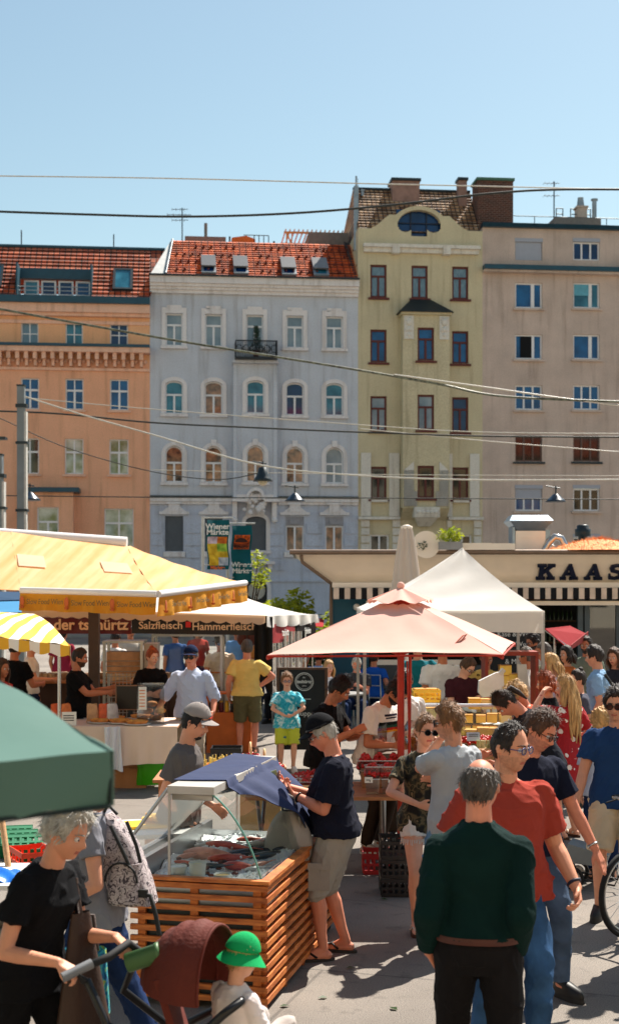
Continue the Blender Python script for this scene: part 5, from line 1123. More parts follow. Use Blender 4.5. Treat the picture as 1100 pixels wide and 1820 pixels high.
def person(name_label, x, y, rz=0, h=1.75, vox=.009, skin='light', hair=('short','brown',.014), lean=0, side=0, twist=0, head=(0,0,0), R_=None, L_=None,
           rf=(.11,.0), lf=(.11,.0), pelvis=(0,0,.93), top=None, bottom=None, shoes=None, belly=0, fem=0, fat=0, curl=(.6,.6), palm=None, group=None,
           beard=None, glasses=None, hat=None, child=0, seed=1, elbow=None, z0=0, extra=None, cat='person', shoulder=0):
    """one person: an Empty with body (skin), clothes, hair ... as children"""
    k = h/1.75; rz_ = R(rz); root = thing('person', (x, y, z0), rz_, name_label, cat, group)
    pv = V3(*pelvis); ln = R(lean); Tx = rotm((1,0,0), ln) @ rotm((0,1,0), R(side))            # lean>0 bends forwards
    def up(a): return rotm((1,0,0), ln*a) @ rotm((0,1,0), R(side)*a) @ rotm((0,0,1), R(twist)*a)
    spine = []; c = pv.copy(); fr = []
    hs = [-.10,-.02,.08,.18,.28,.38,.45,.50,.53]
    prev = -.10; c = pv+V3(0,0,-.10)
    for hh in hs:
        a = np.clip(hh/.30, 0, 1); Mx = up(a); c = c+Mx@V3(0,0,hh-prev) if hh > -.10 else c; prev = hh; spine.append(c.copy()); fr.append(Mx)
    fatw = 1+.16*fat; fw = 1-.07*fem
    W = [.150+.012*fem,.168+.010*fem,.150-.006*fem,.140-.012*fem,.152-.012*fem,.172-.018*fem,.168-.022*fem,.105,.062]
    F = [.085,.100+.02*belly,.105+.075*belly,.108+.085*belly,.115+.06*belly+.012*fem,.118+.02*belly+.022*fem,.090,.066,.055]
    B_ = [.10,.125,.10,.09,.098,.105,.092,.072,.06]
    W = [w_*fatw for w_ in W]
    chest = fr[-1]; top_c = spine[6]
    sw = (.178-.020*fem)*(1+.07*fat)
    sh = {s: top_c+chest@V3(s*sw, .005, -.026+shoulder) for s in (-1,1)}
    neck = spine[8]; hy, hp, hr = head
    Mh = chest @ rotm((0,0,1), R(hy)) @ rotm((1,0,0), R(hp)) @ rotm((0,1,0), R(hr))
    if lean: Mh = chest @ rotm((1,0,0), -ln*.0) @ rotm((0,0,1), R(hy)) @ rotm((1,0,0), R(hp)) @ rotm((0,1,0), R(hr))
    hsz = 1.0+.0*child; hk = (1.28 if child == 2 else 1.12 if child else 1.05)
    hc = neck+chest@V3(0,-.010,.036)+Mh@V3(0,-.017,.108*hk)
    # limbs
    UL, FL = .285, .255
    defs = {-1: (.215,.05,.85), 1: (.215,.05,.85)}; J = {}
    for s, T in ((-1, R_), (1, L_)):
        t = T or defs[s]; tgt = V3(s*t[0], -t[1], t[2]); 
        hint = V3(s*.28, .62, -.5) if elbow is None or elbow.get(s) is None else V3(s*elbow[s][0], -elbow[s][1], elbow[s][2])
        e, w_ = ik(sh[s], tgt, UL, FL, hint); J[s] = (sh[s], e, w_)
    hip = {s: pv+V3(s*.092, 0, -.03) for s in (-1,1)}; Lg = {}
    for s, ft in ((-1, rf), (1, lf)):
        an = V3(s*ft[0], -ft[1], (ft[2] if len(ft) > 2 else 0)+.085); kn, an = ik(hip[s], an, .43, .42, V3(s*.12, -1, .1)); Lg[s] = (hip[s], kn, an)
    am = (1-.14*fem)*(1+.12*fat)*(1-.12*(child > 0)); lm = (1+.02*fem)*(1+.08*fat)
    vx = vox/k
    # ---- body
    b = MB()
    b.rings([sect(spine[i], fr[i]@V3(1,0,0), fr[i]@V3(0,1,0), W[i]-.022, F[i]-.022, B_[i]-.022) for i in range(9)])
    cap(b, neck-chest@V3(0,0,.05), hc-Mh@V3(0,-.022,.045), .064*(1-.12*fem), .056*(1-.14*fem), 14)
    for s in (-1,1):
        a, e, w_ = J[s]; d1 = e-a
        cap(b, top_c+chest@V3(s*.06,.01,-.035), a+chest@V3(-s*.01,0,-.012), .058, .050*am); chain(b, [a, lerp(a,e,.4), e, lerp(e,w_,.28), w_], [.055*am,.049*am,.040*am,.042*am,.0265*am])
        # hand
        d = nrm(w_-e); pn = (V3(-s*1.0, 0, 0) if palm is None or palm.get(s) is None else V3(*palm[s])); pn = nrm(pn-d*np.dot(pn, d)); q = np.cross(d, pn)   # q across the palm
        cu = curl[0] if s < 0 else curl[1]; thumb = q if np.dot(q, V3(0,-1,0)) > 0 else -q
        if palm is not None and palm.get(('t', s)) is not None: thumb = q*palm[('t', s)]
        bd = nrm(d*math.cos(cu*.25)+pn*math.sin(cu*.25)); hs_ = 1-.1*fem-.1*(child > 0)
        pe = w_+bd*.085*hs_
        for t in (-.026,-.009,.009,.026): cap(b, w_+q*t*.6+bd*.01, pe+q*t*hs_, .0145, .0125, 8, 2)
        for i, t in enumerate((-.030,-.010,.010,.030)):
            fl = [.062,.076,.080,.070][i if np.dot(thumb, q) > 0 else 3-i]*hs_; p0 = pe+q*t*hs_; an = cu*.5+.06*i; r0 = .0088*(1-.1*fem)
            for seg, (fr_, ra, rb) in enumerate(((.45,1.05,1),(.30,1,.92),(.25,.92,.8))):
                an += cu*(.45 if seg else .12); dd = d*math.cos(an)+pn*math.sin(an); p1 = p0+(dd+q*t*.8)*fl*fr_; cap(b, p0, p1, r0*ra, r0*rb, 7, 2); p0 = p1
        t0 = w_+thumb*.018+bd*.02; t1 = t0+nrm(bd*.6+thumb*.62+pn*.35)*.045*hs_; t2 = t1+nrm(bd*.95+thumb*.15+pn*(.3+.3*cu))*.034*hs_; cap(b, t0, t1, .0135, .0105, 8, 2); cap(b, t1, t2, .0105, .0085, 8, 2)
        a, e, w_ = Lg[s]
        chain(b, [a, lerp(a,e,.45), e], [.086*lm,.075*lm,.052*lm]); ca = lerp(e,w_,.28)+V3(0,.012,0); chain(b, [e, ca, lerp(e,w_,.75), w_], [.052*lm,.056*lm,.038*lm,.034])
        fdir = nrm(V3(s*.22, -1, 0)); fa = w_-V3(0,0,.0)
        cap(b, w_+V3(0,.028,-.045), w_+fdir*.09+V3(0,0,-.052), .034, .030); cap(b, w_+fdir*.09+V3(0,0,-.054), w_+fdir*.155+V3(0,0,-.062), .032, .020); cap(b, w_, w_+fdir*.08+V3(0,0,-.04), .034, .028)
    G_ = HG if vox <= .009 else HGL
    hd = head_pos(G_[0], fem, child, fat)*hk; b.add([hc+Mh@p for p in hd], G_[1])
    for s in (-1,1):
        for (yy, zz, r1, r2) in ((.012,.012,.0,.0),(.016,.0,.0,.0),(.010,-.014,.0,.0)): 
            c_ = hc+Mh@(V3(s*.077, yy, zz)*hk); cap(b, c_+Mh@V3(-s*.008,0,.0), c_+Mh@V3(s*.005,.006,0), .011*hk, .0095*hk, 8, 2)
    me = remesh(b, vx, 1 if vox < .012 else 0); sk = skin_mat(skin); me.materials.append(sk)
    # lips and stubble are skin areas of the same mesh
    fc = (fcent(me)-hc)@Mh/hk; lipm = M('lips_'+skin, {'fair': (188,98,88),'light': (168,88,76),'tan': (140,72,60),'red': (170,88,76),'brown': (110,60,50)}[skin], .45, .08, 9)
    me.materials.append(lipm); mi = np.zeros(len(me.polygons), int)
    li = (np.abs(fc[:,2]+.0625) < .0085*(1-.25*(fem < .5))) & (np.abs(fc[:,0]) < .022) & (fc[:,1] < -.07); mi[li] = 1
    if beard and beard[0] in ('stubble','goatee'):
        me.materials.append(M('stubble_'+skin, tuple(int(v*.93) for v in {'fair': (226,168,140),'light': (205,148,120),'tan': (180,118,90),'red': (200,135,112),'brown': (140,90,70)}[skin]), .7, .2, 60))
        st = (fc[:,2] < -.030-.55*np.maximum(0,(.03-np.abs(fc[:,0])))) & (fc[:,2] > -.125) & (fc[:,1] < .02) & (np.abs(fc[:,0]) < .09) & ((fc[:,2] < -.048) | (np.abs(fc[:,0]) > .03) | (fc[:,1] < -.08)) & ~li
        if beard[0] == 'goatee': st &= (np.abs(fc[:,0]) < .028)
        mi[st] = 2
    me.polygons.foreach_set('material_index', mi); me.polygons.foreach_set('use_smooth', [True]*len(me.polygons))
    def attach(me_, nm, m_=None, lbl=None):
        me_.transform(Matrix.Scale(k, 4)); me_.update()
        if m_ is not None and len(me_.materials) == 0: me_.materials.append(m_)
        me_.name = nm; o = bpy.data.objects.new(nm, me_); COL.objects.link(o); o.parent = root
        if lbl: o['label'] = lbl
        return o
    def attach_mb(mb_, nm, m_=None, lbl=None):
        o = mb_.build(nm, m_, root); o.data.transform(Matrix.Scale(k, 4)); o.data.update()
        if lbl: o['label'] = lbl
        return o
    attach(me, 'body')
    H = lambda *p: hc+Mh@(V3(*p)*hk)
    # ---- eyes, brows
    if vox <= .012:
        for s in (-1,1):
            e_ = MB()
            c_ = H(s*.031, -.0745, .001); e_.use(M('eye_white', (215,205,200), .3, .03)); e_.ball(c_, .0122*hk, 10, 8)
            f_ = nrm(Mh@V3(0,-1,-.05)); e_.use(M('eye_dark', (30,24,22), .2, .1)); e_.ball(c_+f_*.0065*hk, .0072*hk, 8, 6)
            attach_mb(e_, 'eye')
        hm = hair_mat(hair[1], HAIRS[hair[1]]) if hair else hair_mat('brown', HAIRS['brown']); e_ = MB()
        for s in (-1,1):
            for u in range(4):
                e_.obox(H(s*(.016+.0095*u), -.0935+.0028*u+.0012*u*u, .0215+.003*math.sin(u)), .0105*hk, .007, .0055*(1-.3*fem-.12*u)*hk, M3=Matrix((Mh@rotm((0,0,1), s*.18*u)).tolist()))
        attach_mb(e_, 'eyebrows', hm)
    # ---- hair
    def shell(mask, t, G2, nz=.0, seed_=0, lift=1.0):
        d = G2[0]; base = head_pos(d, fem, child, fat)*hk; r = np.random.RandomState(seed_); n_ = np.zeros(len(d))
        if nz:
            for q in range(9): n_ += np.sin(d@(r.normal(size=3)*(5+3*q))+r.rand()*6)/(1+.35*q)
            n_ *= nz/2
        crown = .75+.5*np.clip(d[:,2], 0, 1)
        off = np.where(mask > .02, (t*crown+n_)*mask, 0)-.007*(1-mask)
        nd = d*V3(1,1,1); return base+nd*off[:,None]*hk
    if hair:
        st, hc_, ht = hair[:3]; hm = hair_mat(hc_, HAIRS[hc_]); G2 = HG if vox <= .012 else HGL
        msk = hair_mask(G2[0], st); pts = shell(msk, ht, G2, ht*(.55 if st == 'curly' else .3), seed)
        hb = MB(); hb.smooth = True; hb.add([hc+Mh@p for p in pts], G2[1])
        if st == 'bun': hb.ball(hc+Mh@(V3(0,.035,.125)*hk), .036, 12, 8)
        if st == 'bun_back': pass
        if st == 'tail':
            p0 = H(0,.095,.045); pp = [p0, p0+V3(0,0,0)+Mh@V3(0,.035,-.01), p0+Mh@V3(0,.04,-.09), p0+Mh@V3(0,.03,-.19)]; hb.tube(pp, [.02,.028,.024,.008], 10)
        if st in ('long','bob'):
            ln_ = hair[3] if len(hair) > 3 else (.40 if st == 'long' else .17); n_ = 9; rr = random.Random(seed)
            for q in range(26 if st == 'long' else 20):
                a_ = -2.35+4.7*q/(25 if st == 'long' else 19); yy = math.cos(a_); xx = math.sin(a_)
                if yy < -.55: continue
                p0 = H(xx*.078, yy*.088+.008, .02); L__ = ln_*rr.uniform(.82,1.05)*(1 if yy > -.2 else .85); pp = [H(xx*.06, yy*.07+.01, .075), p0]
                for t in range(1, 7): z_ = -L__*t/6; out_ = .018*math.sin(t*.6)+.012*(t/6 if yy > 0 else 0); pp.append(p0+Mh@V3(xx*out_*1.6, yy*out_+.012*math.sin(t+q), 0)+V3(0,.010*t*(yy > 0),z_+.0)*1.0)
                hb.tube(pp, [.012,.016,.018,.019,.018,.016,.013,.006], 7)
        if vox <= .0085:                                        # loose strands break up the outline
            rs = random.Random(seed+5); P_ = [i for i in range(len(msk)) if msk[i] > .6]; hb.smooth = False
            for _ in range(700 if st != 'bald' else 450):
                i = rs.choice(P_); d_ = nrm(G2[0][i]+V3(rs.gauss(0,.05), rs.gauss(0,.05), rs.gauss(0,.05))); p_ = pts[i]+(head_pos(d_[None,:], fem, child, fat)[0]-head_pos(G2[0][i][None,:], fem, child, fat)[0])*hk
                tg = V3(0,.5,-1)-d_*np.dot(V3(0,.5,-1), d_)+V3(rs.gauss(0,.35), rs.gauss(0,.35), rs.gauss(0,.25)); tg = nrm(tg); L__ = (.020+ht*.9)*rs.uniform(.6,1.3); q_ = nrm(np.cross(tg, d_))*.0018; o_ = d_*.002; a_ = p_+o_; b__ = p_+tg*L__*.6+d_*(.003+ht*.10); c__ = p_+tg*L__+d_*(.002+ht*.25*rs.random())
                hb.add([hc+Mh@v for v in (a_-q_, a_+q_, b__+q_, b__-q_, c__)], [(0,1,2,3),(3,2,4)])
        attach_mb(hb, 'hair', hm)
    if beard:
        G2 = HG; d = G2[0]; p = head_pos(d, fem, child, fat); zz = p[:,2]; xx = np.abs(p[:,0])
        bm = sm(-.035,-.050,zz+.2*np.maximum(0,.035-xx))*sm(.045,-.01,p[:,1]-.5*(zz+.05))*(1-g2(xx, zz, 0, -.063, .02, .007))
        if beard[0] == 'goatee': bm = sm(-.075,-.085,zz)*sm(.032,.02,xx)*(p[:,1] < 0)
        if beard[0] != 'stubble' and len(beard) > 1:
            pts = shell(bm, beard[2] if len(beard) > 2 else .008, G2, .003, seed+3); hb = MB(); hb.smooth = True; hb.add([hc+Mh@q for q in pts], G2[1]); attach_mb(hb, 'beard', hair_mat(beard[1], HAIRS[beard[1]]))
    if glasses:
        gb = MB(); sun = glasses[0] == 'sun'; gm = M('glasses_frame_'+glasses[1], {'black': (18,18,20),'blue': (56,64,120),'brown': (60,40,30),'metal': (120,120,125)}[glasses[1]], .3, .05)
        w2, h2 = (.027,.021) if sun else (.025,.017)
        for s in (-1,1):
            ring = [H(s*.032+w2*math.cos(a)*(1), -.103+.007*abs(math.cos(a)*w2+s*.032*s)/.05, -.001+h2*math.sin(a)) for a in np.linspace(0, 2*math.pi, 14, endpoint=False)]
            gb.use(gm); gb.tube(ring, .0024*hk if not sun else .003, 6, cyc=True)
            gb.use(M('sun_lens', (14,14,16), .08, .1) if sun else glassy('spectacle_lens', (235,238,245), .9, .03, .06)); gb.add(ring, [tuple(range(14))])
            gb.use(gm); gb.tube([H(s*.057,-.096,.004), H(s*.072,-.04,.006), H(s*.078,.015,.006)], .0025*hk, 6)
        gb.use(gm); gb.tube([H(-.008,-.108,.004), H(.008,-.108,.004)], .0025*hk, 6); attach_mb(gb, 'sunglasses' if sun else 'glasses')
    if hat:
        kind, hcol, hname = hat[:3]; G2 = HG; d = G2[0]; mt = cloth_mat('hat_'+hname, hcol); brim = hat[3] if len(hat) > 3 else 0   # brim: 0 forwards
        lo = .40+.10*np.clip(-d[:,1],0,1) if kind == 'cap' else .30+0*d[:,1]
        msk = sm(-.03,.03,d[:,2]-lo); hb = MB(); hb.smooth = True; pts = head_pos(d, fem, child, fat)*hk+d*((np.where(msk > .02, (.020+.012*np.clip(d[:,2],0,1))*msk, 0)-.008*(1-msk))*hk)[:,None]; hb.add([hc+Mh@q for q in pts], G2[1])
        if kind == 'cap':
            def bf(u, v): an = (-1+2*u)*1.0; r_ = .092+v*.072*math.cos(an*.8); return H(math.sin(an)*r_*.86, -math.cos(an)*r_-.004+0*v, .047-.016*v-.016*math.sin(an)**2*1.2+.004)
            hb.grid(bf, 12, 5, thick=.005); hb.ball(H(0,.0,.152), .008, 8, 6)
        else:
            def bf(u, v): an = 2*math.pi*u; r_ = .086+v*.052; return H(math.sin(an)*r_*.95, -math.cos(an)*r_*1.08, .036-.062*v+.006*math.sin(an*3+seed)*v)
            hb.grid(bf, 32, 5, thick=.004)
        attach_mb(hb, 'hat' if kind == 'bucket' else 'cap', mt)
        if kind == 'cap' and len(hat) > 4:
            q = MB(); cx_, w__ = hat[4]; q.tube([H(.088*math.sin(a), -.098*math.cos(a), .062) for a in np.linspace(-2.2,2.2,16)], .006, 6); attach_mb(q, 'cap_band', M('cap_band_black', (20,20,22), .4))
    # ---- clothes
    def garment(fill, nm, m_, wr=.004, fq=40, paint=None, sm_=3, v_=None):
        g_ = MB(); fill(g_); me_ = remesh(g_, v_ or max(vx, .007), sm_)
        if wr and vox <= .012: wrinkle(me_, wr, seed+len(nm), fq)
        mats_ = m_ if isinstance(m_, list) else [m_]
        for q in mats_: me_.materials.append(q)
        me_.polygons.foreach_set('use_smooth', [True]*len(me_.polygons))
        if paint is not None: me_.polygons.foreach_set('material_index', paint(fcent(me_), me_).astype(int))
        return attach(me_, nm)
    if bottom:
        bk, bm_ = bottom['kind'], bottom['mat']; ease = bottom.get('ease', .012)
        def fill(g_):
            g_.rings([sect(spine[i], fr[i]@V3(1,0,0), fr[i]@V3(0,1,0), W[i]+ease*.5, F[i]+ease*.3, B_[i]+ease*.6) for i in range(0, 3)])
            for s in (-1,1):
                a, e, w_ = Lg[s]; le = bottom.get('len', 1.0); a2 = a+V3(0,0,-.01)
                if bk == 'shorts':
                    t = le; en = lerp(a, e, t) if t <= 1 else lerp(e, w_, t-1); rr = (.098+ease*1.2)*lm; re = (.078+ease*(1.4 if t > .5 else 1.6)) if t <= 1 else .068+ease
                    if t <= 1: chain(g_, [a2, lerp(a,en,.5), en], [rr, .092*lm+ease, re], 14, True)
                    else: chain(g_, [a2, lerp(a,e,.5), e, en], [rr, .088*lm+ease, .066+ease, re], 14, True)
                else:
                    chain(g_, [a2, lerp(a,e,.5), e, lerp(e,w_,.35), lerp(e,w_,.97)], [.098*lm+ease*.5, .084*lm+ease*.7, .060*lm+ease, .056*lm+ease, .044+ease*1.2], 14, True)
            g_.rings([sect(spine[0]+V3(0,0,-.05), V3(1,0,0), V3(0,1,0), .13, .07, .09), sect(spine[1], V3(1,0,0), V3(0,1,0), .15, .09, .11)])
        garment(fill, bottom.get('name', 'trousers' if bk != 'shorts' else 'shorts'), bm_, bottom.get('wr', .0075), 38, bottom.get('paint'))
    if top:
        tk, tm = top['kind'], top['mat']; ease = top.get('ease', .014); hem = top.get('hem', -.06); sl = top.get('sleeve', .55); fl = top.get('flare', 0)
        def fill(g_):
            hs2 = [h_ for h_ in hs if h_ > hem]; secs = []
            wl = max(W[5]*.93, W[2])
            def at(hh): return [np.interp(hh, hs, q) for q in (W, F, B_)]
            hh = hem
            cpos = lambda t: V3(*[np.interp(t, hs, [q[i] for q in spine]) for i in range(3)]) if t >= hs[0] else spine[0]+V3(0,0,t-hs[0])
            for t in [hem]+[q for q in (-.06,.0,.08,.18,.28,.38,.44) if q > hem+.03]:
                w_, f_, b_ = at(max(t, -.02)); a = np.clip(t/.30, 0, 1); Mx = up(a)
                loose = top.get('loose', .6); w_ = w_*(1-loose)+max(w_, wl)*loose; 
                if t < .3: f_ = f_*(1-loose)+max(f_, (F[3]+.0 if belly else F[4]*.9))*loose; b_ = b_*(1-loose*.5)+max(b_, B_[4])*loose*.5
                fz_ = fl*max(0, (.15-t)); hipk = sm(.14, .0, t); w_ = w_+(max(w_, .196*fatw*lm)-w_)*hipk; b_ = max(b_, .148)*hipk+b_*(1-hipk)+.0; f_ = max(f_, .124)*hipk+f_*(1-hipk)
                secs.append(sect(cpos(t), Mx@V3(1,0,0), Mx@V3(0,1,0), w_+ease+fz_, f_+ease*.8+fz_*.8, b_+ease*.8+fz_*.8, 28))
            secs.append(sect(cpos(.485), chest@V3(1,0,0), chest@V3(0,1,0), .128+ease*.3, .078, .088, 28)); secs.append(sect(cpos(.512)+chest@V3(0,.004,0), chest@V3(1,0,0), chest@V3(0,1,0), .080, .062, .072, 28))
            if top.get('collar'): secs.append(sect(cpos(.55)+chest@V3(0,.006,0), chest@V3(1,0,0), chest@V3(0,1,0), .072, .064, .070, 28))
            g_.rings(secs)
            for s in (-1,1):
                a, e, w_ = J[s]; cap(g_, top_c+chest@V3(s*.06,.008,-.012), a+chest@V3(-s*.006,0,-.006), .070, .058*am+ease*.6)
                if sl <= 0: continue
                r0 = .062*am+ease*.7
                if sl <= 1: chain(g_, [a, lerp(a,e,sl*.6), lerp(a,e,sl)], [r0, .058*am+ease*1.1, .055*am+ease*(1.5+top.get('puff',0))], 14, True)
                else: chain(g_, [a, lerp(a,e,.5), e, lerp(e,w_,(sl-1))], [r0, .057*am+ease, .055*am+ease, (.040 if sl > 1.7 else .046)*am+ease*.9], 14, True)
        garment(fill, top.get('name', 'shirt'), tm, top.get('wr', .008), top.get('fq', 42), (lambda c_, m_: top['paint'](c_/1.0, m_)) if top.get('paint') else None)
    if shoes:
        sk_, sc = shoes['kind'], shoes['mat']
        for s in (-1,1):
            sb = MB()
            a, e, w_ = Lg[s]; fdir = nrm(V3(s*.22, -1, 0)); q = np.cross(fdir, V3(0,0,1)); zb = w_[2]-.085; base = V3(w_[0], w_[1], zb)
            def outl(t, r, z_): 
                out = []
                for a_ in np.linspace(0, 2*math.pi, 20, endpoint=False):
                    L__ = math.sin(a_); C_ = math.cos(a_); ww = (.040 if L__ > 0 else .034)*r
                    out.append(base+fdir*(.055+L__*.132*r)+q*C_*ww*(1+.18*max(0,L__))+V3(0,0,z_))
                return out
            sb.use(shoes.get('sole') or M('shoe_sole', (50,48,46), .8)); sb.rings([outl(0,1.03,0), outl(0,1.05,.01), outl(0,1.03,.026 if sk_ != 'flip' else .02)], True, False)
            sb.use(sc)
            if sk_ == 'shoe': sb.rings([outl(0,1.0,.022), outl(0,1.02,.045), [p*1.0 for p in outl(0,.86,.075)], [base+V3(0,.0,.105)+fdir*.0+(fdir*math.sin(a_)*.055+q*math.cos(a_)*.042) for a_ in np.linspace(0, 2*math.pi, 20, endpoint=False)]], True)
            else:
                for sg in (-1,1): sb.tube([base+fdir*.135+V3(0,0,.045), base+fdir*.10+q*sg*.02+V3(0,0,.062), base+fdir*.05+q*sg*.042+V3(0,0,.03)], .008, 6)
                if sk_ == 'sandal': sb.tube([base+fdir*(.0)+q*c1*.042+V3(0,0,.075-.03*abs(c1)) for c1 in (-1,-.5,0,.5,1)], .007, 6)
            attach_mb(sb, 'shoe' if sk_ == 'shoe' else 'sandal')
    info = dict(root=root, k=k, J=J, Lg=Lg, hc=hc, Mh=Mh, spine=spine, fr=fr, chest=chest, attach_mb=attach_mb, attach=attach, garment=garment, W=W, F=F, B=B_, sh=sh, neck=neck)
    def world(p): return Matrix.LocRotScale(root.location, root.rotation_euler, None) @ Vector([q*k for q in p])
    info['world'] = world
    return info
# ------------------------------------------------------------ cloth patterns
def nodes_pattern(name, fn, rough=.9): return ramp_mat(name, fn, rough)
def camo(N, L, co, b):
    n = N('ShaderNodeTexNoise'); n.inputs['Scale'].default_value = 16; n.inputs['Detail'].default_value = 1.5; L(co, n.inputs[0]); r = N('ShaderNodeValToRGB'); setramp(r, [(0,(22,22,18)),(.42,(52,50,34)),(.5,(96,84,58)),(.58,(40,42,28)),(.66,(120,104,76))], 'CONSTANT'); L(n.outputs[0], r.inputs[0]); return r.outputs[0]
def flowers(bg, fg, sc=9, edge=.30):
    def f(N, L, co, b):
        v = N('ShaderNodeTexVoronoi'); v.inputs['Scale'].default_value = sc; v.inputs['Randomness'].default_value = .7; L(co, v.inputs[0])
        n = N('ShaderNodeTexNoise'); n.inputs['Scale'].default_value = sc*4; L(co, n.inputs[0]); a = N('ShaderNodeMath'); a.operation = 'MULTIPLY_ADD'; a.inputs[1].default_value = .35; L(n.outputs[0], a.inputs[0]); L(v.outputs[0], a.inputs[2])
        r = N('ShaderNodeValToRGB'); setramp(r, [(0,(190,150,80)),(.2+.03,fg),(edge+.12,bg)], 'CONSTANT'); L(a.outputs[0], r.inputs[0]); return r.outputs[0]
    return f
def tiedye(N, L, co, b):
    n = N('ShaderNodeTexNoise'); n.inputs['Scale'].default_value = 13; n.inputs['Detail'].default_value = 3; n.inputs['Distortion'].default_value = 1.2; L(co, n.inputs[0]); r = N('ShaderNodeValToRGB'); setramp(r, [(.34,(20,150,180)),(.5,(60,185,205)),(.62,(200,232,235))]); L(n.outputs[0], r.inputs[0]); return r.outputs[0]
def finestripe(c1, c2, sc=120, ax=0):
    def f(N, L, co, b):
        w_ = N('ShaderNodeTexWave'); w_.inputs['Scale'].default_value = sc/6.28; w_.bands_direction = 'XYZ'[ax]; w_.inputs['Distortion'].default_value = .6; L(co, w_.inputs[0]); r = N('ShaderNodeValToRGB'); setramp(r, [(.35,c1),(.65,c2)]); L(w_.outputs[0], r.inputs[0]); return r.outputs[0]
    return f
def denim(name, c): return M(name, tuple(int(v*.8) for v in c), .9, .15, 5, .35, 300, c2=tuple(min(255,int(v*1.15)) for v in c), spec=.15)
CM = cloth_mat
TEE = lambda nm, c, **k: dict(dict(kind='t', mat=CM(nm, c), sleeve=.62), **k)
PANTS = lambda m, **k: dict(dict(kind='trousers', mat=m), **k)
SHORT = lambda m, le=.9, **k: dict(dict(kind='shorts', mat=m, len=le, ease=.018), **k)
BLACKJ = denim('black_denim', (30,30,34)); JEANS = denim('blue_denim', (58,92,132)); DJEAN = denim('dark_denim', (30,48,84)); LJEAN = denim('light_denim', (120,160,196))
SHB = dict(kind='shoe', mat=M('shoe_black', (24,22,22), .5)); SHW = dict(kind='shoe', mat=M('shoe_white', (215,212,208), .6), sole=M('sole_white', (220,218,212), .7)); SHBR = dict(kind='shoe', mat=M('shoe_brown', (84,58,40), .6))
FLIP = dict(kind='flip', mat=M('strap_black', (20,20,20), .6)); SAND = dict(kind='sandal', mat=M('strap_pale', (205,190,170), .5), sole=M('sandal_sole', (70,44,30), .7))
def Xp(px, Y): return (px-550)/FPX*Y
def put(label, px, Y, rz, h, **k):
    return person(label, Xp(px, Y), Y, rz, h, vox=k.pop('vox', .0065 if Y < 11 else .008 if Y < 15 else .011), seed=int(px)+int(Y*7), **k)
# ---- the near figures
g1 = put('balding man seen from behind in a dark green long-sleeved shirt, nearest on the right', 850, 6.25, 172, 1.80, vox=.0055, hair=('bald','salt',.012), skin='red', fat=-.1, shoulder=-.024, belly=.1, head=(-12,8,0),
    top=dict(kind='shirt', mat=CM('dark_green_shirt', (11,38,36), var=.15), sleeve=1.88, hem=.02, collar=True, loose=.45, ease=.014, wr=.007, fq=26), bottom=PANTS(CM('black_trousers', (26,24,26)), ease=.02), shoes=SHB, curl=(1.7,1.7), R_=(.165,.04,.86), L_=(.225,.05,.85), elbow={-1: (.12,-1,-.3), 1: (.16,-1,-.3)}, lf=(.13,.10), rf=(.12,-.08))
def belt(pi, c='belt_brown', col=(74,30,18), t=.03, r=.022):
    m = MB(); s_ = [sect(pi['spine'][i]*1.0+(V3(0,0,0)), V3(1,0,0), V3(0,1,0), pi['W'][i]+r, pi['F'][i]+r, pi['B'][i]+r, 28) for i in (1,2)]
    a = [Vector(p)*.6+Vector(q)*.4 for p, q in zip(*s_)]; m.rings([[Vector((p.x*1.03,p.y*1.03,p.z-t/2)) for p in a], [Vector((p.x*1.05,p.y*1.05,p.z)) for p in a], [Vector((p.x*1.03,p.y*1.03,p.z+t/2)) for p in a]], False); pi['attach_mb'](m, 'belt', M(c, col, .5))
belt(g1, r=.034)
def redpaint(c, me): return np.zeros(len(c))
g2_ = put('stocky man in a brick red T-shirt and clear glasses looking to the right', 897, 7.35, 14, 1.86, vox=.0055, hair=('receding','dark',.007), skin='light', fat=.75, belly=.35, head=(36,4,0), glasses=('clear','blue'), beard=('stubble',),
    top=TEE('brick_red_tee', (160,62,50), hem=-.10, sleeve=.72, ease=.022, wr=.008), bottom=PANTS(JEANS), shoes=SHBR, L_=(.33,.14,.90), R_=(.36,.12,.92), curl=(1.2,1.4), rf=(.13,-.02), lf=(.12,.12))
m = MB(); j = g2_['J'][1]; d = nrm(j[2]-j[1]); u = nrm(np.cross(d, [0,1,0])); w_ = np.cross(d, u); m.tube([j[2]-d*.03+(u*math.cos(a)+w_*math.sin(a))*.032 for a in np.linspace(0, 6.28, 14, endpoint=False)], .009, 6, cyc=True); g2_['attach_mb'](m, 'wristband', M('band_navy', (20,26,50), .6))
g3 = put('dark-haired man in navy T-shirt and glasses behind the man in red', 940, 8.6, 22, 1.83, hair=('short','brown',.018), skin='red', head=(28,24,6), glasses=('clear','black'), beard=('stubble',),
    top=TEE('navy_tee', (24,28,46), hem=-.09, sleeve=.66, ease=.018), bottom=PANTS(denim('grey_blue_denim', (74,92,116))), shoes=SHB, L_=(.36,.20,.84), R_=(.3,.1,.9), curl=(.8,.15), palm={1: (-.2,.5,-.8)}, lf=(.12,.16), rf=(.11,-.12))
m = MB(); j = g3['J'][1]; d = nrm(j[2]-j[1]); u = nrm(np.cross(d, [0,1,0])); w_ = np.cross(d, u); m.tube([j[2]-d*.03+(u*math.cos(a)+w_*math.sin(a))*.030 for a in np.linspace(0, 6.28, 14, endpoint=False)], .007, 6, cyc=True); q = j[2]-d*.03-w_*.036; m.ball(q, .02, 10, 6, (1,.6,1)); g3['attach_mb'](m, 'wrist_watch', CHR)
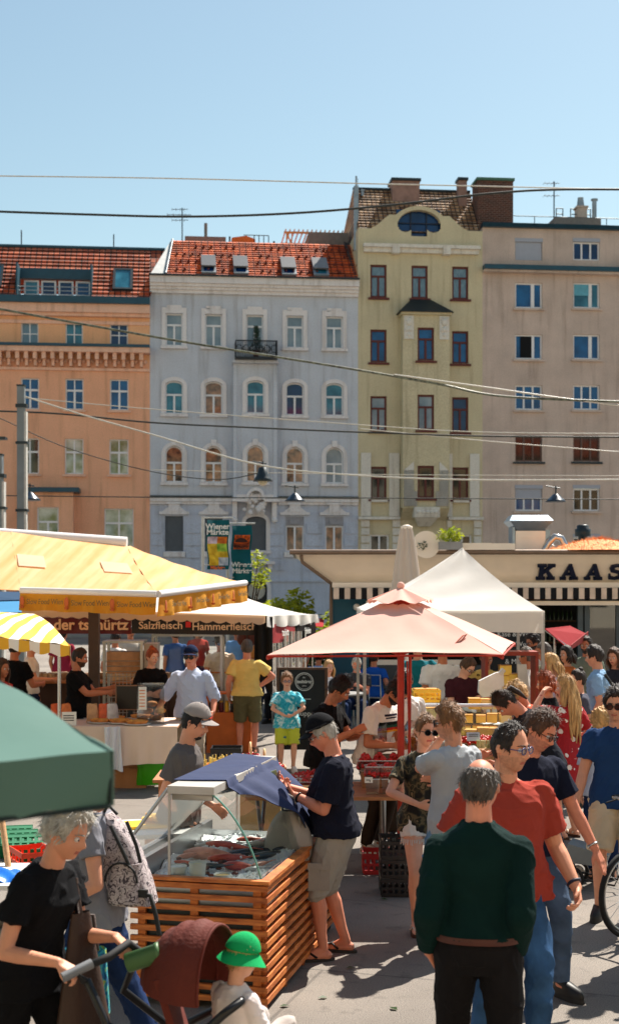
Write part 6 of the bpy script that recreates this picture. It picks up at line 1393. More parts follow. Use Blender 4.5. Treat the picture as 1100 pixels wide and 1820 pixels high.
g4 = put('old man in a black cap, dark T-shirt and grey cargo shorts counting money in profile', 601, 9.4, -94, 1.71, vox=.006, hair=('short','silver',.006), skin='red', belly=1.0, fat=.45, head=(0,22,0), hat=('cap',(20,20,24),'black',0,(0,0)), glasses=('clear','brown'),
    top=TEE('midnight_tee', (26,28,42), hem=-.05, sleeve=.80, ease=.024, wr=.008), bottom=SHORT(CM('grey_cargo', (158,154,146)), 1.10, ease=.028), shoes=FLIP, L_=(.08,.30,1.16), R_=(.03,.36,1.20), elbow={1: (.35,-.35,-.8), -1: (.3,-.3,-.8)}, curl=(1.0,1.0), palm={1: (-.4,0,.9), -1: (.4,0,.9)}, lf=(.10,.10), rf=(.13,-.05), lean=4)
m = MB(); a, e_, w2 = g4['Lg'][1]
for nm, (s_, zz, th) in {'cargo_pocket': (1, .62, .10)}.items():
    q = lerp(a, e_, .72); m.obox(q+V3(.098,-.01,0), .014, .15, .19); m.obox(q+V3(.106,-.01,.075), .012, .165, .045); g4['attach_mb'](m, 'cargo_pocket', CM('grey_cargo', (158,154,146)))
m = MB(); j = g4['J'][1]; d = nrm(j[2]-j[1]); u = nrm(np.cross(d, [0,0,1])); w_ = np.cross(d, u); m.tube([j[2]-d*.035+(u*math.cos(a)+w_*math.sin(a))*.033 for a in np.linspace(0, 6.28, 14, endpoint=False)], .008, 6, cyc=True); g4['attach_mb'](m, 'wrist_watch', M('watch_black', (16,16,18), .3))
g5 = put('dark-haired man in black T-shirt bending over strawberries behind the black cap', 574, 13.0, 64, 1.76, vox=.0075, hair=('short','black',.020), skin='tan', lean=10, head=(14,24,0), belly=.3, fat=.3, beard=('stubble',),
    top=TEE('black_tee', (18,17,19), hem=-.08, ease=.02), bottom=PANTS(BLACKJ), shoes=SHB, L_=(.12,.42,1.16), R_=(.14,.38,1.20), curl=(.9,.9))
def stripes_paint(c, me):
    z = c[:,2]; front = (c[:,1] < -.02) & (np.abs(c[:,0]) < .15); r = np.zeros(len(c))
    for k, (z0, z1) in enumerate(((1.225,1.26),(1.20,1.225),(1.175,1.20),(1.155,1.175))): r[front & (z > z0) & (z < z1)] = k+1
    r[front & (z > 1.285) & (z < 1.30) & (np.abs(c[:,0]) < .09)] = 5; r[front & (z > 1.31) & (z < 1.33) & (np.abs(c[:,0]) < .10)] = 5
    return r
wt = [CM('white_tee', (232,226,220)), CM('stripe_black', (20,26,24)), CM('stripe_green', (40,84,70)), CM('stripe_red', (200,60,44)), CM('stripe_yellow', (236,170,60)), CM('print_dark', (40,34,50))]
g6 = put('bearded vendor in a white T-shirt with striped chest print leaning over strawberries', 662, 13.05, 52, 1.78, vox=.0075, hair=('short','black',.018), skin='tan', lean=20, head=(10,28,0), beard=('full','black',.006),
    top=dict(kind='t', mat=wt, sleeve=.7, hem=-.08, ease=.022, paint=stripes_paint), bottom=PANTS(CM('brown_trousers', (56,46,40))), shoes=SHW, L_=(.10,.42,1.05), R_=(.18,.36,1.06), curl=(.9,.9))
g7 = put('second strawberry vendor in a plain white T-shirt behind the red umbrella pole', 712, 13.7, 30, 1.78, vox=.009, hair=('short','dark',.015), skin='tan', head=(-60,20,0), lean=8, top=TEE('plain_white_tee', (226,222,216), hem=-.08), bottom=PANTS(CM('brown_trousers', (56,46,40))), shoes=SHB, L_=(.28,.2,1.0), R_=(.2,.3,1.1))
def fray(pi, s_, nm='fringe', mt=None): pass
g8 = put('young woman in a camouflage T-shirt, white frayed shorts and sunglasses', 752, 10.1, 8, 1.63, vox=.006, hair=('short','fair_brown',.012), skin='fair', fem=1, head=(14,2,4), glasses=('sun','black'),
    top=dict(kind='t', mat=nodes_pattern('camouflage_cloth', camo), sleeve=.62, hem=-.12, ease=.012), bottom=SHORT(CM('white_denim', (226,220,212)), .33, ease=.016), shoes=SAND, R_=(.10,.26,1.06), L_=(.22,.10,1.0), elbow={-1: (.9,.2,-.6)}, curl=(.9,.8), rf=(.07,.03), lf=(.09,-.10))
m = MB(); rr = random.Random(2)
for s in (-1,1):
    a, e_, w_ = g8['Lg'][s]; q = lerp(a, e_, .34)
    for k in range(40):
        an = 6.28*k/40; p = q+V3(math.cos(an)*.094, math.sin(an)*.094, 0); m.tube([p, p+V3(rr.gauss(0,.004), rr.gauss(0,.004), -rr.uniform(.02,.055))], .0035, 4)
g8['attach_mb'](m, 'frayed_hem', CM('white_denim', (226,220,212)))['kind'] = 'stuff'
g9 = put('bearded man in a light grey T-shirt and sunglasses seen from behind, hand at his chin', 806, 9.65, -142, 1.75, vox=.006, hair=('short','fair_brown',.020), skin='light', head=(44,6,0), glasses=('sun','black'), beard=('stubble',),
    top=TEE('light_grey_tee', (176,180,184), hem=-.10, sleeve=.66, ease=.018, wr=.008), bottom=SHORT(LJEAN, 1.0), shoes=SHW, L_=(-.02,.16,1.47), R_=(.1,.24,1.15), elbow={1: (.35,.5,-.8)}, curl=(1.0,1.1), lf=(.15,-.08), rf=(.12,.1))
g10 = put('woman with very long blond hair in a red dress with white flowers', 1010, 13.8, -138, 1.67, vox=.0075, hair=('long','blond',.016,.62), skin='fair', fem=1, fat=.4, head=(38,4,0),
    top=dict(kind='dress', name='dress', mat=nodes_pattern('red_flower_cloth', flowers((166,26,34), (236,228,220), 11, .36)), sleeve=.75, hem=-.46, flare=.12, loose=.2, ease=.014), bottom=None, shoes=SAND, L_=(.10,.26,1.56), R_=(.2,.15,1.05), elbow={1: (.7,.6,-.6)}, curl=(1.0,1.5))
g11 = put('tall dark-haired man in a pale blue polo with a dark bag strap', 1062, 16.8, -112, 1.84, hair=('short','dark',.020), skin='light', head=(0,8,0), vox=.009, top=dict(kind='polo', mat=CM('pale_blue_polo', (138,172,206)), sleeve=.7, hem=-.10, ease=.02, collar=True), bottom=PANTS(DJEAN), shoes=SHB)
m = MB(); pts = []
for t in np.linspace(0, 1, 12): pts.append(lerp(g11['sh'][1]*1.0+V3(-.06,.05,.05), g11['spine'][1]+V3(-.20,.08,.02), t)+V3(0,.085*math.sin(math.pi*t)+.045,0))
m.tube(pts, .018, 6); g11['attach_mb'](m, 'bag_strap', M('strap_black'))
g12 = put('man in a blue V-neck T-shirt, beige shorts and sunglasses at the right edge', 1096, 10.55, -14, 1.80, vox=.0065, hair=('short','dark',.020), skin='light', head=(-10,4,0), glasses=('sun','black'), beard=('stubble',),
    top=TEE('blue_v_neck_tee', (34,62,104), hem=-.10, ease=.02, wr=.008), bottom=SHORT(CM('beige_shorts', (206,186,156)), .95), shoes=SHB, R_=(.30,.16,.86), curl=(1.1,.6), rf=(.13,.10))
# ---- right-hand crowd
put('blond woman with shoulder-length hair in a pale lilac top, before the bearded man', 985, 17.3, -104, 1.71, hair=('bob','blond',.022,.20), skin='fair', fem=1, head=(6,10,0), top=TEE('lilac_top', (206,190,210)), bottom=PANTS(DJEAN), shoes=SHB)
put('grey-haired man with glasses peering over the blond woman in lilac', 972, 18.6, -70, 1.80, hair=('short','salt',.014), skin='tan', head=(-10,10,0), glasses=('clear','black'), top=TEE('dusty_green_tee', (110,116,96)), bottom=PANTS(BLACKJ), shoes=SHB)
put('woman with short curly pale blond hair bending towards the cheeses', 948, 14.3, -72, 1.60, hair=('curly','blond',.034), skin='red', fem=1, fat=.3, lean=14, head=(-5,22,0), top=TEE('coral_top', (196,96,70)), bottom=PANTS(DJEAN), shoes=SHB)
put('auburn-haired woman in a sleeveless black top, before the woman in the flowered dress', 975, 14.9, -112, 1.63, hair=('bob','ginger',.024,.14), skin='light', fem=1, fat=.4, head=(0,8,0), top=TEE('black_top', (22,20,22), sleeve=.25), bottom=PANTS(BLACKJ), shoes=SHB)
put('man with a bald forehead and small ponytail bowing low over the cheese counter', 972, 12.4, -84, 1.80, vox=.008, hair=('tail','dark',.012), skin='red', lean=34, head=(0,24,0), top=TEE('charcoal_tee', (34,36,44), hem=-.08, ease=.024), bottom=PANTS(BLACKJ), shoes=SHB, L_=(.2,.5,.95), R_=(.1,.52,1.0))
put('young woman with dark pinned-up hair between the blond hair and the pale blue polo', 1030, 15.8, -84, 1.60, hair=('bun','dark',.016), skin='light', fem=1, top=TEE('grey_top', (84,84,96)), bottom=PANTS(DJEAN), shoes=SHB)
put('curly-haired short person with fair hair beside the man in the blue V-neck', 1070, 11.9, 175, 1.47, vox=.009, hair=('curly','blond',.036), skin='fair', child=1, top=TEE('pale_blue_top', (176,186,206)), bottom=PANTS(DJEAN), shoes=SHB)
put('brown-haired woman in a dark patterned blouse at the right edge near the kiosk window', 1093, 18.8, -22, 1.71, hair=('bob','brown',.022,.22), skin='light', fem=1, head=(-20,4,0), top=dict(kind='t', mat=nodes_pattern('dark_flower_cloth', flowers((26,28,40), (110,110,124), 14)), sleeve=.8), bottom=PANTS(BLACKJ), shoes=SHB, R_=(.1,.25,1.1), L_=(.1,.25,1.12))
put('bearded man with glasses in a white shirt behind the gazebo leg', 951, 21, -62, 1.84, hair=('curly','dark',.024), skin='tan', head=(0,14,0), glasses=('clear','black'), beard=('full','dark',.014), top=dict(kind='shirt', mat=CM('white_shirt', (220,216,210)), sleeve=1.5, collar=True), bottom=PANTS(DJEAN), shoes=SHB)
put('shopper with short grey hair in a white shirt between the cabinet and the blond woman', 938, 18.4, -120, 1.74, hair=('short','salt',.014), skin='tan', vox=.012, top=TEE('off_white_tee', (214,206,196)), bottom=PANTS(DJEAN), shoes=SHB)
put('shopper in an orange top with dark hair behind the long-haired woman in red', 1008, 19.6, -60, 1.70, hair=('bob','dark',.02,.16), skin='light', fem=1, vox=.012, top=TEE('burnt_orange_tee', (196,104,52)), bottom=PANTS(DJEAN), shoes=SHB)
put('child-sized shopper with brown hair in a pink top among the cheese customers', 1000, 16.4, -100, 1.42, hair=('bob','brown',.02,.14), skin='fair', fem=1, child=1, vox=.011, top=TEE('rose_tee', (206,140,140)), bottom=PANTS(DJEAN), shoes=SHB)
put('bearded shopper in a grey-green shirt far behind the pale blue polo', 1042, 20.6, -30, 1.80, hair=('short','dark',.016), skin='tan', vox=.012, beard=('full','dark',.01), top=TEE('sage_tee', (120,132,116)), bottom=PANTS(BLACKJ), shoes=SHB)
# ---- cheese vendors
v1 = put('cheese vendor in a maroon T-shirt and white gloves cutting cheese', 818, 17.2, 24, 1.72, hair=('short','brown',.018), skin='fair', head=(14,28,0), glasses=('clear','black'), lean=8, top=TEE('maroon_tee', (66,30,36), hem=-.05), bottom=PANTS(BLACKJ), shoes=SHB, R_=(.12,.34,1.06), L_=(.14,.38,1.05), curl=(.7,.7))
m = MB()
for s in (-1,1): a, e_, w_ = v1['J'][s]; d = nrm(w_-e_); cap(m, w_-d*.03, w_+d*.08, .036, .040, 10); cap(m, w_+d*.08, w_+d*.15+V3(0,0,-.02), .036, .02, 10)
v1['attach_mb'](m, 'gloves', M('glove_white', (226,226,224), .6))
put('cheese vendor in a yellow and brown patterned shirt with dark braces', 862, 18.3, 8, 1.74, hair=('short','dark',.016), skin='tan', head=(0,20,0), top=dict(kind='t', mat=nodes_pattern('brown_leaf_cloth', flowers((196,170,96), (66,44,24), 12)), sleeve=.8), bottom=PANTS(BLACKJ), shoes=SHB, R_=(.12,.34,1.1), L_=(.12,.34,1.1))
put('person in a loose white shirt seen from behind under the pink umbrella', 786, 17.9, 176, 1.86, hair=('short','brown',.016), skin='tan', top=TEE('loose_white_tee', (222,224,228), ease=.03, hem=-.12), bottom=PANTS(DJEAN), shoes=SHB)
put('person in a teal T-shirt seen from behind under the pink umbrella', 742, 19.4, 182, 1.82, hair=('short','dark',.016), skin='light', fat=.7, top=TEE('teal_tee', (24,110,124), ease=.03, hem=-.10), bottom=PANTS(BLACKJ), shoes=SHB)
# ---- middle
b1 = put('boy in a turquoise tie-dye T-shirt, blue glasses and yellow shark shorts', 510, 18.6, 6, 1.36, vox=.0075, hair=('short','fair_brown',.022), skin='fair', child=1, head=(-4,0,0), glasses=('clear','blue'), top=dict(kind='t', mat=nodes_pattern('tie_dye_cloth', tiedye), sleeve=.7, hem=-.14, ease=.024, flare=.1), bottom=SHORT(nodes_pattern('yellow_print_cloth', flowers((196,204,60), (60,110,120), 7)), .95, ease=.026), shoes=SHW, R_=(.05,.22,1.02), L_=(.07,.24,1.03), elbow={-1: (.6,.5,-.6), 1: (.6,.5,-.6)}, curl=(1.1,1.1))
put('grey-haired man in a yellow T-shirt and olive shorts seen from behind, hand on hip', 439, 20.6, 176, 1.75, vox=.009, hair=('short','salt',.018), skin='red', fat=.6, belly=.3, head=(10,4,0), top=TEE('pale_yellow_tee', (238,206,120), hem=-.04, ease=.024), bottom=SHORT(CM('olive_shorts', (104,100,72)), .98), shoes=SHBR, R_=(.20,-.02,1.04), L_=(.29,.05,.88), elbow={-1: (1,.5,-.2)}, curl=(1.3,.7))
w1 = put('vendor in a cream T-shirt and black cap seen from behind with an orange apron string', 392, 22.6, 178, 1.76, vox=.011, hair=('tail','black',.014), skin='tan', hat=('cap',(20,20,22),'black'), top=TEE('cream_tee', (226,206,186), hem=-.06), bottom=PANTS(CM('white_trousers', (214,206,198))), shoes=SHB, head=(20,10,0))
m = MB(); sec = sect(w1['spine'][3], V3(1,0,0), V3(0,1,0), .175, .14, .125, 28); m.tube(sec, .014, 6, cyc=True); w1['attach_mb'](m, 'apron_string', M('orange_cotton', (220,120,40), .8))
s1 = put('man in a light blue striped shirt, navy cap and sunglasses holding a green shopping bag', 341, 17.6, -8, 1.79, vox=.0075, hair=('short','salt',.010), skin='red', hat=('cap',(22,34,66),'navy'), glasses=('sun','black'), head=(-4,2,0), belly=.3, fat=.25,
    top=dict(kind='shirt', mat=nodes_pattern('fine_blue_stripes', finestripe((150,170,210), (206,212,226), 300)), sleeve=1.12, hem=-.09, collar=True, ease=.026, wr=.008), bottom=PANTS(CM('stone_trousers', (190,172,150)), ease=.018), shoes=SHBR, R_=(.46,.12,.84), L_=(.30,.10,.92), elbow={-1: (.9,.6,-.3)}, curl=(1.6,.8))
f1 = put('fish vendor in dark grey T-shirt and flat-brimmed grey cap, in profile', 322, 9.95, 80, 1.73, vox=.006, hair=('short','black',.010), skin='light', head=(-4,12,0), fat=-.25, hat=('cap',(148,140,136),'grey'), beard=('goatee','black',.006), lean=6,
    top=TEE('dark_grey_tee', (98,92,90), hem=-.08, ease=.024, wr=.008), bottom=PANTS(BLACKJ), shoes=SHB, L_=(.18,.2,.95), R_=(.14,.06,.88), elbow={-1: (.15,-.5,-1), 1: (.2,-.5,-1)})
m = MB(); Hh = lambda *p: f1['hc']+f1['Mh']@(V3(*p)*1.05); m.tube([Hh(.086*math.sin(a), -.100*math.cos(a), .066) for a in np.linspace(-.2,1.7,10)], .006, 6)
for s in (.1,.55): m.add([Hh(.094*math.sin(s+t*.17), -.112*math.cos(s+t*.17), .066+z_) for t, z_ in ((-1,-.014),(1,-.014),(1.1,.010),(-1.1,.012))], [(0,1,2,3)])
f1['attach_mb'](m, 'cap_sunglasses', M('red_lens', (190,60,36), .15))
put('red-haired saleswoman in a black top resting her arms on the counter', 268, 19.3, 18, 1.70, hair=('bun','ginger',.016), skin='fair', fem=1, fat=.3, head=(22,4,0), top=dict(kind='t', mat=CM('black_long_top', (20,18,20)), sleeve=1.45), bottom=PANTS(DJEAN), shoes=SHB, R_=(.05,.30,1.06), L_=(-.02,.32,1.08), elbow={-1: (.9,.2,-.5), 1: (.9,.2,-.5)}, lean=6)
k1 = put('bearded stall keeper in a black T-shirt with a tattooed forearm, in profile', 136, 17.9, 84, 1.76, vox=.009, hair=('short','dark',.012), skin='tan', belly=.8, fat=.4, head=(4,10,0), beard=('full','brown',.008), top=TEE('black_tee', (18,17,19), hem=-.08, ease=.02), bottom=PANTS(BLACKJ), shoes=SHB, R_=(.12,.44,1.16), L_=(.14,.42,1.2), curl=(.8,.8))
put('broad man in a black T-shirt facing away at the far left edge', 26, 19.4, 150, 1.82, hair=('short','dark',.012), skin='tan', fat=.5, top=TEE('black_tee', (18,17,19), hem=-.08), bottom=PANTS(BLACKJ), shoes=SHB, R_=(.2,.35,1.1))
put('woman with long brown hair in a red patterned dress cut by the left edge', 2, 17.0, 60, 1.66, hair=('long','brown',.018,.36), skin='tan', fem=1, top=dict(kind='dress', name='dress', mat=nodes_pattern('red_dot_cloth', flowers((190,40,26), (226,120,60), 16)), sleeve=.8, hem=-.4, flare=.1), shoes=SAND)
put('man in a white T-shirt behind the yellow and white striped awning', 55, 21.2, 96, 1.76, hair=('short','black',.014), skin='light', top=TEE('plain_white_tee', (226,222,216)), bottom=PANTS(DJEAN), shoes=SHB, R_=(.2,.35,1.1))
# ---- seated cafe guests
SIT = dict(pelvis=(0,0,.50), lf=(.12,.42), rf=(.12,.42))
put('blond woman in a white blouse seated at the cafe table', 583, 23.6, 22, 1.68, hair=('long','blond',.018,.30), skin='fair', fem=1, vox=.011, top=TEE('white_blouse', (226,228,232)), bottom=PANTS(DJEAN), shoes=SHB, R_=(.1,.32,.76), L_=(.1,.32,.76), **SIT)
put('elderly man with a white topknot in a charcoal T-shirt seated at the cafe table', 634, 24.0, -6, 1.76, hair=('bun','silver',.010), skin='red', head=(0,24,0), fat=.4, vox=.011, beard=('full','silver',.008), top=TEE('charcoal_cafe_tee', (60,62,66)), bottom=PANTS(DJEAN), shoes=SHB, R_=(.1,.34,.78), L_=(.1,.34,.78), **SIT)
put('seated guest in a bright blue T-shirt behind the man with the topknot', 664, 25.6, 160, 1.76, hair=('short','dark',.014), skin='tan', vox=.013, top=TEE('bright_blue_tee', (30,84,170)), bottom=PANTS(DJEAN), shoes=SHB, **SIT)
put('seated guest in a dark blue shirt under the left tip of the pink umbrella', 540, 25.0, 150, 1.76, hair=('short','grey',.014), skin='tan', vox=.013, top=TEE('steel_blue_tee', (44,84,130)), bottom=PANTS(DJEAN), shoes=SHB, **SIT)
put('seated guest in a checked light blue shirt behind the chalkboard', 566, 26.2, 170, 1.74, hair=('short','dark',.014), skin='tan', vox=.013, top=dict(kind='t', mat=nodes_pattern('fine_blue_check', finestripe((90,130,190), (170,190,220), 120, 2)), sleeve=.8), bottom=PANTS(DJEAN), shoes=SHB, **SIT)
put('seated guest in a black jacket beside the plastic curtain', 508, 25.4, -30, 1.74, hair=('short','black',.014), skin='tan', vox=.013, top=dict(kind='t', mat=CM('black_jacket', (24,26,32)), sleeve=1.8), bottom=PANTS(BLACKJ), shoes=SHB, **SIT)
# ---- shoppers deep in the meat stall's shade
bgp = [(112,26.5,170,(150,40,60),'dark','short','a wine-red T-shirt beyond the left half of the banner'),(232,27.5,20,(196,186,170),'grey','short','a beige top beyond the bread rack'),(312,26.8,200,(60,90,140),'brown','short','a mid-blue T-shirt beyond the man in the navy cap'),(352,28.5,10,(180,60,50),'dark','bob','a red top deep inside the meat stall'),(422,27.5,-20,(110,150,190),'black','short','a sky-blue T-shirt just left of the man in yellow'),(466,26,40,(190,120,60),'brown','short','an orange-brown T-shirt right of the man in yellow'),(205,24.5,160,(226,220,214),'dark','short','a white T-shirt behind the bread rack')]
for px, Y, rz, c, hc_, hs_, t in bgp: put('shopper in '+t, px, Y, rz, 1.72+.02*(px % 3), hair=(hs_,hc_,.016), skin='tan', vox=.013, fem=1 if hs_ == 'bob' else 0, top=TEE('crowd_tee_%d' % px, c), bottom=PANTS(DJEAN), shoes=SHB)
put('shopper in a dark grey T-shirt standing just outside the right edge by the bicycle', 1172, 9.3, -60, 1.80, hair=('short','dark',.014), skin='tan', top=TEE('dark_grey_tee', (98,92,90)), bottom=PANTS(DJEAN), shoes=SHB, L_=(.4,.2,1.1))
put('shopper in a navy T-shirt just outside the right edge, nearest the viewer', 1215, 8.2, -80, 1.76, hair=('short','dark',.014), skin='tan', top=TEE('navy_tee', (24,28,46)), bottom=PANTS(DJEAN), shoes=SHB)
# ---- left foreground
h1 = put('woman with short grey hair in black clothes leaning forward to push a stroller', 50, 5.95, 62, 1.70, vox=.0055, hair=('short','silver',.030), skin='light', fem=1, head=(4,-2,0), lean=20,
    top=TEE('black_cotton_tee', (20,20,23), hem=-.10, sleeve=.55, ease=.016, wr=.008), bottom=PANTS(CM('black_linen', (19,19,22)), ease=.03), shoes=SHB, R_=(.20,.33,1.05), L_=(.10,.42,1.10), curl=(1.7,1.7), palm={-1: (.2,.3,-.9), 1: (-.2,.3,-.9)}, elbow={-1: (.35,-.9,-.35), 1: (.2,-.3,-1)}, lf=(.12,.30), rf=(.12,-.25))
h2 = put('person in grey T-shirt and jeans with a backpack, head behind canopy', 172, 7.15, -96, 1.70, vox=.007, hair=('short','dark',.016), skin='light', fem=.6, head=(0,0,0), top=TEE('heather_grey_tee', (128,128,136), hem=-.10, sleeve=.5), bottom=PANTS(DJEAN, ease=.016), shoes=SHW, L_=(.22,.16,.98), R_=(.2,.2,1.0), lf=(.10,.22), rf=(.10,-.32))
c1 = put('toddler in a green sun hat and pale pink top sitting in the stroller', 418, 5.75, 132, 1.0, vox=.0055, hair=('short','blond',.010), skin='fair', child=2, head=(-20,12,0), hat=('bucket',(24,160,92),'green'), pelvis=(0,0,1.06), lf=(.10,.40,.72), rf=(.10,.40,.72), top=dict(kind='t', mat=CM('pale_pink_top', (244,232,230)), sleeve=1.9, hem=-.12, ease=.024, wr=.007), bottom=PANTS(CM('pale_leggings', (196,186,180))), shoes=SHW, R_=(.2,.32,1.12), L_=(.2,.30,1.12))
def milky(name):
    m = bpy.data.materials.new(name); m.use_nodes = True; t = m.node_tree; N = t.nodes.new; L = t.links.new; t.nodes.remove(t.nodes['Principled BSDF'])
    tr = N('ShaderNodeBsdfTransparent'); tl = N('ShaderNodeBsdfTranslucent'); df = N('ShaderNodeBsdfDiffuse'); tl.inputs[0].default_value = rgb((235,230,222)); df.inputs[0].default_value = rgb((225,220,212)); a = N('ShaderNodeMixShader'); b = N('ShaderNodeMixShader'); a.inputs[0].default_value = .5; b.inputs[0].default_value = .42
    L(tl.outputs[0], a.inputs[1]); L(df.outputs[0], a.inputs[2]); L(tr.outputs[0], b.inputs[1]); L(a.outputs[0], b.inputs[2]); L(b.outputs[0], t.nodes['Material Output'].inputs[0]); return m
# ------------------------------------------------------------ fish counter
ORW = M('orange_larch', (186,92,38), .55, .3, 5, .25, 50, stretch=(1.5,1.5,10), c2=(226,134,62)); STL = M('steel', (170,172,172), .3, .1, 4, metal=.85); GLS = glassy('case_glass', (243,250,248), .8, .015, .02)
cr_ = Vector((-.29, 8.22, 0)); ax = Vector((.225, .974, 0)).normalized(); px_ = Vector((-.974, .225, 0)).normalized()   # ax along the long side, px_ across to the left
LL, WW, CH = 1.52, .80, .775
e = thing('fish_counter', cr_, 0, 'glass-topped fish counter clad in orange wooden slats, in the left foreground', 'counter')
MX = Matrix(((px_.x, ax.x, 0, 0), (px_.y, ax.y, 0, 0), (0,0,1,0), (0,0,0,1)))      # local: x across (to the left), y along, z up
def CB(): m = MB(); m.T = MX; return m
m = CB()
for k in range(11):
    z_ = .05+k*.068; ov = .012 if k % 2 else .0
    m.box(-.025-ov, WW+.03, -.045, -.02, z_, z_+.034); m.box(-.05, -.025, -.045-ov, LL+.03, z_+.002, z_+.036); m.box(-.02, WW+.03, LL+.02, LL+.045, z_, z_+.034)
m.build('slat_cladding', ORW, e)
m = CB()
for x_, y_ in ((.0,-.018),(.40,-.018),(.74,-.018)): m.box(x_, x_+.05, y_, y_+.03, .0, CH)
for y_ in (.0,.5,1.0,1.45): m.box(-.023, -.001, y_, y_+.05, 0, CH)
m.box(-.06, WW+.05, -.055, -.0, CH, CH+.022); m.box(-.06, .0, -.0, LL+.04, CH+.001, CH+.023); m.build('post', ORW, e)
m = CB(); m.box(.03, WW, .02, LL, .04, .60); m.build('steel_body', M('dark_steel_body', (70,74,76), .45, .2, 4, metal=.4), e)
m = CB(); m.box(.0, WW, .0, .02, .60, CH+.0); m.box(.0, .02, .021, LL, .60, CH); m.box(WW-.02, WW+.02, .021, LL, .60, CH+.10); m.box(.0, WW, LL-.02, LL+.0, .60, CH+.03); m.box(.02, WW-.02, .02, LL-.02, .60, .615); m.build('steel_tray', STL, e)
H1 = 1.30
def gcurve(t):                      # the bent front pane: from the customer side sill up to the top shelf
    a = t*math.pi/2; k = .55; return (.01+.31*(k*t+(1-k)*(1-math.cos(a))), CH+.02+(H1-CH-.02)*(k*t+(1-k)*math.sin(a)))
m = CB(); m.grid(lambda u, v: (gcurve(v)[0], .02+(LL-.04)*u, gcurve(v)[1]), 1, 16, True); m.build('curved_glass', GLS, e)
for y_ in (.02, LL-.02):
    m = CB(); pts = [(gcurve(k/12)[0], y_, gcurve(k/12)[1]) for k in range(13)]+[(.58,y_,H1),(.58,y_,CH+.02)]; m.add(pts, [tuple(range(15))]); m.build('end_glass', GLS, e)
for y_ in (.02, LL-.02):
    m = CB(); m.tube([(gcurve(k/12)[0], y_, gcurve(k/12)[1]) for k in range(13)], .006, 6); m.build('glass_edge', M('glass_edge_green', (110,165,150), .1, .05), e)
m = CB(); m.box(.30, .60, -.01, LL+.01, H1+.002, H1+.05); m.box(.585,.60,.0,.012,CH,H1); m.box(.585,.60,LL-.012,LL,CH,H1); m.box(.32,.58,.02,.05,H1-.04,H1); m.build('top_shelf', M('top_shelf_grey', (186,180,172), .4, .08), e)
m = CB(); m.add([(.60,.0,H1+.03),(.60,LL,H1+.03),(.98,LL,CH+.06),(.98,.0,CH+.06)], [(0,1,2,3)]); m.build('rear_flap', milky('milky_flap'), e)
m = CB(); m.tube([(.60,.0,H1+.03),(.98,.0,CH+.06)], .012, 6); m.tube([(.60,LL,H1+.03),(.98,LL,CH+.06)], .012, 6); m.box(.95,1.0,0,LL,CH+.0,CH+.06); m.box(.80,.96,0,LL,CH-.03,CH); m.build('flap_frame', STL, e)
def at(x_, y_, z_): return cr_+MX @ Vector((x_, y_, z_))
# ice
ICE = M('crushed_ice', (246,249,251), .35, .05, 40, .8, 90, spec=.6)
rnd = random.Random(4)
def icez(x_, y_): return .765+.030*math.sin(x_*13+1)*math.sin(y_*9)+.012*math.sin(x_*41+y_*37)
m = MB(); m.T = Matrix.Translation(cr_) @ MX; m.grid(lambda u, v: (.025+(WW-.05)*u, .025+(LL-.05)*v, icez(u*.75, v*1.45)+rnd.uniform(-.006,.006)), 34, 60, False, .04)
for k in range(500): x_, y_ = rnd.uniform(.04,WW-.04), rnd.uniform(.04,LL-.04); s_ = rnd.uniform(.006,.014); m.obox((x_,y_,icez(x_,y_)+.006), s_, s_, s_, M3=Matrix.Rotation(rnd.random()*3, 3, 'X') @ Matrix.Rotation(rnd.random()*3, 3, 'Z'))
solo(m, 'crushed_ice', ICE, 'bed of crushed ice under the fish in the glass counter', 'ice', kind='stuff')
def fish(x_, y_, L_, ang, c, label, wd=.28, lift=.03):
    p = at(x_, y_, icez(x_, y_)+lift); e = thing('fish', p, ang, label, 'fish', 'fish and fillets on the ice'); m = MB(); secs = []
    for k in range(13):
        t = k/12; r_ = L_*wd*.5*(math.sin(math.pi*min(1, t*1.05+.03))**.7)*(1-.55*t)+.004; secs.append([Vector((L_*(t-.5), math.cos(a)*r_*.6, math.sin(a)*r_*.9)) for a in np.linspace(0, 2*math.pi, 12, endpoint=False)])
    m.rings(secs); m.build('body', c, e); m = MB(); m.prism([(L_*.44,0,0),(L_*.62,0,L_*.13),(L_*.57,0,0),(L_*.62,0,-L_*.13)], (0,.006,0)); m.prism([(-L_*.1,0,L_*wd*.3),(L_*.15,0,L_*wd*.2),(L_*.0,0,L_*wd*.55)], (0,.004,0)); m.build('fin', c, e)
    m = MB(); m.ball((-L_*.42, -L_*wd*.16, L_*.03), .007, 8, 6); m.build('eye', M('eye_dark'), e); e.rotation_euler = (R(75), 0, ang); return e
FS1 = M('fish_silver', (150,156,160), .25, .35, 14, spec=.8, c2=(205,208,206)); FS2 = M('fish_dark', (60,66,70), .25, .4, 12, spec=.8); FS3 = M('fish_pink', (206,140,120), .35, .3, 10, spec=.6); FS4 = M('fish_red', (186,62,44), .4, .35, 12, c2=(226,110,80))
fish(.30,.95,.46,.5,FS2,'long dark fish lying lengthwise on the ice under the blue cloth'); fish(.22,1.12,.42,.55,FS1,'silver fish beside the long dark fish at the back of the ice'); fish(.16,.80,.40,.7,FS2,'second dark fish nearest the curved glass'); fish(.55,.72,.36,-.2,FS3,'thick pale pink fish fillet in the middle of the ice',.5); fish(.36,.55,.30,.2,FS4,'red fillet strip lying before the pink fillet',.36); fish(.60,1.15,.40,.3,FS1,'silver fish farthest back on the vendor side'); fish(.24,.38,.24,-.3,FS4,'small red salmon piece near the front right corner of the ice',.5); fish(.48,.95,.38,-.5,FS4,'long red fillet below the silver fish',.3)
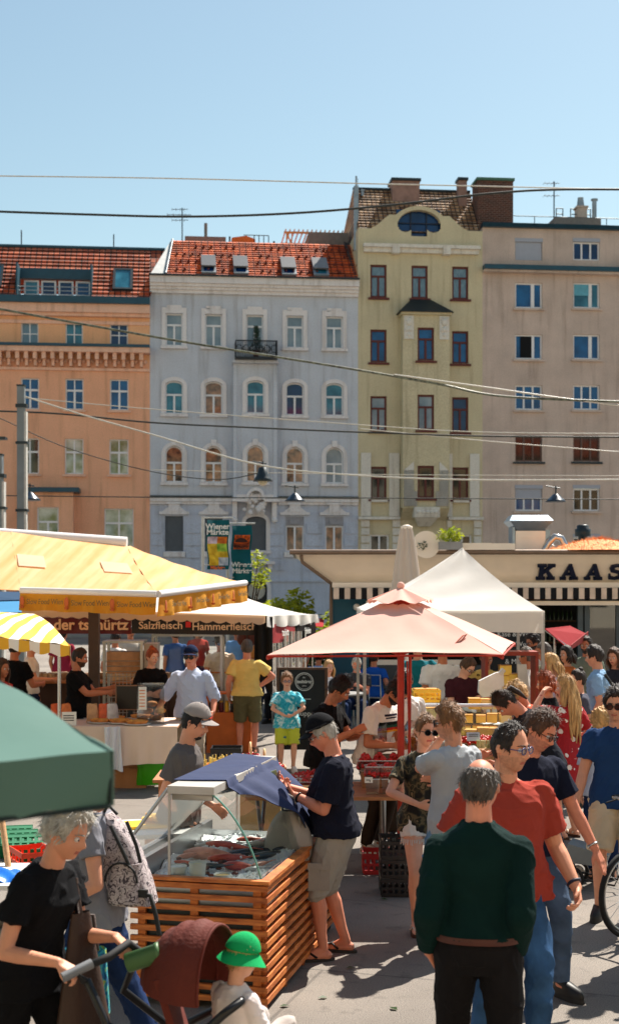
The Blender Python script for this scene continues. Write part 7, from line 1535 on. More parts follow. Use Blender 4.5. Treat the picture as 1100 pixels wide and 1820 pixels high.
for i, (x_, y_, a_) in enumerate(((.12,.30,.6),(.14,.52,.9),(.40,.30,.1),(.62,.42,-.4),(.50,.42,.3),(.66,.62,.8),(.12,1.0,.7),(.42,1.25,.2))):
    fish(x_, y_, .17+.02*(i % 3), a_, (FS1,FS3,FS2,FS4)[i % 4], ['small silver fish by the front right corner of the ice','small pink fillet by the curved glass','small dark fish before the red salmon piece','small red fillet on the left of the ice','small silver fish between the fillets','small pink fillet near the vendor side','small dark fish by the curved glass under the cloth','small red fillet at the far end of the ice'][i], .34)
def tub(x_, y_, r_, h, label, c, fill):
    p = at(x_, y_, icez(x_, y_)); e = thing('tub', p, 0, label, 'tub', 'tubs in the fish counter'); m = MB(); m.lathe([(r_*.85,0),(r_,h),(r_*.95,h),(r_*.82,.01)], n=20, cap=False); m.lathe([(r_*.84,0),(.001,0)], n=20, cap=False); m.build('cup', M('tub_plastic', (215,215,208), .35, .04), e); m = MB(); m.lathe([(r_*.93,h*.8),(r_*.5,h*.88),(.001,h*.9)], n=20, cap=False); m.build('filling', fill, e)
tub(.44,.10,.055,.085,'round white tub of creamy salad in front on the ice',0,M('cream_salad',(225,215,170),.6,.2,40)); tub(.58,.12,.062,.045,'low white tub left of the creamy salad tub',0,M('white_salad',(225,225,222),.6,.2,40)); tub(.28,.10,.055,.05,'tub with ribbed side right of the creamy salad tub',0,M('beige_salad',(200,170,110),.6,.3,50))
m = MB(); rr = random.Random(9)
for k in range(26): x_, y_ = rr.uniform(.08,.7), rr.uniform(.2,.5); p = at(x_, y_, icez(x_, y_)+.012); m.ball(p, rr.uniform(.014,.026), 8, 6, (1.4,1,.7))
solo(m, 'mussel_heap', M('mussel_dark', (36,30,34), .3, .4, 20, c2=(120,60,36)), 'loose heap of dark mussels and prawns at the front of the ice', 'mussels', kind='stuff')
e2 = thing('smoked_fish_box', at(.66,.2,.67), .2, 'small wooden box of smoked fish in the front left corner of the ice', 'box'); m = MB(); m.box(-.07,.07,-.05,.05,0,.01); m.box(-.07,.07,-.05,-.043,.011,.05); m.box(-.07,.07,.043,.05,.011,.05); m.box(-.07,-.063,-.042,.042,.011,.05); m.box(.063,.07,-.042,.042,.011,.05); m.build('box', ORW, e2); m = MB(); [m.ball((-.04+.027*k,0,.04), .028, 8, 6, (.5,1.4,.5)) for k in range(4)]; m.build('fish_pieces', FS4, e2)
# blue cloth over the case
BC = cloth('navy_blue_cloth', (24,40,80), .04, .12, .4, bs=9)
def cprof(t):                       # across: over the shelf, then down the curved glass towards the customers
    if t < .30: return (.63-.33*t/.30, H1+.058)
    q = (t-.30)/.70; k = max(.12, 1-q*.75); x_, z_ = gcurve(k); return (x_-.022-.05*q, z_+.012-.02*q)
def f(u, v):
    y_ = .20+(LL+.05-.20)*u; v2 = v*(.42+.75*sm(.0,.8,u)); x_, z_ = cprof(v2); w_ = (.020*math.sin(u*11+v*3)+.012*math.sin(u*23-v*4+1))*v
    return (x_-w_*1.2-.012*v, y_+.10*v*v, z_+w_*.6-.10*max(0,u-.85)*v*4)
m = MB(); m.T = Matrix.Translation(cr_) @ MX; m.grid(f, 60, 36, True, .005)
solo(m, 'blue_cloth', BC, 'dark blue cloth thrown over the top of the glass fish counter', 'cloth')
# white side table with the yellow board
e = thing('side_table', at(1.20,1.35,0), .22, 'low white table beside the fish counter carrying a yellow board', 'table'); m = MB(); m.box(-.35,.32,-.30,.35,.80,.83); m.build('table_top', M('white_laminate', (220,218,214), .4), e)
for a, b in ((-.32,-.27),(.28,-.27),(-.32,.31),(.28,.31)): m = MB(); m.box(a, a+.035, b, b+.035, 0, .80); m.build('leg', STL, e)
e = thing('cutting_board', at(1.18,1.42,.833), .3, 'bright yellow cutting board with a crumpled yellow cloth on the white table', 'board'); m = MB(); m.box(-.22,.22,-.13,.13,0,.02); m.build('board', M('board_yellow', (244,190,40), .45, .05), e)
m = MB(); rr = random.Random(2); m.grid(lambda u, v: (-.10+.22*u, -.07+.14*v, .025+.05*abs(math.sin(u*5+v*3)*math.sin(v*4+1))), 14, 10, True, .004); solo(m, 'crumpled_cloth', M('cloth_yellow', (250,205,110), .8), 'small crumpled pale yellow cloth on the yellow cutting board', 'cloth').location = at(1.18,1.45,.854)
# counter behind the fish counter (short slatted return)
e = thing('slatted_box', at(.17,1.72,0), math.atan2(ax.y, ax.x)-R(90), 'small slatted orange wooden stand just beyond the fish counter', 'stand'); m = MB()
for k in range(11): m.box(-.10,.17,-.10,-.08,.05+.07*k,.085+.07*k); m.box(.171,.19,-.1,.3,.052+.07*k,.087+.07*k)
m.build('slat', ORW, e); m = MB(); m.box(-.08,.165,-.078,.3,0,.80); m.build('body', DK, e); m = MB(); m.box(-.12,.2,-.12,.32,.82,.84); m.build('top', ORW, e)
# ------------------------------------------------------------ grey rucksack on the old man's arm, money, phone
pw = g4['world']; pp = pw(g4['J'][1][2]+V3(.02,-.02,-.02))
e = thing('grey_rucksack', pp+Vector((-.03,-.02,-.02)), 0, 'light grey cloth rucksack hanging from the forearm of the man in the black cap', 'bag'); m = MB()
def sack(u, v): a = 2*math.pi*u; r_ = (.05+.115*math.sin(min(1,v*1.15)*math.pi*.75)**.8)*(1+.05*math.sin(a*5+v*4)); return (r_*math.cos(a), r_*.6*math.sin(a), -.06-.42*v)
m.grid(sack, 28, 14); m.add([sack(k/28,1) for k in range(28)], [tuple(range(28))]); m.build('body', cloth('rucksack_grey', (170,164,156), .0, .15, .5, bs=12), e); m = MB(); m.tube([(-.03,0,-.08),(-.05,-.02,.02),(.0,0,.05),(.05,.02,.02),(.04,0,-.08)], .012, 6); m.tube([(.08,-.05,-.08),(.10,-.05,-.4),(.07,-.03,-.62),(.085,-.03,-.85)], .009, 6); m.build('strap', M('strap_light_grey', (150,146,140), .9), e)
h = pw(g4['J'][-1][2]); e = thing('banknotes', h+Vector((-.13,-.02,.06)), .3, 'green and white folded banknotes held by the man in the black cap', 'money'); m = MB(); m.obox((0,0,0), .10, .004, .06, M3=Matrix.Rotation(.3, 3, 'Y')); m.obox((.01,-.01,.03), .09, .004, .05, M3=Matrix.Rotation(-.3, 3, 'Y')); m.build('notes', M('banknote_green', (150,190,110), .8, .3, 30, c2=(215,225,205)), e)
h = pw(g4['J'][1][2]); e = thing('folded_wallet', h+Vector((-.14,-.02,.03)), .3, 'dark blue wallet with a white card held by the man in the black cap', 'wallet'); m = MB(); m.obox((0,0,0), .10, .03, .05); m.build('cover', M('wallet_navy', (28,34,64), .5), e); m = MB(); m.obox((.0,-.018,.03), .07, .004, .05); m.build('card', M('white_card', (228,228,226), .5), e)
# ------------------------------------------------------------ strawberry table
TW = M('table_wood', (170,112,70), .6, .25, 5, .2, 50, stretch=(1,8,8)); T0 = Vector((Xp(576,12), 12.05, 0)); tx0, tx1 = Xp(436,11.65), Xp(712,11.65)
e = thing('strawberry_table', T0, 0, 'brown folding table carrying the strawberries under the pink umbrella', 'table'); m = MB(); m.T = Matrix.Translation(-T0); m.box(tx0, tx1, 11.6, 12.5, .735, .765); m.build('table_top', TW, e)
for a in (tx0+.1, tx1-.15):
    m = MB(); m.T = Matrix.Translation(-T0); m.tube([(a,11.7,0),(a+.05,12.4,.73)], .018, 6); m.build('leg', STL, e); m = MB(); m.T = Matrix.Translation(-T0); m.tube([(a+.05,12.4,0),(a,11.7,.73)], .018, 6); m.build('leg', STL, e)
SBR = M('strawberry_red', (170,16,22), .35, .35, 40, c2=(214,40,36), spec=.5); SGR = M('strawberry_leaf', (70,110,40), .6)
def berries(cx, cy, cz, wx_, wy_, n, hh, seed, label, name='strawberry_heap', mat=None, gr=True, r0=.017):
    m = MB(); rr = random.Random(seed); mat = mat or SBR
    for k in range(n):
        a, b = rr.uniform(-1,1), rr.uniform(-1,1); z_ = hh*(1-max(abs(a),abs(b))**2)*rr.uniform(.75,1.0); r_ = r0*rr.uniform(.8,1.25); m.use(mat); m.ball((cx+a*wx_, cy+b*wy_, cz+z_), r_, 8, 6, (1,1,1.15))
        if gr and rr.random() < .35: m.use(SGR); p = Vector((cx+a*wx_, cy+b*wy_, cz+z_+r_)); m.add([p+Vector((.014,0,0)), p+Vector((0,.012,.004)), p+Vector((-.014,0,0)), p+Vector((0,-.012,.004))], [(0,1,2,3)])
    return solo(m, name, None, label, 'strawberries' if name == 'strawberry_heap' else 'fruit', kind='stuff')
PUN = glassy('punnet_plastic', (225,225,228), 1.0, .1, .12)
def punnet(x_, y_, z_, w_, d_, h_, rz, label, cat='punnet'):
    e = thing('fruit_punnet', (x_, y_, z_), rz, label, cat, 'clear punnets of strawberries'); m = MB(); k = .85
    v = [(-w_*k,-d_*k,0),(w_*k,-d_*k,0),(w_*k,d_*k,0),(-w_*k,d_*k,0),(-w_,-d_,h_),(w_,-d_,h_),(w_,d_,h_),(-w_,d_,h_)]; m.add(v, [(0,1,5,4),(1,2,6,5),(2,3,7,6),(3,0,4,7),(0,3,2,1)]); m.build('tray', PUN, e); m = MB(); m.tube([v[4],v[5],v[6],v[7]], .004, 5, cyc=True, smooth=False); m.build('rim', M('rim_clear', (215,218,222), .2), e); return e
names = ['first','second','third','fourth','fifth','sixth']
# right pile: tall boxes beside the umbrella pole
for i, px in enumerate((661,689,706)):
    x_ = Xp(px,11.85); punnet(x_, 11.8, .905, .066, .066, .10, 0, ['tall clear box of strawberries left of the umbrella pole','tall clear box of strawberries nearest the umbrella pole','clear box of strawberries half hidden behind the umbrella pole'][i]); berries(x_, 11.8, .93, .058, .058, 90, .10, i, ['strawberries heaped in the tall box left of the umbrella pole','strawberries heaped in the tall box nearest the umbrella pole','strawberries heaped behind the umbrella pole'][i])
    punnet(x_, 11.8, .768, .062, .062, .13, 0, ['empty upturned box under the left strawberry box','empty upturned box under the strawberry box nearest the pole','empty upturned box behind the umbrella pole'][i])
for i, px in enumerate((650,675,700)):
    x_ = Xp(px,12.2); punnet(x_, 12.25, .90, .075, .075, .10, 0, ['rear strawberry box at the left of the pile','rear strawberry box in the middle of the pile','rear strawberry box at the right of the pile'][i]); berries(x_, 12.25, .93, .066, .066, 80, .13, 20+i, ['strawberries in the rear box at the left of the pile','strawberries in the rear box in the middle of the pile','strawberries in the rear box at the right of the pile'][i])
m = MB(); m.box(Xp(642,12.3), Xp(714,12.3), 12.1, 12.45, .768, .895); solo(m, 'wooden_step', TW, 'wooden riser under the rear strawberry boxes', 'stand')
# left: shallow punnets in a wooden tray
def crate(x_, y_, z_, w_, d_, h_, rz, label, mat=WOOD, name='wooden_crate', cat='crate', slats=2, tilt=0, group='fruit crates on the stands'):
    e = thing(name, (x_, y_, z_), rz, label, cat, group); m = MB(); m.box(-w_,w_,-d_,d_,0,.012)
    for k in range(slats):
        a, b = .012+k*(h_-.01)/slats, .012+(k+1)*(h_-.01)/slats-.012; m.box(-w_,w_,-d_-.01,-d_,a,b); m.box(-w_,w_,d_,d_+.01,a,b); m.box(-w_-.01,-w_,-d_,d_,a,b); m.box(w_,w_+.01,-d_,d_,a,b)
    m.build('slat', mat, e); m = MB()
    for a in (-1,1):
        for b in (-1,1): m.box(a*w_-.012*(a > 0)-.0, a*w_+.012*(a < 0), b*d_-.012*(b > 0), b*d_+.012*(b < 0), .0125, h_+.02)
    m.build('corner_post', mat, e)
    if tilt: e.rotation_euler = (tilt, 0, rz)
    return e
PALEW = M('pale_poplar', (222,186,136), .75, .15, 5, .1, 40)
crate(Xp(502,11.95), 11.95, .768, .30, .22, .09, 0, 'pale wooden tray holding strawberry punnets in front of the old man', PALEW)
k = 0
for i in range(4):
    for j in range(2):
        x_ = Xp(502,11.95)-.215+.143*i; y_ = 11.85+.2*j; punnet(x_, y_, .80, .062, .085, .07, 0, '%s punnet from the left in the %s row of the wooden strawberry tray' % (names[i], ('front','back')[j])); berries(x_, y_, .825, .055, .078, 42, .06, 50+k, 'strawberries in the %s punnet of the %s row in the wooden tray' % (names[i], ('front','back')[j])); k += 1
# basket with handle, strawberries
def basket(px, Y, z_, w_, d_, label, hl, seed):
    e = thing('chip_basket', (Xp(px,Y), Y, z_), .1, label, 'basket', 'chip-wood baskets of strawberries'); m = MB()
    for k in range(3): m.add([(-w_-.01*k,-d_,.03*k),(w_+.01*k,-d_,.03*k),(w_+.01*k+.008,-d_-.008,.03*k+.026),(-w_-.01*k-.008,-d_-.008,.03*k+.026)], [(0,1,2,3)])
    m.box(-w_-.02,w_+.02,-d_-.012,-d_-.004,0,.085); m.box(-w_-.02,w_+.02,d_+.004,d_+.012,0,.085); m.box(-w_-.028,-w_-.02,-d_,d_,0,.085); m.box(w_+.02,w_+.028,-d_,d_,0,.085); m.box(-w_,w_,-d_,d_,0,.01); m.build('side', M('chip_wood', (214,168,130), .7, .2, 8), e)
    m = MB(); m.tube([(0,-d_*math.cos(a), .08+.16*math.sin(a)) for a in np.linspace(0, math.pi, 14)], .010, 6); m.build('handle', PALEW, e); return berries(Xp(px,Y), Y, z_+.06, w_, d_, 110, .07, seed, hl)
basket(470, 12.7, .80, .17, .11, 'chip-wood basket with a pale handle behind the punnets', 'strawberries heaped in the handled chip basket', 61)
basket(445, 12.9, .84, .15, .12, 'second chip-wood basket left of the handled one', 'strawberries heaped in the left chip basket', 62)
berries(Xp(560,12.55), 12.55, .77, .26, .10, 160, .09, 66, 'loose strawberries spread before the man in the black T-shirt')
m = MB(); m.box(Xp(430,12.9), Xp(500,12.9), 12.55, 13.05, .0, .80); solo(m, 'crate_stack', PALEW, 'stack of pale crates under the strawberry baskets', 'crate stack')
for i, (px, Y, z_, t, lb) in enumerate(((655,11.68,.90,'4,-','left white price card on the tall strawberry boxes'),(697,11.68,.90,'5,-','right white price card on the tall strawberry boxes'),(486,11.68,.86,'3,-','white price card on the wooden strawberry tray'))):
    e = thing('price_card', (Xp(px,Y), Y, z_), 0, lb, 'card'); m = MB(); m.obox((0,0,.0), .07, .003, .05); m.build('card', M('paper_white', (232,230,224), .8), e); m = MB(); m.obox((-.008,-.003,.0), .03, .002, .006); m.obox((.01,-.003,-.008), .006, .002, .02); m.build('printed_line', M('print_dark', (40,34,50)), e)
# apricots and asparagus
APR = M('apricot_orange', (240,150,50), .5, .25, 30); ASP = M('white_asparagus', (240,214,130), .5, .15, 20)
m = MB(); AT = Vector((Xp(388,13.2), 13.2, 0)); e = thing('fruit_table', AT, 0, 'low table with apricot crates and asparagus behind the fish counter', 'table'); m.box(-.60,.62,-.35,.35,.70,.73); m.build('table_top', TW, e)
for a in (-.55,.5): m = MB(); m.box(a,a+.04,-.3,.3,0,.70); m.build('leg', TW, e)
crate(Xp(365,13.2), 13.15, .732, .20, .20, .09, 0, 'pale crate of apricots with a green lining left of the asparagus', PALEW); berries(Xp(365,13.2), 13.15, .76, .17, .17, 70, .07, 71, 'heap of orange apricots in the left crate', 'apricot_heap', APR, False, .026)
crate(Xp(428,13.2), 13.25, .732, .20, .20, .09, 0, 'pale crate of apricots right of the asparagus', PALEW); berries(Xp(428,13.2), 13.25, .76, .17, .17, 70, .07, 72, 'heap of orange apricots in the right crate', 'apricot_heap', APR, False, .026)
m = MB(); m.box(Xp(345,13)-.0, Xp(372,13), 12.93, 12.945, .745, .80); solo(m, 'green_tray_edge', M('lime_card', (150,200,60), .7), 'lime green tray edge before the left apricots', 'tray')
rr = random.Random(3); m = MB()
for k in range(46): x_ = Xp(392,12.9)+rr.uniform(-.16,.14); y_ = 12.88+rr.uniform(-.05,.05); m.tube([(x_,y_,.74),(x_+rr.uniform(-.01,.01),y_-.01,.93+rr.uniform(-.02,.04))], [.011,.006], 6)
solo(m, 'asparagus_bundle', ASP, 'row of upright pale yellow asparagus between the apricot crates', 'asparagus', kind='stuff')
crate(Xp(284,11.2), 11.4, .02, .20, .26, .10, .35, 'long pale wooden crate on the ground behind the fish vendor', PALEW); crate(Xp(290,11.2), 11.8, .45, .20, .2, .10, .2, 'pale wooden crate lifted on a box beside the fish vendor', PALEW); m = MB(); m.box(-.2,.2,-.2,.2,0,.44); o = solo(m, 'cardboard_box', M('cardboard', (168,116,76), .85, .1, 5), 'cardboard box under the pale crate beside the fish vendor', 'box'); o.location = (Xp(290,11.2), 11.8, 0.0)
# black crates, red crate
def plastic_crate(px, Y, z_, w_, d_, h_, c, label, rz=0, rx=0, off=(0,0), group='plastic market crates'):
    e = thing('plastic_crate', (Xp(px,Y)+off[0], Y+off[1], z_), rz, label, 'crate', group); mt = M('crate_%d_%d_%d' % c, c, .5, .15, 6, coat=.2); m = MB(); m.box(-w_,w_,-d_,d_,0,.015)
    for s in (-1,1):
        for lo, hi in ((.016,h_*.22),(h_*.42,h_*.55),(h_*.8,h_)):
            m.box(-w_,w_, s*d_-.006, s*d_+.006, lo, hi); m.box(s*w_-.006, s*w_+.006, -d_+.007, d_-.007, lo, hi)
        for q in range(6): a = -w_+2*w_*q/5; m.box(max(a-.010,-w_), min(a+.010,w_), s*d_-.005, s*d_+.005, .017, h_-.001)
        for q in range(5): a = -d_+2*d_*q/4; m.box(s*w_-.005, s*w_+.005, max(a-.010,-d_+.008), min(a+.010,d_-.008), .017, h_-.001)
    m.build('lattice', mt, e); m = MB(); m.tube([(-w_,-d_,h_),(w_,-d_,h_),(w_,d_,h_),(-w_,d_,h_)], .011, 6, cyc=True, smooth=False); m.build('rim', mt, e); e.rotation_euler = (rx, 0, rz); return e
for k in range(3): plastic_crate(702, 11.35, .001+.155*k, .125, .17, .15, (26,25,27), ['black plastic crate at the bottom of the stack beneath the strawberry table','middle black plastic crate of the stack beneath the strawberry table','top black plastic crate of the stack beneath the strawberry table'][k])
plastic_crate(668, 12.2, .001, .12, .15, .18, (176,32,36), 'red plastic crate behind the black crates under the strawberry table')
for k in range(2): plastic_crate(403, 17.2, .001+.26*k, .19, .17, .25, (24,24,26), ['lower black bottle crate at the feet of the man in yellow','upper black bottle crate at the feet of the man in yellow'][k])
# bag of apricots at the vendor's side
e = thing('clear_bag', (Xp(743,12.6), 12.6, 1.02), 0, 'clear plastic bag of apricots held beside the umbrella pole', 'bag'); m = MB(); m.grid(lambda u, v: ((.05+.09*math.sin(v*2.6))*math.cos(u*6.283)*(1+.08*math.sin(u*30)), (.05+.09*math.sin(v*2.6))*math.sin(u*6.283)*.7, .30*v), 24, 8); m.build('film', glassy('bag_film', (235,232,228), 1, .15, .22), e); m = MB(); [m.ball((random.uniform(-.08,.08), random.uniform(-.05,.05), .04+random.random()*.09), .025, 8, 6) for _ in range(16)]; m.build('apricots', APR, e)['kind'] = 'stuff'
p = g5['world'](g5['J'][1][2]); e = thing('clear_punnet', p+Vector((.10,-.04,.03)), .3, 'empty clear punnet with red strawberries held by the man bending over', 'punnet'); m = MB(); m.box(-.06,.06,-.05,.05,-.14,.08); m.build('tray', glassy('bag_film'), e); m = MB(); [m.ball((random.uniform(-.04,.04), random.uniform(-.03,.03), -.11+random.random()*.06), .018, 8, 6) for _ in range(14)]; m.build('strawberries', SBR, e)
# stool behind
e = thing('wooden_stool', (Xp(692,12.9), 12.85, 0), 0, 'grey-brown wooden box standing behind the strawberry table', 'stool'); m = MB(); m.box(-.12,.12,-.15,.15,.70,1.0); m.build('seat_box', M('grey_wood', (96,84,74), .8, .2), e)
for a in (-.1,.08): m = MB(); m.box(a,a+.03,-.1,.1,0,.699); m.build('leg', M('grey_wood'), e)
# ------------------------------------------------------------ cheese counter
CY = M('cheese_yellow', (240,196,84), .5, .10, 8); CR2 = M('cheese_rind', (206,140,50), .6, .2, 10); CP = M('cheese_pale', (240,220,150), .5, .08, 8); WHC = M('counter_white', (206,202,196), .5, .06)
C0 = Vector((Xp(815,14.6), 14.7, 0)); e = thing('cheese_counter', C0, 0, 'long white glass-edged cheese counter under the white gazebo', 'counter'); m = MB(); m.T = Matrix.Translation(-C0); cx0, cx1 = Xp(728,14.4), Xp(925,14.4)
m.box(cx0, cx1, 14.25, 15.4, 0, .90); m.build('body', WHC, e); m = MB(); m.T = Matrix.Translation(-C0); m.box(cx0, cx1, 14.2, 15.42, .902, .93); m.build('top', STL, e)
m = MB(); m.T = Matrix.Translation(-C0); m.quad((cx0,14.22,.93),(cx1,14.22,.93),(cx1,14.3,1.30),(cx0,14.3,1.30)); m.build('glass_screen', GLS, e); m = MB(); m.T = Matrix.Translation(-C0); m.tube([(cx0,14.3,1.31),(cx1-.3,14.3,1.31)], .018, 8); m.build('glass_rail', M('rail_white', (222,222,224), .25), e)
def wedge(px, Y, z_, w_, d_, h_, rz, label, mat=CY):
    e = thing('cheese_wedge', (Xp(px,Y), Y, z_), rz, label, 'cheese', 'cheeses on the market counter'); m = MB(); m.use(mat); m.prism([(-w_,-d_,0),(w_,-d_,0),(w_*.9,d_,0),(-w_*.9,d_,0)], (0,0,h_-.008)); m.use(CR2); m.box(-w_,w_,-d_-.003,d_*.9,h_-.0079,h_); m.build('cheese', None, e); return e
rr = random.Random(6); nth = ['first','second','third','fourth','fifth','sixth','seventh','eighth']
for r_, (Y, z_, pxs) in enumerate(((14.55,.935,(836,858,878,899)),(14.9,.935,(828,848,868,888,908)),(14.9,1.07,(832,853,874,896)),(15.1,1.20,(840,862,884)))):
    for i, px in enumerate(pxs): wedge(px+rr.uniform(-2,2), Y, z_, rr.uniform(.052,.066), rr.uniform(.07,.1), rr.uniform(.085,.125), rr.uniform(-.25,.25), '%s cheese block from the left in the %s' % (nth[i], ('front row of the counter','middle row of the counter','upper row of the counter','top row of the counter')[r_]), (CY,CP)[rr.random() < .3])
for i, (px, z_, w_) in enumerate(((770,.935,.17),(760,1.10,.12))): wedge(px, 14.7, z_, w_+.05, .16, .16, 0, ['large pale cheese block behind the glass at the left of the counter','second large cheese block on top at the left of the counter'][i], CP)
plastic_crate(757, 15.2, 1.27, .15, .12, .13, (240,196,60), 'yellow plastic box of cheese above the left end of the counter')
wedge(745, 15.2, 1.33, .06, .08, .09, .2, 'cheese block at the left inside the yellow box'); wedge(766, 15.2, 1.33, .06, .08, .09, -.1, 'cheese block at the right inside the yellow box')
m = MB(); rr = random.Random(8)
for k in range(170): m.ball((Xp(855,14.1)+rr.uniform(-.22,.22), 14.12+rr.uniform(-.08,.10), .93+rr.uniform(0,.06)), rr.uniform(.014,.024), 8, 6)
solo(m, 'tomato_heap', M('tomato_red', (206,40,26), .3, .2, 20), 'heap of small red tomatoes in front of the cheeses', 'tomatoes', kind='stuff')
m = MB()
for k in range(60): x_ = Xp(870,13.95)+rr.uniform(-.14,.14); m.tube([(x_,13.97+rr.uniform(-.04,.04),.78),(x_+rr.uniform(-.02,.02),13.95,.98)], [.010,.006], 5)
solo(m, 'spring_onion_bundle', M('onion_green', (170,186,90), .5, .3, 20, c2=(232,226,180)), 'upright bundle of green and white spring onions below the tomatoes', 'vegetables', kind='stuff')
m = MB(); m.box(Xp(822,14.1), Xp(905,14.1), 13.85, 14.22, .74, .90); solo(m, 'vegetable_shelf', WOOD, 'wooden front shelf under the tomatoes', 'shelf')
e = thing('price_card', (Xp(838,14.15), 14.02, .97), .1, 'pale blue price card standing before the cheeses', 'card'); m = MB(); m.obox((0,0,.04), .14, .004, .09, M3=Matrix.Rotation(-.3,3,'X')); m.build('card', M('card_blue', (190,205,222), .6), e); m = MB(); [m.obox((0,-.004,.065-.02*k), .10, .003, .006, M3=Matrix.Rotation(-.3,3,'X')) for k in range(3)]; m.build('printed_line', M('print_dark'), e)
e = thing('weighing_scale', (Xp(874,15.6), 15.55, .93), .1, 'white weighing scale with a rounded display head on a stalk', 'scale'); m = MB(); m.box(-.12,.12,-.12,.12,0,.06); m.tube([(.02,0,.06),(.02,0,.36)], .025, 8); m.build('stand', WHC, e)
m = MB(); m.prism([(-.17,-.02,.42),(-.12,-.02,.36),(.06,-.02,.38),(.13,-.02,.50),(.12,-.02,.66),(.03,-.02,.64),(-.16,-.02,.55)], (0,.06,0)); m.build('display_head', M('scale_white', (222,220,218), .4), e); m = MB(); m.tube([(.08,0,.62),(.13,0,.68)], .03, 8); m.build('hinge', WHC, e)
# red cabinet with cheese at the back
RC = M('cabinet_red_wood', (140,44,26), .5, .2, 5); e = thing('cheese_cabinet', (Xp(905,17.4), 17.4, 0), 0, 'open red-framed cabinet with stacked cheeses at the back of the stall', 'cabinet'); m = MB()
for a in (-.32,.32): m.box(a-.02,a+.02,-.2,.2,0,1.68)
m.box(-.34,.34,-.2,.2,1.68,1.73); m.box(-.34,.34,-.2,.2,.98,1.02); m.box(-.34,.34,-.19,.2,.3,.9); m.build('frame', RC, e)
for i, (px, z_) in enumerate(((893,1.02),(912,1.02),(893,1.16),(910,1.17),(896,1.30),(910,1.32),(896,1.43))): wedge(px, 17.35, z_, .075, .1, .125, .1*(i % 3), 'cheese block %s in the red cabinet' % ['bottom left','bottom right','second from below on the left','second from below on the right','third from below on the left','third from below on the right','topmost of all'][i])
m = MB(); p = Vector((Xp(935,17.2),17.2,1.02)); m.T = Matrix.Translation(p); m.slab([(-.08,0,0),(.06,0,0),(.0,.0,.55),(-.12,0,.55)], .02); m.T = None; solo(m, 'leaning_panel', STL, 'grey steel panel leaning beside the red cabinet', 'panel')
bb = thing('menu_board', (Xp(915,21.8), 21.8, 0), 0, 'black chalkboard with pale handwriting behind the gazebo', 'chalkboard'); m = MB(); m.box(-.55,.42,-.02,.02,1.0,1.95); m.build('board', M('chalkboard_black', (24,26,28), .8, .2), bb)
CHK = M('chalk_white', (205,205,200), .9)
for t, z_ in (('Käse & Wein',1.78),('offene Weine',1.62),('vom Fass',1.48),('& Mehr',1.34)): text_mesh(t, .11, CHK, 'lettering', bb, upright((0,-.03,z_)), .001)
for a in (-.45,.35): m = MB(); m.box(a,a+.04,-.02,.02,0,1.0); m.build('leg', WOOD, bb)
# ------------------------------------------------------------ cafe
cb = thing('chalkboard_stand', (Xp(537,18.9), 19.1, 0), -.05, 'large black A-board with a round white logo beside the boy', 'chalkboard'); zt_ = CAM_Z+(HOR-1190)/FPX*19.1; m = MB(); m.box(-.32,.32,-.02,.02,.25,zt_); m.build('board', M('chalkboard_black'), cb); m = MB(); fw = M('board_frame_brown', (80,54,38), .7); m.box(-.36,-.321,-.03,.03,.0,zt_+.03); m.box(.321,.36,-.03,.03,.0,zt_+.03); m.box(-.321,.321,-.03,.03,zt_,zt_+.03); m.build('frame', fw, cb)
m = MB(); rc = Vector((.03,-.03,zt_-.17)); m.tube([rc+Vector((.125*math.cos(a),0,.125*math.sin(a))) for a in np.linspace(0,2*math.pi,28,endpoint=False)], .006, 5, cyc=True); m.tube([rc+Vector((.105*math.cos(a),0,.105*math.sin(a))) for a in np.linspace(0,2*math.pi,28,endpoint=False)], .003, 5, cyc=True); m.build('logo_ring', CHK, cb)
text_mesh('tschürtz', .062, CHK, 'lettering', cb, upright(rc), .001, bold=.002); text_mesh('der', .035, CHK, 'lettering', cb, upright(rc+Vector((0,0,.06))), .001); text_mesh('2016', .03, CHK, 'lettering', cb, upright(rc+Vector((0,0,-.06))), .001); text_mesh('De', .09, CHK, 'lettering', cb, upright((-.24,-.03,zt_-.07)), .001); text_mesh('Suppe', .10, CHK, 'lettering', cb, upright((.05,-.03,zt_-.62)), .001); m = MB(); m.box(-.12,.12,-.026,-.02,zt_-.42,zt_-.412); m.build('chalk_line', CHK, cb)
def cafe_table(px, Y, label):
    e = thing('cafe_table', (Xp(px,Y), Y, 0), 0, label, 'table', 'outdoor cafe tables'); m = MB(); m.lathe([(.36,.72),(.36,.745)], n=24); m.build('table_top', M('grey_table_top', (150,150,148), .4), e); m = MB(); m.tube([(0,0,.02),(0,0,.72)], .03, 8); m.lathe([(.22,0),(.22,.02),(.05,.04)], n=16); m.build('pedestal', DARKM, e)
cafe_table(610, 22.9, 'small round grey cafe table before the man with the topknot'); cafe_table(552, 24.2, 'small round grey cafe table under the left tip of the pink umbrella')
def chair(px, Y, rz, label):
    e = thing('metal_chair', (Xp(px,Y), Y, 0), R(rz), label, 'chair', 'grey metal cafe chairs'); m = MB(); m.box(-.2,.2,-.2,.2,.44,.46); m.build('seat', STL, e); m = MB(); m.tube([(-.2,.2,.44),(-.2,.24,.88),(.2,.24,.88),(.2,.2,.44)], .014, 6); m.tube([(-.2,.225,.68),(.2,.225,.68)], .012, 6); m.build('backrest', STL, e)
    for a in (-.18,.18):
        for b in (-.18,.18): m = MB(); m.tube([(a,b,0),(a,b,.44)], .012, 6); m.build('leg', STL, e)
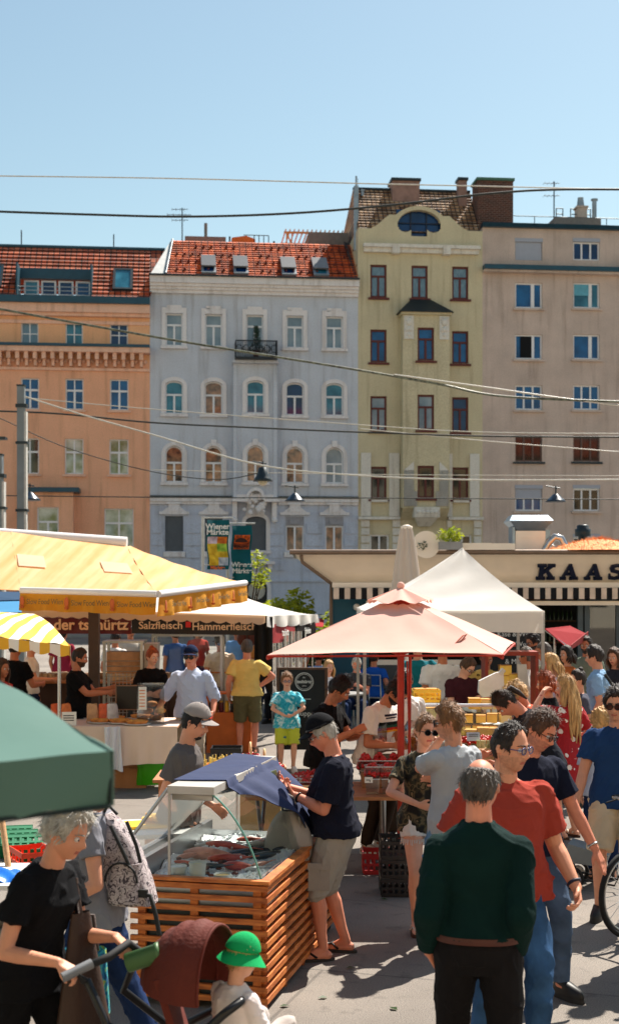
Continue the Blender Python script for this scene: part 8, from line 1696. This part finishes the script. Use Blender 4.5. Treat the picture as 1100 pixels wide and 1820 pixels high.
chair(583,23.6,22,'grey metal chair under the blond woman in white'); chair(634,24.0,-6,'grey metal chair under the man with the topknot'); chair(603,24.2,40,'empty grey metal chair left of the man with the topknot'); chair(664,25.6,160,'grey metal chair under the guest in bright blue'); chair(540,25.0,150,'grey metal chair under the guest in dark blue'); chair(566,26.2,170,'grey metal chair under the guest in the checked shirt'); chair(508,25.4,-30,'grey metal chair under the guest in the black jacket')
e = thing('napkin_holder', (Xp(601,22.8), 22.8, .746), 0, 'white napkin holder on the cafe table', 'napkin holder'); m = MB(); m.box(-.06,.06,-.04,.04,0,.17); m.build('box', WHC, e)
e = thing('potted_herb', (Xp(613,22.8), 22.8, .746), 0, 'small green potted plant on the cafe table', 'plant'); m = MB(); m.lathe([(.03,0),(.045,.07)], n=10); m.build('pot', M('terracotta'), e); m = MB(); leaf_cluster(m, (0,0,.12), .07, 50, .025, 3); m.build('foliage', LEAFY, e)
# ------------------------------------------------------------ bread stall
LC = cloth('linen_cloth', (236,212,192), .15, .05, .3, bs=4); B0 = Vector((Xp(235,17.4), 17.3, 0)); e = thing('bread_table', B0, 0, 'bread table draped with a long beige tablecloth beside the green shopping bag', 'table'); m = MB(); m.T = Matrix.Translation(-B0); b0, b1 = Xp(40,17), Xp(318,17)
m.box(b0, b1, 16.85, 17.9, .79, .81); m.build('table_top', TW, e)
for a in (b0+.2, b1-.12):
    m = MB(); m.T = Matrix.Translation(-B0); m.tube([(a,16.95,.79),(a+.25,17.7,0)], .02, 6); m.build('leg', STL, e); m = MB(); m.T = Matrix.Translation(-B0); m.tube([(a,17.7,.79),(a+.25,16.95,0)], .02, 6); m.build('leg', STL, e)
m = MB(); m.grid(lambda u, v: (b0+(b1-b0)*u, 16.82-.02*math.sin(u*60)*v*1.0-.02*v, .818-.48*v+.02*math.sin(u*9)*v), 90, 6, True, .004); m.box(b0, b1, 16.825, 17.92, .812, .820); solo(m, 'tablecloth', LC, 'beige tablecloth hanging over the front of the bread table', 'tablecloth')
m = MB(); m.grid(lambda u, v: (Xp(186,16.7)+(Xp(214,16.7)-Xp(186,16.7))*u+.03*v, 16.72-.03*math.sin(u*13+v*3), .825-.5*v-.06*u*v), 18, 10, True, .005); solo(m, 'white_towel', cloth('towel_white', (228,230,236), .1, .05, .4, bs=20), 'white towel hanging over the edge of the bread table', 'towel')
CBX = M('cardboard'); 
for i, (px, z_, lb) in enumerate(((228,0,'cardboard box on the ground under the left of the bread table'),(250,0,'cardboard box on the ground under the right of the bread table'),(234,.26,'cardboard box on top of the others under the bread table'))):
    e = thing('cardboard_box', (Xp(px,17.3), 17.35, z_), .05*i, lb, 'box', 'boxes under the bread table'); m = MB(); m.box(-.20,.20 if i != 1 else .08,-.2,.2,0,.255); m.build('carton', CBX, e); m = MB(); m.box(-.03,.03,-.202,.202,.2551,.257); m.build('tape', M('tape_brown', (190,150,100), .4), e)
TARTM = M('tart_crust', (206,130,60), .7, .3, 14, .3, 60); TARTF = M('tart_filling', (222,130,50), .5, .35, 20, c2=(240,180,80))
for i, (px, Y, z_) in enumerate(((214,17.15,.83),(244,16.98,.83),(203,17.5,.83),(252,17.4,.86),(180,17.2,.83))):
    e = thing('fruit_tart', (Xp(px,Y), Y, z_), 0, ['round tart on a white plate in the middle of the bread table','round orange tart on a plate nearest the plastic stand','small tart behind the middle one','flat loaf-like tart under the plastic stand','round tart farthest left beside the paper bags'][i], 'tart', 'tarts on the bread table'); m = MB(); m.lathe([(.16,0),(.18,.008),(.16,.012)], n=24); m.build('plate', WHC, e)
    m = MB(); m.lathe([(.12,.012),(.145,.045),(.13,.05),(.12,.038),(.001,.040)], n=24); m.build('crust', TARTM, e); m = MB(); rr = random.Random(i); [m.ball((.10*math.cos(k*2.4)*math.sqrt(k/26), .10*math.sin(k*2.4)*math.sqrt(k/26), .045), .017, 7, 5, (1,1,.6)) for k in range(26)]; m.build('filling', TARTF, e)
e = thing('plastic_bread_stand', (Xp(268,17.1), 17.1, .822), .1, 'clear plastic bread stand with a price sheet and pretzels', 'display stand'); m = MB(); m.box(-.17,.17,-.003,.003,0,.52); m.box(-.17,-.165,.004,.25,0,.5); m.box(.165,.17,.004,.25,0,.4); m.build('panel', glassy('acrylic', (228,230,228), 1, .05, .12), e); m = MB(); m.box(-.15,-.05,-.012,-.006,.18,.47); m.build('price_sheet', M('paper_white', (232,230,224), .8), e)
m = MB(); [m.box(-.14,-.07,-.016,-.0125,.42-.04*k,.43-.04*k) for k in range(6)]; m.build('printed_line', M('print_orange', (210,120,60), .8), e)
for i in range(5): q = thing('bread_loaf', (Xp(268,17.25)-.10+.055*i, 17.28, .85+.09*(i % 3)), .5, '%s brown loaf from the left in the clear bread stand' % nth[i], 'bread', 'loaves in the bread stand'); m = MB(); m.ball((0,0,.03), .055, 12, 8, (1.5,.8,.7)); m.build('loaf', TARTM, q)
e = thing('black_screen', (Xp(233,17.7), 17.75, .822), .05, 'black display screen seen from behind on the bread table', 'screen'); m = MB(); m.box(-.19,.16,-.02,.02,.13,.43); m.build('panel', M('screen_black', (14,14,16), .3), e); m = MB(); m.box(-.205,.175,-.024,-.0201,.115,.445); m.use(M('screen_frame', (150,110,84), .5)); m.build('bezel', M('screen_frame', (150,110,84), .5), e); m = MB(); m.box(-.19,.16,-.028,-.0245,.13,.43); m.build('screen_back', M('screen_black'), e); m = MB(); m.box(-.04,.02,-.02,.03,0,.12); m.box(-.1,.08,-.06,.08,0,.012); m.build('stand', DARKM, e)
e = thing('oven_rack', (Xp(222,19.8), 19.8, 0), .02, 'tall steel bakery rack with wire shelves behind the bread table', 'rack'); m = MB(); w_, zt_ = .27, CAM_Z+(HOR-1142)/FPX*19.8
for a in (-w_, w_):
    for b in (-.2,.3): m.box(a-.02,a+.02,b-.02,b+.02,0,zt_)
m.box(-w_-.03,w_+.03,-.22,.32,zt_,zt_+.03); m.build('frame', STL, e); m = MB(); m.box(w_+.03,w_+.22,-.2,.3,.6,zt_-.01); m.build('side_panel', M('rack_panel_grey', (168,160,152), .4), e)
m = MB(); [m.tube([(-w_,-.2,.2+.075*k),(w_,-.2,.2+.075*k)], .006, 5) for k in range(18)]; [m.tube([(-w_+.054*k,-.19,.2),(-w_+.054*k,-.19,1.3)], .004, 4) for k in range(1,10)]; m.build('wire_shelf', STL, e); m = MB(); m.box(-w_+.02,w_-.02,-.1,.28,1.28,1.6); m.build('tray', M('rack_tray', (196,150,110), .5, .3, 6), e)
for i, (px, z_, c, lb) in enumerate(((165,.82,(196,150,110),'brown paper bag standing before the black-shirted stall keeper'),(186,.82,(210,90,50),'red printed snack bag on the bread table'),(200,.82,(196,190,190),'silver snack bag right of the red one'),(100,.82,(214,90,40),'orange bread bag beside the awning pole'),(118,.82,(220,120,60),'second orange bread bag beside the awning pole'))):
    e = thing('paper_bag', (Xp(px,17.25), 17.25, z_), .2*i, lb, 'bag'); m = MB(); rr = random.Random(i); m.grid(lambda u, v: ((.085-.02*v)*math.cos(u*6.283)*(1+.1*math.sin(u*19+v*4)), (.05-.02*v)*math.sin(u*6.283), .24*v*(1+.04*math.sin(u*12))), 20, 8); m.build('bag', M('bag_%d' % i, c, .45, .25, 14, .5, 40), e)
e = thing('cardboard_sign', (Xp(126,17.0), 16.9, .822), .1, 'small white price sign on the bread table near the awning pole', 'sign'); m = MB(); m.box(-.09,.09,-.004,.004,0,.17); m.build('card', M('paper_white'), e); m = MB(); [m.box(-.07,.06,-.008,-.0045,.12-.03*k,.13-.03*k) for k in range(3)]; m.build('printed_line', M('print_dark'), e)
# counter and goods in the depth of the stalls
BK0 = Vector((Xp(300,21.8), 21.9, 0)); e = thing('stall_counter', BK0, 0, 'dark back counter running along the shaded meat stall', 'counter'); m = MB(); m.T = Matrix.Translation(-BK0); m.box(Xp(60,21.8), Xp(300,21.8), 21.6, 22.3, 0, 1.0); m.build('body', M('dark_brown_panel', (66,46,36), .7, .2, 3), e); m = MB(); m.T = Matrix.Translation(-BK0); m.box(Xp(58,21.8), Xp(302,21.8), 21.55, 22.35, 1.002, 1.04); m.build('top', TW, e)
e = thing('glass_showcase', (Xp(335,21.9), 21.95, 0), 0, 'steel-framed glass showcase at the right of the meat stall', 'showcase'); m = MB()
for a in (-.55,.55):
    for b in (-.25,.25): m.box(a-.02,a+.02,b-.02,b+.02,0,1.75)
m.box(-.57,.57,-.27,.27,1.75,1.79); m.build('frame', STL, e); m = MB(); m.box(-.53,.53,-.23,.23,0,.9); m.build('base', M('dark_brown_panel'), e); m = MB(); m.quad((-.53,-.25,.9),(.53,-.25,.9),(.53,-.25,1.75),(-.53,-.25,1.75)); m.build('pane', GLS, e)
e = thing('jar_stand', (Xp(413,20.9), 20.9, 0), 0, 'stand of dark jars and yellow packets at the left of the man in yellow', 'stand'); m = MB(); m.box(-.38,.30,-.2,.2,0,.62); m.box(-.38,.30,-.2,.2,.9,.92); m.box(-.38,-.35,-.2,.2,.62,1.1); m.build('shelf', M('stand_orange', (196,104,44), .7), e)
jr = ['black','amber','wine-red','yellow']
for i in range(8):
    q = thing('jar', (Xp(413,20.9)-.33+.085*i, 20.78, .622), 0, '%s jar from the left on the jar stand' % nth[i], 'jar', 'jars on the stand'); m = MB(); m.lathe([(.03,0),(.034,.01),(.034,.13),(.026,.15)], n=10); m.build('glass', M('jar_'+jr[i % 4].replace('-','_'), [(30,22,20),(150,90,30),(90,20,30),(214,170,50)][i % 4], .3), q); m = MB(); m.lathe([(.03,.151),(.03,.175)], n=10); m.build('lid', M('jar_lid', (190,150,60), .4), q)
m = MB(); rr = random.Random(31)
for k in range(90): x_ = Xp(rr.uniform(62,300),21.8); m.obox((x_, 21.75+rr.uniform(-.1,.4), 1.045+.05), rr.uniform(.06,.16), rr.uniform(.05,.12), rr.uniform(.05,.14), rz=rr.random())
for c_ in range(1): pass
solo(m, 'packed_goods', M('goods_mixed', (150,70,44), .6, .5, 5, c2=(214,190,150)), 'jumble of packets and meat trays on the shaded back counter', 'goods', kind='stuff')
# hams hanging
for i, px in enumerate((430,448,462)):
    e = thing('hanging_ham', (Xp(px,22.4), 22.4, 1.62), .3*i, '%s hanging ham from the left at the right end of the meat stall' % nth[i], 'ham', 'hams hanging in the meat stall'); m = MB(); m.lathe([(.02,.34),(.035,.26),(.075,.12),(.085,.03),(.05,-.03),(.01,-.05)], n=12); m.build('meat', M('ham_dark', (92,40,28), .5, .3, 8), e); m = MB(); m.tube([(0,0,.34),(0,0,.5)], .005, 4); m.build('string', WOOD, e)
# ------------------------------------------------------------ green shopping bag
hw = s1['world'](s1['J'][-1][2]); e = thing('shopping_bag', (Xp(270,17.3), 17.2, .0), .15, 'lime green see-through shopping bag held by the man in the striped shirt', 'bag'); LG = cloth('lime_film', (90,206,40), .5, .12, .4, rough=.35, bs=12); h_ = .60
m = MB(); 
def bg_(u, v): a = 2*math.pi*u; w_ = .17+.03*v; d_ = .06+.02*math.sin(v*3); c_, s_ = math.cos(a), math.sin(a); return (w_*math.copysign(abs(c_)**.5, c_)+.012*math.sin(v*9+u*20), d_*math.copysign(abs(s_)**.5, s_)+.01*math.sin(u*40), .04+h_*v+.015*math.sin(u*25)*v)
m.grid(bg_, 48, 14); m.add([bg_(k/48,0) for k in range(48)], [tuple(range(48))[::-1]]); m.build('body', LG, e)
m = MB()
for s in (-.05,.05): m.tube([(-.09,s,h_),(-.07,s,h_+.14),(.0,s*.3,h_+.20),(.06,s,h_+.14),(.09,s,h_)], .010, 6)
m.build('handle', LG, e)
e = thing('paper_note', hw+Vector((-.04,-.03,-.10)), 0, 'crumpled pale blue paper in the hand that holds the green bag', 'paper'); m = MB(); m.grid(lambda u, v: (-.10+.2*u, .02*math.sin(u*9), -.08+.13*v+.02*math.sin(u*5)), 10, 6, True, .004); m.build('sheet', M('paper_pale_blue', (190,205,235), .8), e)
# ------------------------------------------------------------ left foreground
GC = cloth('dark_green_canvas', (74,108,96), .04, .06, .2, rough=.5, bs=3); c0 = P(196,1334,3.2); O = Vector((c0.x-.8, 3.8, 0)); e = thing('green_canopy', O, 0, 'dark green market canopy jutting in at the left edge, nearest to the viewer', 'canopy')
cl = Vector((-1.75,2.15,2.2)); cpk = Vector((-1.85,5.6,2.56)); cb2 = Vector((-1.62,6.1,2.2)); cbl = Vector((-3.3,3.9,2.5))
m = MB(); m.T = Matrix.Translation(-O)
def f(u, v): p = cl.lerp(c0, u).lerp(cbl.lerp(cpk, u), v); p.z -= .04*math.sin(math.pi*v)*math.sin(math.pi*u)-.006*math.sin(u*20+v*11)-.012*math.sin(v*17+u*4)*u; return p
m.grid(f, 30, 24, True, .006)
def f(u, v): p = c0.lerp(cb2, u).lerp(cpk, v); return p
m.grid(f, 10, 6, True, .006); m.build('roof', GC, e)
m = MB(); m.T = Matrix.Translation(-O)
def f(u, v): p = cl.lerp(c0, u); p.z -= .13*v+.008*math.sin(u*40)*v; p.y -= .004+.008*math.sin(u*33+v*4); return p
m.grid(f, 50, 8, True, .006)
def f(u, v): p = c0.lerp(cb2, u); p.z -= .13*v; p.x += .004+.012*math.sin(u*20); return p
m.grid(f, 24, 6, True, .006); m.build('valance', GC, e); m = MB(); m.T = Matrix.Translation(-O); m.tube([cl-Vector((0,.012,.13)), c0-Vector((0,.012,.13)), cb2-Vector((0,0,.13))], .006, 6); m.tube([c0-Vector((0,.006,.13)), c0], .006, 6); m.build('hem_tape', M('tape_dark_green', (14,30,26), .8), e)
m = MB(); m.T = Matrix.Translation(-O); m.tube([(-2.1,3.3,0),(-2.1,3.3,2.3)], .03, 8); m.build('pole', STL, e)
# backpack
def paisley(N, L, co, b):
    n = N('ShaderNodeTexNoise'); n.inputs['Scale'].default_value = 26; n.inputs['Detail'].default_value = 2; n.inputs['Distortion'].default_value = 2.2; L(co, n.inputs[0]); r = N('ShaderNodeValToRGB'); setramp(r, [(.40,(70,60,66)),(.47,(196,182,182)),(.53,(150,136,140)),(.56,(206,194,190)),(.64,(120,104,110))]); L(n.outputs[0], r.inputs[0]); return r.outputs[0]
PSY = nodes_pattern('swirl_print_cloth', paisley); e = thing('backpack', (Xp(218,7.1), 7.1, 0), R(-14), 'pale grey-mauve backpack with a swirling print and black straps', 'backpack'); bz = CAM_Z+(HOR-1602)/FPX*7.1; bh = .46
def bp(u, v):
    a = 2*math.pi*u; c_, s_ = math.cos(a), math.sin(a); k = 1-.32*max(0,v-.6)/.4*max(0,v-.6)/.4*1.6; w_ = .135*k*(1-.08*v); d_ = .10*k; lean_ = -.17*v**1.3+.05
    return (w_*math.copysign(abs(c_)**.55, c_)+lean_, d_*math.copysign(abs(s_)**.6, s_), bz+bh*v+.004*math.sin(u*40+v*20))
m = MB(); m.grid(bp, 48, 20); m.add([bp(k/48,0) for k in range(48)], [tuple(range(48))[::-1]]); m.add([bp(k/48,1) for k in range(48)], [tuple(range(48))]); m.build('body', PSY, e)
m = MB(); m.grid(lambda u, v: (lambda a: (.045+.085*math.copysign(abs(math.cos(a))**.6, math.cos(a)), -.06-.085*abs(math.sin(a))**.6*(1-.3*v), bz+.02+.2*v))(math.pi+math.pi*u), 20, 8, True, .012); m.build('front_pocket', PSY, e)
m = MB(); m.tube([(.045+.088*math.cos(a), -.13, bz+.13+.10*math.sin(a)) for a in np.linspace(0, math.pi, 14)], .006, 6); m.tube([(-.02,-.11,bz+bh*.9),(.05,-.13,bz+bh*.65),(.09,-.12,bz+bh*.45)], .010, 6); m.tube([(.06,-.09,bz+bh*.95),(.12,-.11,bz+bh*.7),(.14,-.10,bz+bh*.5)], .010, 6); m.tube([(-.12,-.08,bz+bh*1.0),(-.16,-.10,bz+bh*.7),(-.14,-.09,bz+bh*.3),(-.10,-.07,bz+.02)], .018, 6); m.tube([(.10,-.08,bz+.08),(.19,-.09,bz+.06),(.22,-.09,bz-.04),(.24,-.09,bz-.14)], .012, 6); m.tube([(-.10,-.02,bz+bh),(-.06,-.04,bz+bh+.05),(-.02,-.02,bz+bh)], .009, 6); m.obox((.15,-.09,bz+.07), .05, .02, .04); m.build('strap', M('strap_black'), e)
# brown cloth bag of the grey-haired woman and the patterned tote
p = h1['world'](h1['sh'][1]+V3(-.06,-.08,.0)); q2 = h1['world'](h1['spine'][1]+V3(.10,-.22,-.05))
e = thing('shoulder_bag', q2, R(50), 'dark brown shoulder bag hanging at the front of the grey-haired woman', 'bag'); m = MB(); m.grid(lambda u, v: ((.05+.12*v)*math.cos(u*6.283)+.02*v, (.02+.045*v)*math.sin(u*6.283)*(1+.1*math.sin(u*31)), .32-.62*v), 30, 12); m.add([((.17)*math.cos(k/30*6.283)+.02, .065*math.sin(k/30*6.283), -.30) for k in range(30)], [tuple(range(30))]); m.build('body', M('brown_leather', (58,38,28), .6, .2, 5, .2, 60), e)
m = MB(); im = Matrix.LocRotScale(e.location, e.rotation_euler, None).inverted(); m.tube([im @ p, im @ p.lerp(q2,.4)+Vector((0,-.02,.02)), Vector((-.03,0,.3))], .016, 6); m.build('strap', M('brown_leather'), e)
def tote(N, L, co, b):
    n = N('ShaderNodeTexNoise'); n.inputs['Scale'].default_value = 11; n.inputs['Detail'].default_value = 4; n.inputs['Distortion'].default_value = 1.5; L(co, n.inputs[0]); r = N('ShaderNodeValToRGB'); setramp(r, [(.35,(8,36,90)),(.46,(16,110,150)),(.53,(60,170,160)),(.6,(180,180,50)),(.68,(20,80,110))]); L(n.outputs[0], r.inputs[0]); return r.outputs[0]
e = thing('tote_bag', (Xp(152,6.5), 6.5, 0), R(-5), 'teal and yellow patterned tote bag hanging behind the stroller handle', 'bag'); z0, z1 = CAM_Z+(HOR-1800)/FPX*6.5, CAM_Z+(HOR-1685)/FPX*6.5
m = MB(); m.grid(lambda u, v: ((.12-.02*v)*math.copysign(abs(math.cos(u*6.283))**.5, math.cos(u*6.283)), .05*math.sin(u*6.283)+.006*math.sin(u*50), z0+(z1-z0)*v+.012*math.sin(u*22)*(1-v)), 40, 10); m.add([((.12)*math.copysign(abs(math.cos(k/40*6.283))**.5, math.cos(k/40*6.283)), .05*math.sin(k/40*6.283), z0) for k in range(40)], [tuple(range(40))[::-1]]); m.build('body', nodes_pattern('tote_print', tote), e)
m = MB(); m.tube([(-.05,0,z1-.01),(-.02,0,z1+.16),(.04,0,z1+.16),(.06,0,z1-.01)], .010, 6); m.build('handle', M('brown_leather'), e)
hnd = {}
for s in (-1,1): a_, e_, w_ = h1['J'][s]; dd = nrm(w_-e_); hnd[s] = h1['world'](w_+dd*.085+V3(0,0,-.022))
# stroller
RST = M('rust_canvas', (92,30,16), .8, .2, 4, .3, 50); SBK = M('stroller_black', (22,22,25), .35, .1); s0 = Vector((Xp(372,5.75), 5.75, 0)); e = thing('stroller', s0, 0, 'black-framed stroller with a rust-red hood in the bottom foreground', 'stroller')
def SB(): m = MB(); m.T = Matrix.Translation(-s0); return m
m = SB(); hc0 = P(322,1745,5.8)
def hood(u, v):
    a = R(-8)+R(196)*u; ph = R(18)+R(88)*v; r_ = .235*(1-.10*math.sin(v*math.pi*5)**2*.35)
    d = Vector((-math.cos(ph)*.72, math.cos(a)*math.sin(ph)*.0, 0)); 
    q = Vector((-(math.cos(ph))*r_*.80+.05, -math.cos(a)*math.sin(ph)*.19-.0, math.sin(a)*math.sin(ph)*r_*1.15)); q.x += .10*(v-.5)+.02; return hc0+Matrix.Rotation(R(-24), 3, 'Z') @ q
m.grid(hood, 30, 26, True, .008); m.build('hood', RST, e)
m = SB(); m.tube([hood(k/20,1)+Vector((.004,0,0)) for k in range(21)], .008, 6); [m.tube([hood(k/20,q)+Vector((0,0,.004)) for k in range(21)], .004, 5) for q in (.25,.5,.75)]; m.build('hood_piping', M('rust_dark', (96,30,16), .8), e)
sx, sy = hc0.x, 5.8
m = SB(); 
def seat(u, v): y_ = sy-.16+.32*u; t = v; x_ = sx-.10+.28*t+(.22*max(0,t-.5)); z_ = hc0.z+.05-.55*min(1,t/.6)-.02*max(0,(t-.6)/.4)+.02*math.sin(u*math.pi); return (x_, y_, z_-.02*math.sin(math.pi*u))
m.grid(seat, 10, 18, True, .03); m.build('seat', RST, e)
m = SB()
for s in (-1,1):
    y_ = sy+s*.24; m.tube([hnd[s]+Vector((.04,.04,-.05)), Vector((sx-.28,y_,.78)), Vector((sx+.05,y_,.52)), Vector((sx+.45,y_,.18))], .018, 8); m.tube([Vector((sx+.05,y_,.52)), Vector((sx-.32,y_,.16))], .016, 8)
m.build('frame', SBK, e)
hb0 = P(150,1712,5.78); hb1 = P(226,1690,6.1); m = SB(); m.tube([hnd[-1]+Vector((.03,.03,-.05)), hnd[-1], hnd[-1].lerp(hnd[1],.5)+Vector((.03,0,.0)), hnd[1], hnd[1]+Vector((.04,.05,-.05))], .018, 10); m.build('handle', M('foam_grip_black', (30,30,32), .8), e)
m = SB(); m.tube([hnd[-1]-Vector((.05,.03,.02)), hnd[-1]+Vector((.06,.04,.02))], .021, 10); m.build('grip', M('grip_grey', (120,122,126), .5), e)
m = SB(); m.tube([Vector((sx-.02,sy-.24,.62)), P(395,1805,5.55), P(425,1782,5.55), P(432,1776,5.75), P(424,1774,5.98), Vector((sx-.02,sy+.24,.62))], .019, 10); m.build('bumper_bar', SBK, e)
for i, (a, b) in enumerate(((sx-.34,-.24),(sx-.34,.24),(sx+.46,-.24),(sx+.46,.24))):
    m = SB(); r_ = .14 if i < 2 else .10
    m.tube([(a+r_*math.cos(t), sy+b, r_+.02+r_*math.sin(t)) for t in np.linspace(0,2*math.pi,24,endpoint=False)], .02, 8, cyc=True); [m.tube([(a,sy+b,r_+.02),(a+r_*math.cos(t),sy+b,r_+.02+r_*math.sin(t))], .006, 5) for t in np.linspace(0,5.2,6)]; m.build('wheel', SBK, e)
e = thing('green_flask', hnd[1]+Vector((.07,-.05,-.05)), 0, 'moss green insulated cup clipped to the stroller handle', 'flask'); m = MB(); m.T = Matrix.Rotation(R(72), 4, 'Y'); m.lathe([(.036,-.075),(.042,-.07),(.042,.06),(.046,.062),(.046,.078),(.03,.08)], n=18); m.build('flask', M('moss_green', (70,104,60), .45), e)
# crates and things at the left edge
plastic_crate(58, 12.2, .001, .15, .2, .20, (226,62,24), 'bright red plastic crate standing on the ground at the left', .5, rx=0); m = None
for k in range(3): plastic_crate(26+k*9, 13.0-.22*k, .03, .17, .12, .22, (22,120,78), ['rearmost green plastic crate leaning at the left edge','middle green plastic crate leaning at the left edge','front green plastic crate leaning beside the red one'][k], .2, rx=R(-62))
W0 = Vector((Xp(-15,8.2), 8.3, 0)); e = thing('work_table', W0, 0, 'grey work table with a wooden prop at the left edge', 'table'); m = MB(); m.box(-.5,.30,-.3,.35,.78,.81); m.build('table_top', M('white_laminate'), e)
for a in (-.45,.22): m = MB(); m.box(a,a+.05,-.25,-.2,0,.78); m.build('leg', STL, e)
m = MB(); m.tube([P(4,1455,8.7)-W0, P(19,1565,8.5)-W0], .02, 6); m.build('prop', WOOD, e)
e = thing('blue_bag', (Xp(5,8.2), 8.2, .812), .2, 'folded bright blue carrier bag with a white print on the grey work table', 'bag'); m = MB(); m.grid(lambda u, v: (-.20+.32*u, -.14+.28*v, .05*math.sin(math.pi*u)**.5*math.sin(math.pi*v)**.5+.012*math.sin(u*14+v*9)), 18, 12, True, .01); m.build('bag', M('blue_film', (24,104,196), .35, .2, 6), e); m = MB(); m.grid(lambda u, v: (-.12+.1*u, -.05+.1*v, .062+.01*math.sin(u*8)), 6, 5); m.build('print', M('paper_white'), e)
e = thing('cardboard_carton', (Xp(5,7.4), 7.4, 0), .1, 'pale grey carton with lettering on the ground at the left edge', 'box'); m = MB(); m.box(-.25,.10,-.15,.15,0,.42); m.build('carton', M('carton_pale', (186,180,172), .85, .06), e); text_mesh('FRAIS', .07, M('print_dark'), 'lettering', e, upright((.0,-.153,.2)), .001)
m = MB(); rr = random.Random(12)
for k in range(30): m.ball((W0.x+rr.uniform(-.3,.25), 8.2+rr.uniform(-.15,.15), .46+rr.uniform(0,.16)), rr.uniform(.05,.09), 8, 6, (1.2,1,.6))
solo(m, 'rag_heap', M('rags_grey_blue', (90,100,112), .9, .4, 8, c2=(150,140,126)), 'heap of grey-blue rags and sacks under the work table', 'rags', kind='stuff')
# ------------------------------------------------------------ right edge: bicycle, shopping trolley
b0_ = XY(1120, 9.9); e = thing('bicycle', b0_, R(35), 'black bicycle with a wire-spoked wheel cut by the right edge', 'bicycle'); RB = M('rubber', (24,24,25), .8)
def wheel(cx_, nm='wheel'):
    m = MB(); r_ = .31; m.use(RB); m.tube([(cx_+r_*math.cos(t), 0, .33+r_*math.sin(t)) for t in np.linspace(0,2*math.pi,40,endpoint=False)], .020, 8, cyc=True); m.use(STL); m.tube([(cx_+(r_-.03)*math.cos(t), 0, .33+(r_-.03)*math.sin(t)) for t in np.linspace(0,2*math.pi,40,endpoint=False)], .010, 6, cyc=True)
    for k in range(20): t = k*2*math.pi/20; m.tube([(cx_,.02*(-1)**k,.33),(cx_+(r_-.03)*math.cos(t),0,.33+(r_-.03)*math.sin(t))], .0025, 4)
    m.tube([(cx_,-.05,.33),(cx_,.05,.33)], .02, 8); m.use(M('reflector_orange', (230,110,30), .3)); m.obox((cx_+.12,-.02,.22), .03, .01, .06); m.build(nm, None, e)
wheel(0); wheel(1.02); m = MB()
for a, b in (((0,0,.33),(.18,0,.82)),((.18,0,.82),(.62,0,.80)),((.62,0,.80),(.52,0,.32)),((.20,0,.70),(.52,0,.32)),((.62,0,.78),(1.02,0,.33)),((.52,0,.32),(1.02,0,.33))): m.tube([a,b], .017, 8)
m.build('frame', SBK, e); m = MB(); m.tube([(.18,0,.80),(.16,0,.96)], .014, 8); m.tube([(.20,-.30,.98),(.10,-.26,.99),(.13,-.1,.97),(.13,.1,.97),(.10,.26,.99),(.20,.30,.98)], .013, 8); m.build('handlebar', CHR, e); m = MB(); 
for s in (-1,1): m.tube([(.20,s*.30,.98),(.10,s*.26,.99)], .018, 8); m.tube([(.08,s*.2,.985),(.0,s*.24,.96)], .006, 6)
m.build('grip', RB, e); m = MB(); m.tube([(.60,0,.8),(.62,0,.92)], .013, 8); m.ball((.66,0,.95), .10, 12, 8, (1.3,.7,.35)); m.build('saddle', RB, e)
e = thing('shopping_trolley', XY(1042, 11.6), R(-20), 'two-wheeled grey shopping trolley behind the man in the beige shorts', 'trolley'); m = MB(); m.prism([(-.16,-.14,.22),(.16,-.14,.20),(.20,-.14,.30),(-.14,-.14,.38)], (0,.28,0)); m.build('bag', M('trolley_grey', (120,128,130), .8, .1), e)
for s in (-.15,.15):
    m = MB(); m.use(RB); m.tube([(-.10+.085*math.cos(t), s, .09+.085*math.sin(t)) for t in np.linspace(0,2*math.pi,24,endpoint=False)], .016, 8, cyc=True); m.use(WHC); m.tube([(-.10,s-.01,.09),(-.10,s+.01,.09)], .055, 12); m.build('wheel', None, e)
m = MB(); m.tube([(-.10,-.15,.09),(-.10,.15,.09)], .01, 6); m.tube([(-.16,-.13,.22),(-.10,-.13,.09),(.25,-.13,.05),(.3,-.13,.16)], .009, 6); m.tube([(-.16,.13,.22),(-.10,.13,.09),(.25,.13,.05)], .009, 6); m.build('frame', SBK, e)
# strawberry in the hand at the right edge
h = g12['world'](g12['J'][-1][2]); e = thing('strawberry', h+Vector((.0,-.05,-.12)), 0, 'single strawberry held by the man in the blue V-neck', 'strawberry'); m = MB(); m.ball((0,0,0), .02, 10, 8, (1,1,1.2)); m.build('berry', SBR, e); m = MB(); m.lathe([(.014,.02),(.003,.024)], n=6); m.build('leaf', SGR, e)
e = thing('green_bottle', (Xp(987,11.2), 11.2, .052), 0, 'small bright green bottle standing on the asphalt behind the man in red', 'bottle'); m = MB(); m.lathe([(.015,.10),(.035,.06),(.04,0),(.02,-.05)], n=12); m.build('body', LG, e)
# leaves on the asphalt
rr = random.Random(77)
for i, (px, py) in enumerate(((622,1722),(575,1775),(683,1600),(505,1790),(700,1795),(560,1700))):
    g_ = G(px, py); e_ = MB(); e_.add([(0,-.03,.004),(.022,0,.012),(0,.04,.006),(-.022,0,.010)], [(0,1,2,3)]); e_.T = None; o = e_.build('fallen_leaf', LEAF); o.location = (g_.x, g_.y, .003); o.rotation_euler = (0,0,rr.random()*6); tag(o, ['dark green leaf on the asphalt just beside the sandals','small leaf near the foot of the fish counter','leaf in the shade before the black crates','leaf at the bottom edge left of centre','leaf at the bottom edge beside the green shirt','leaf close to the counter base'][i], 'leaf', 'fallen leaves')
bpy.data.scenes.remove(TMP)
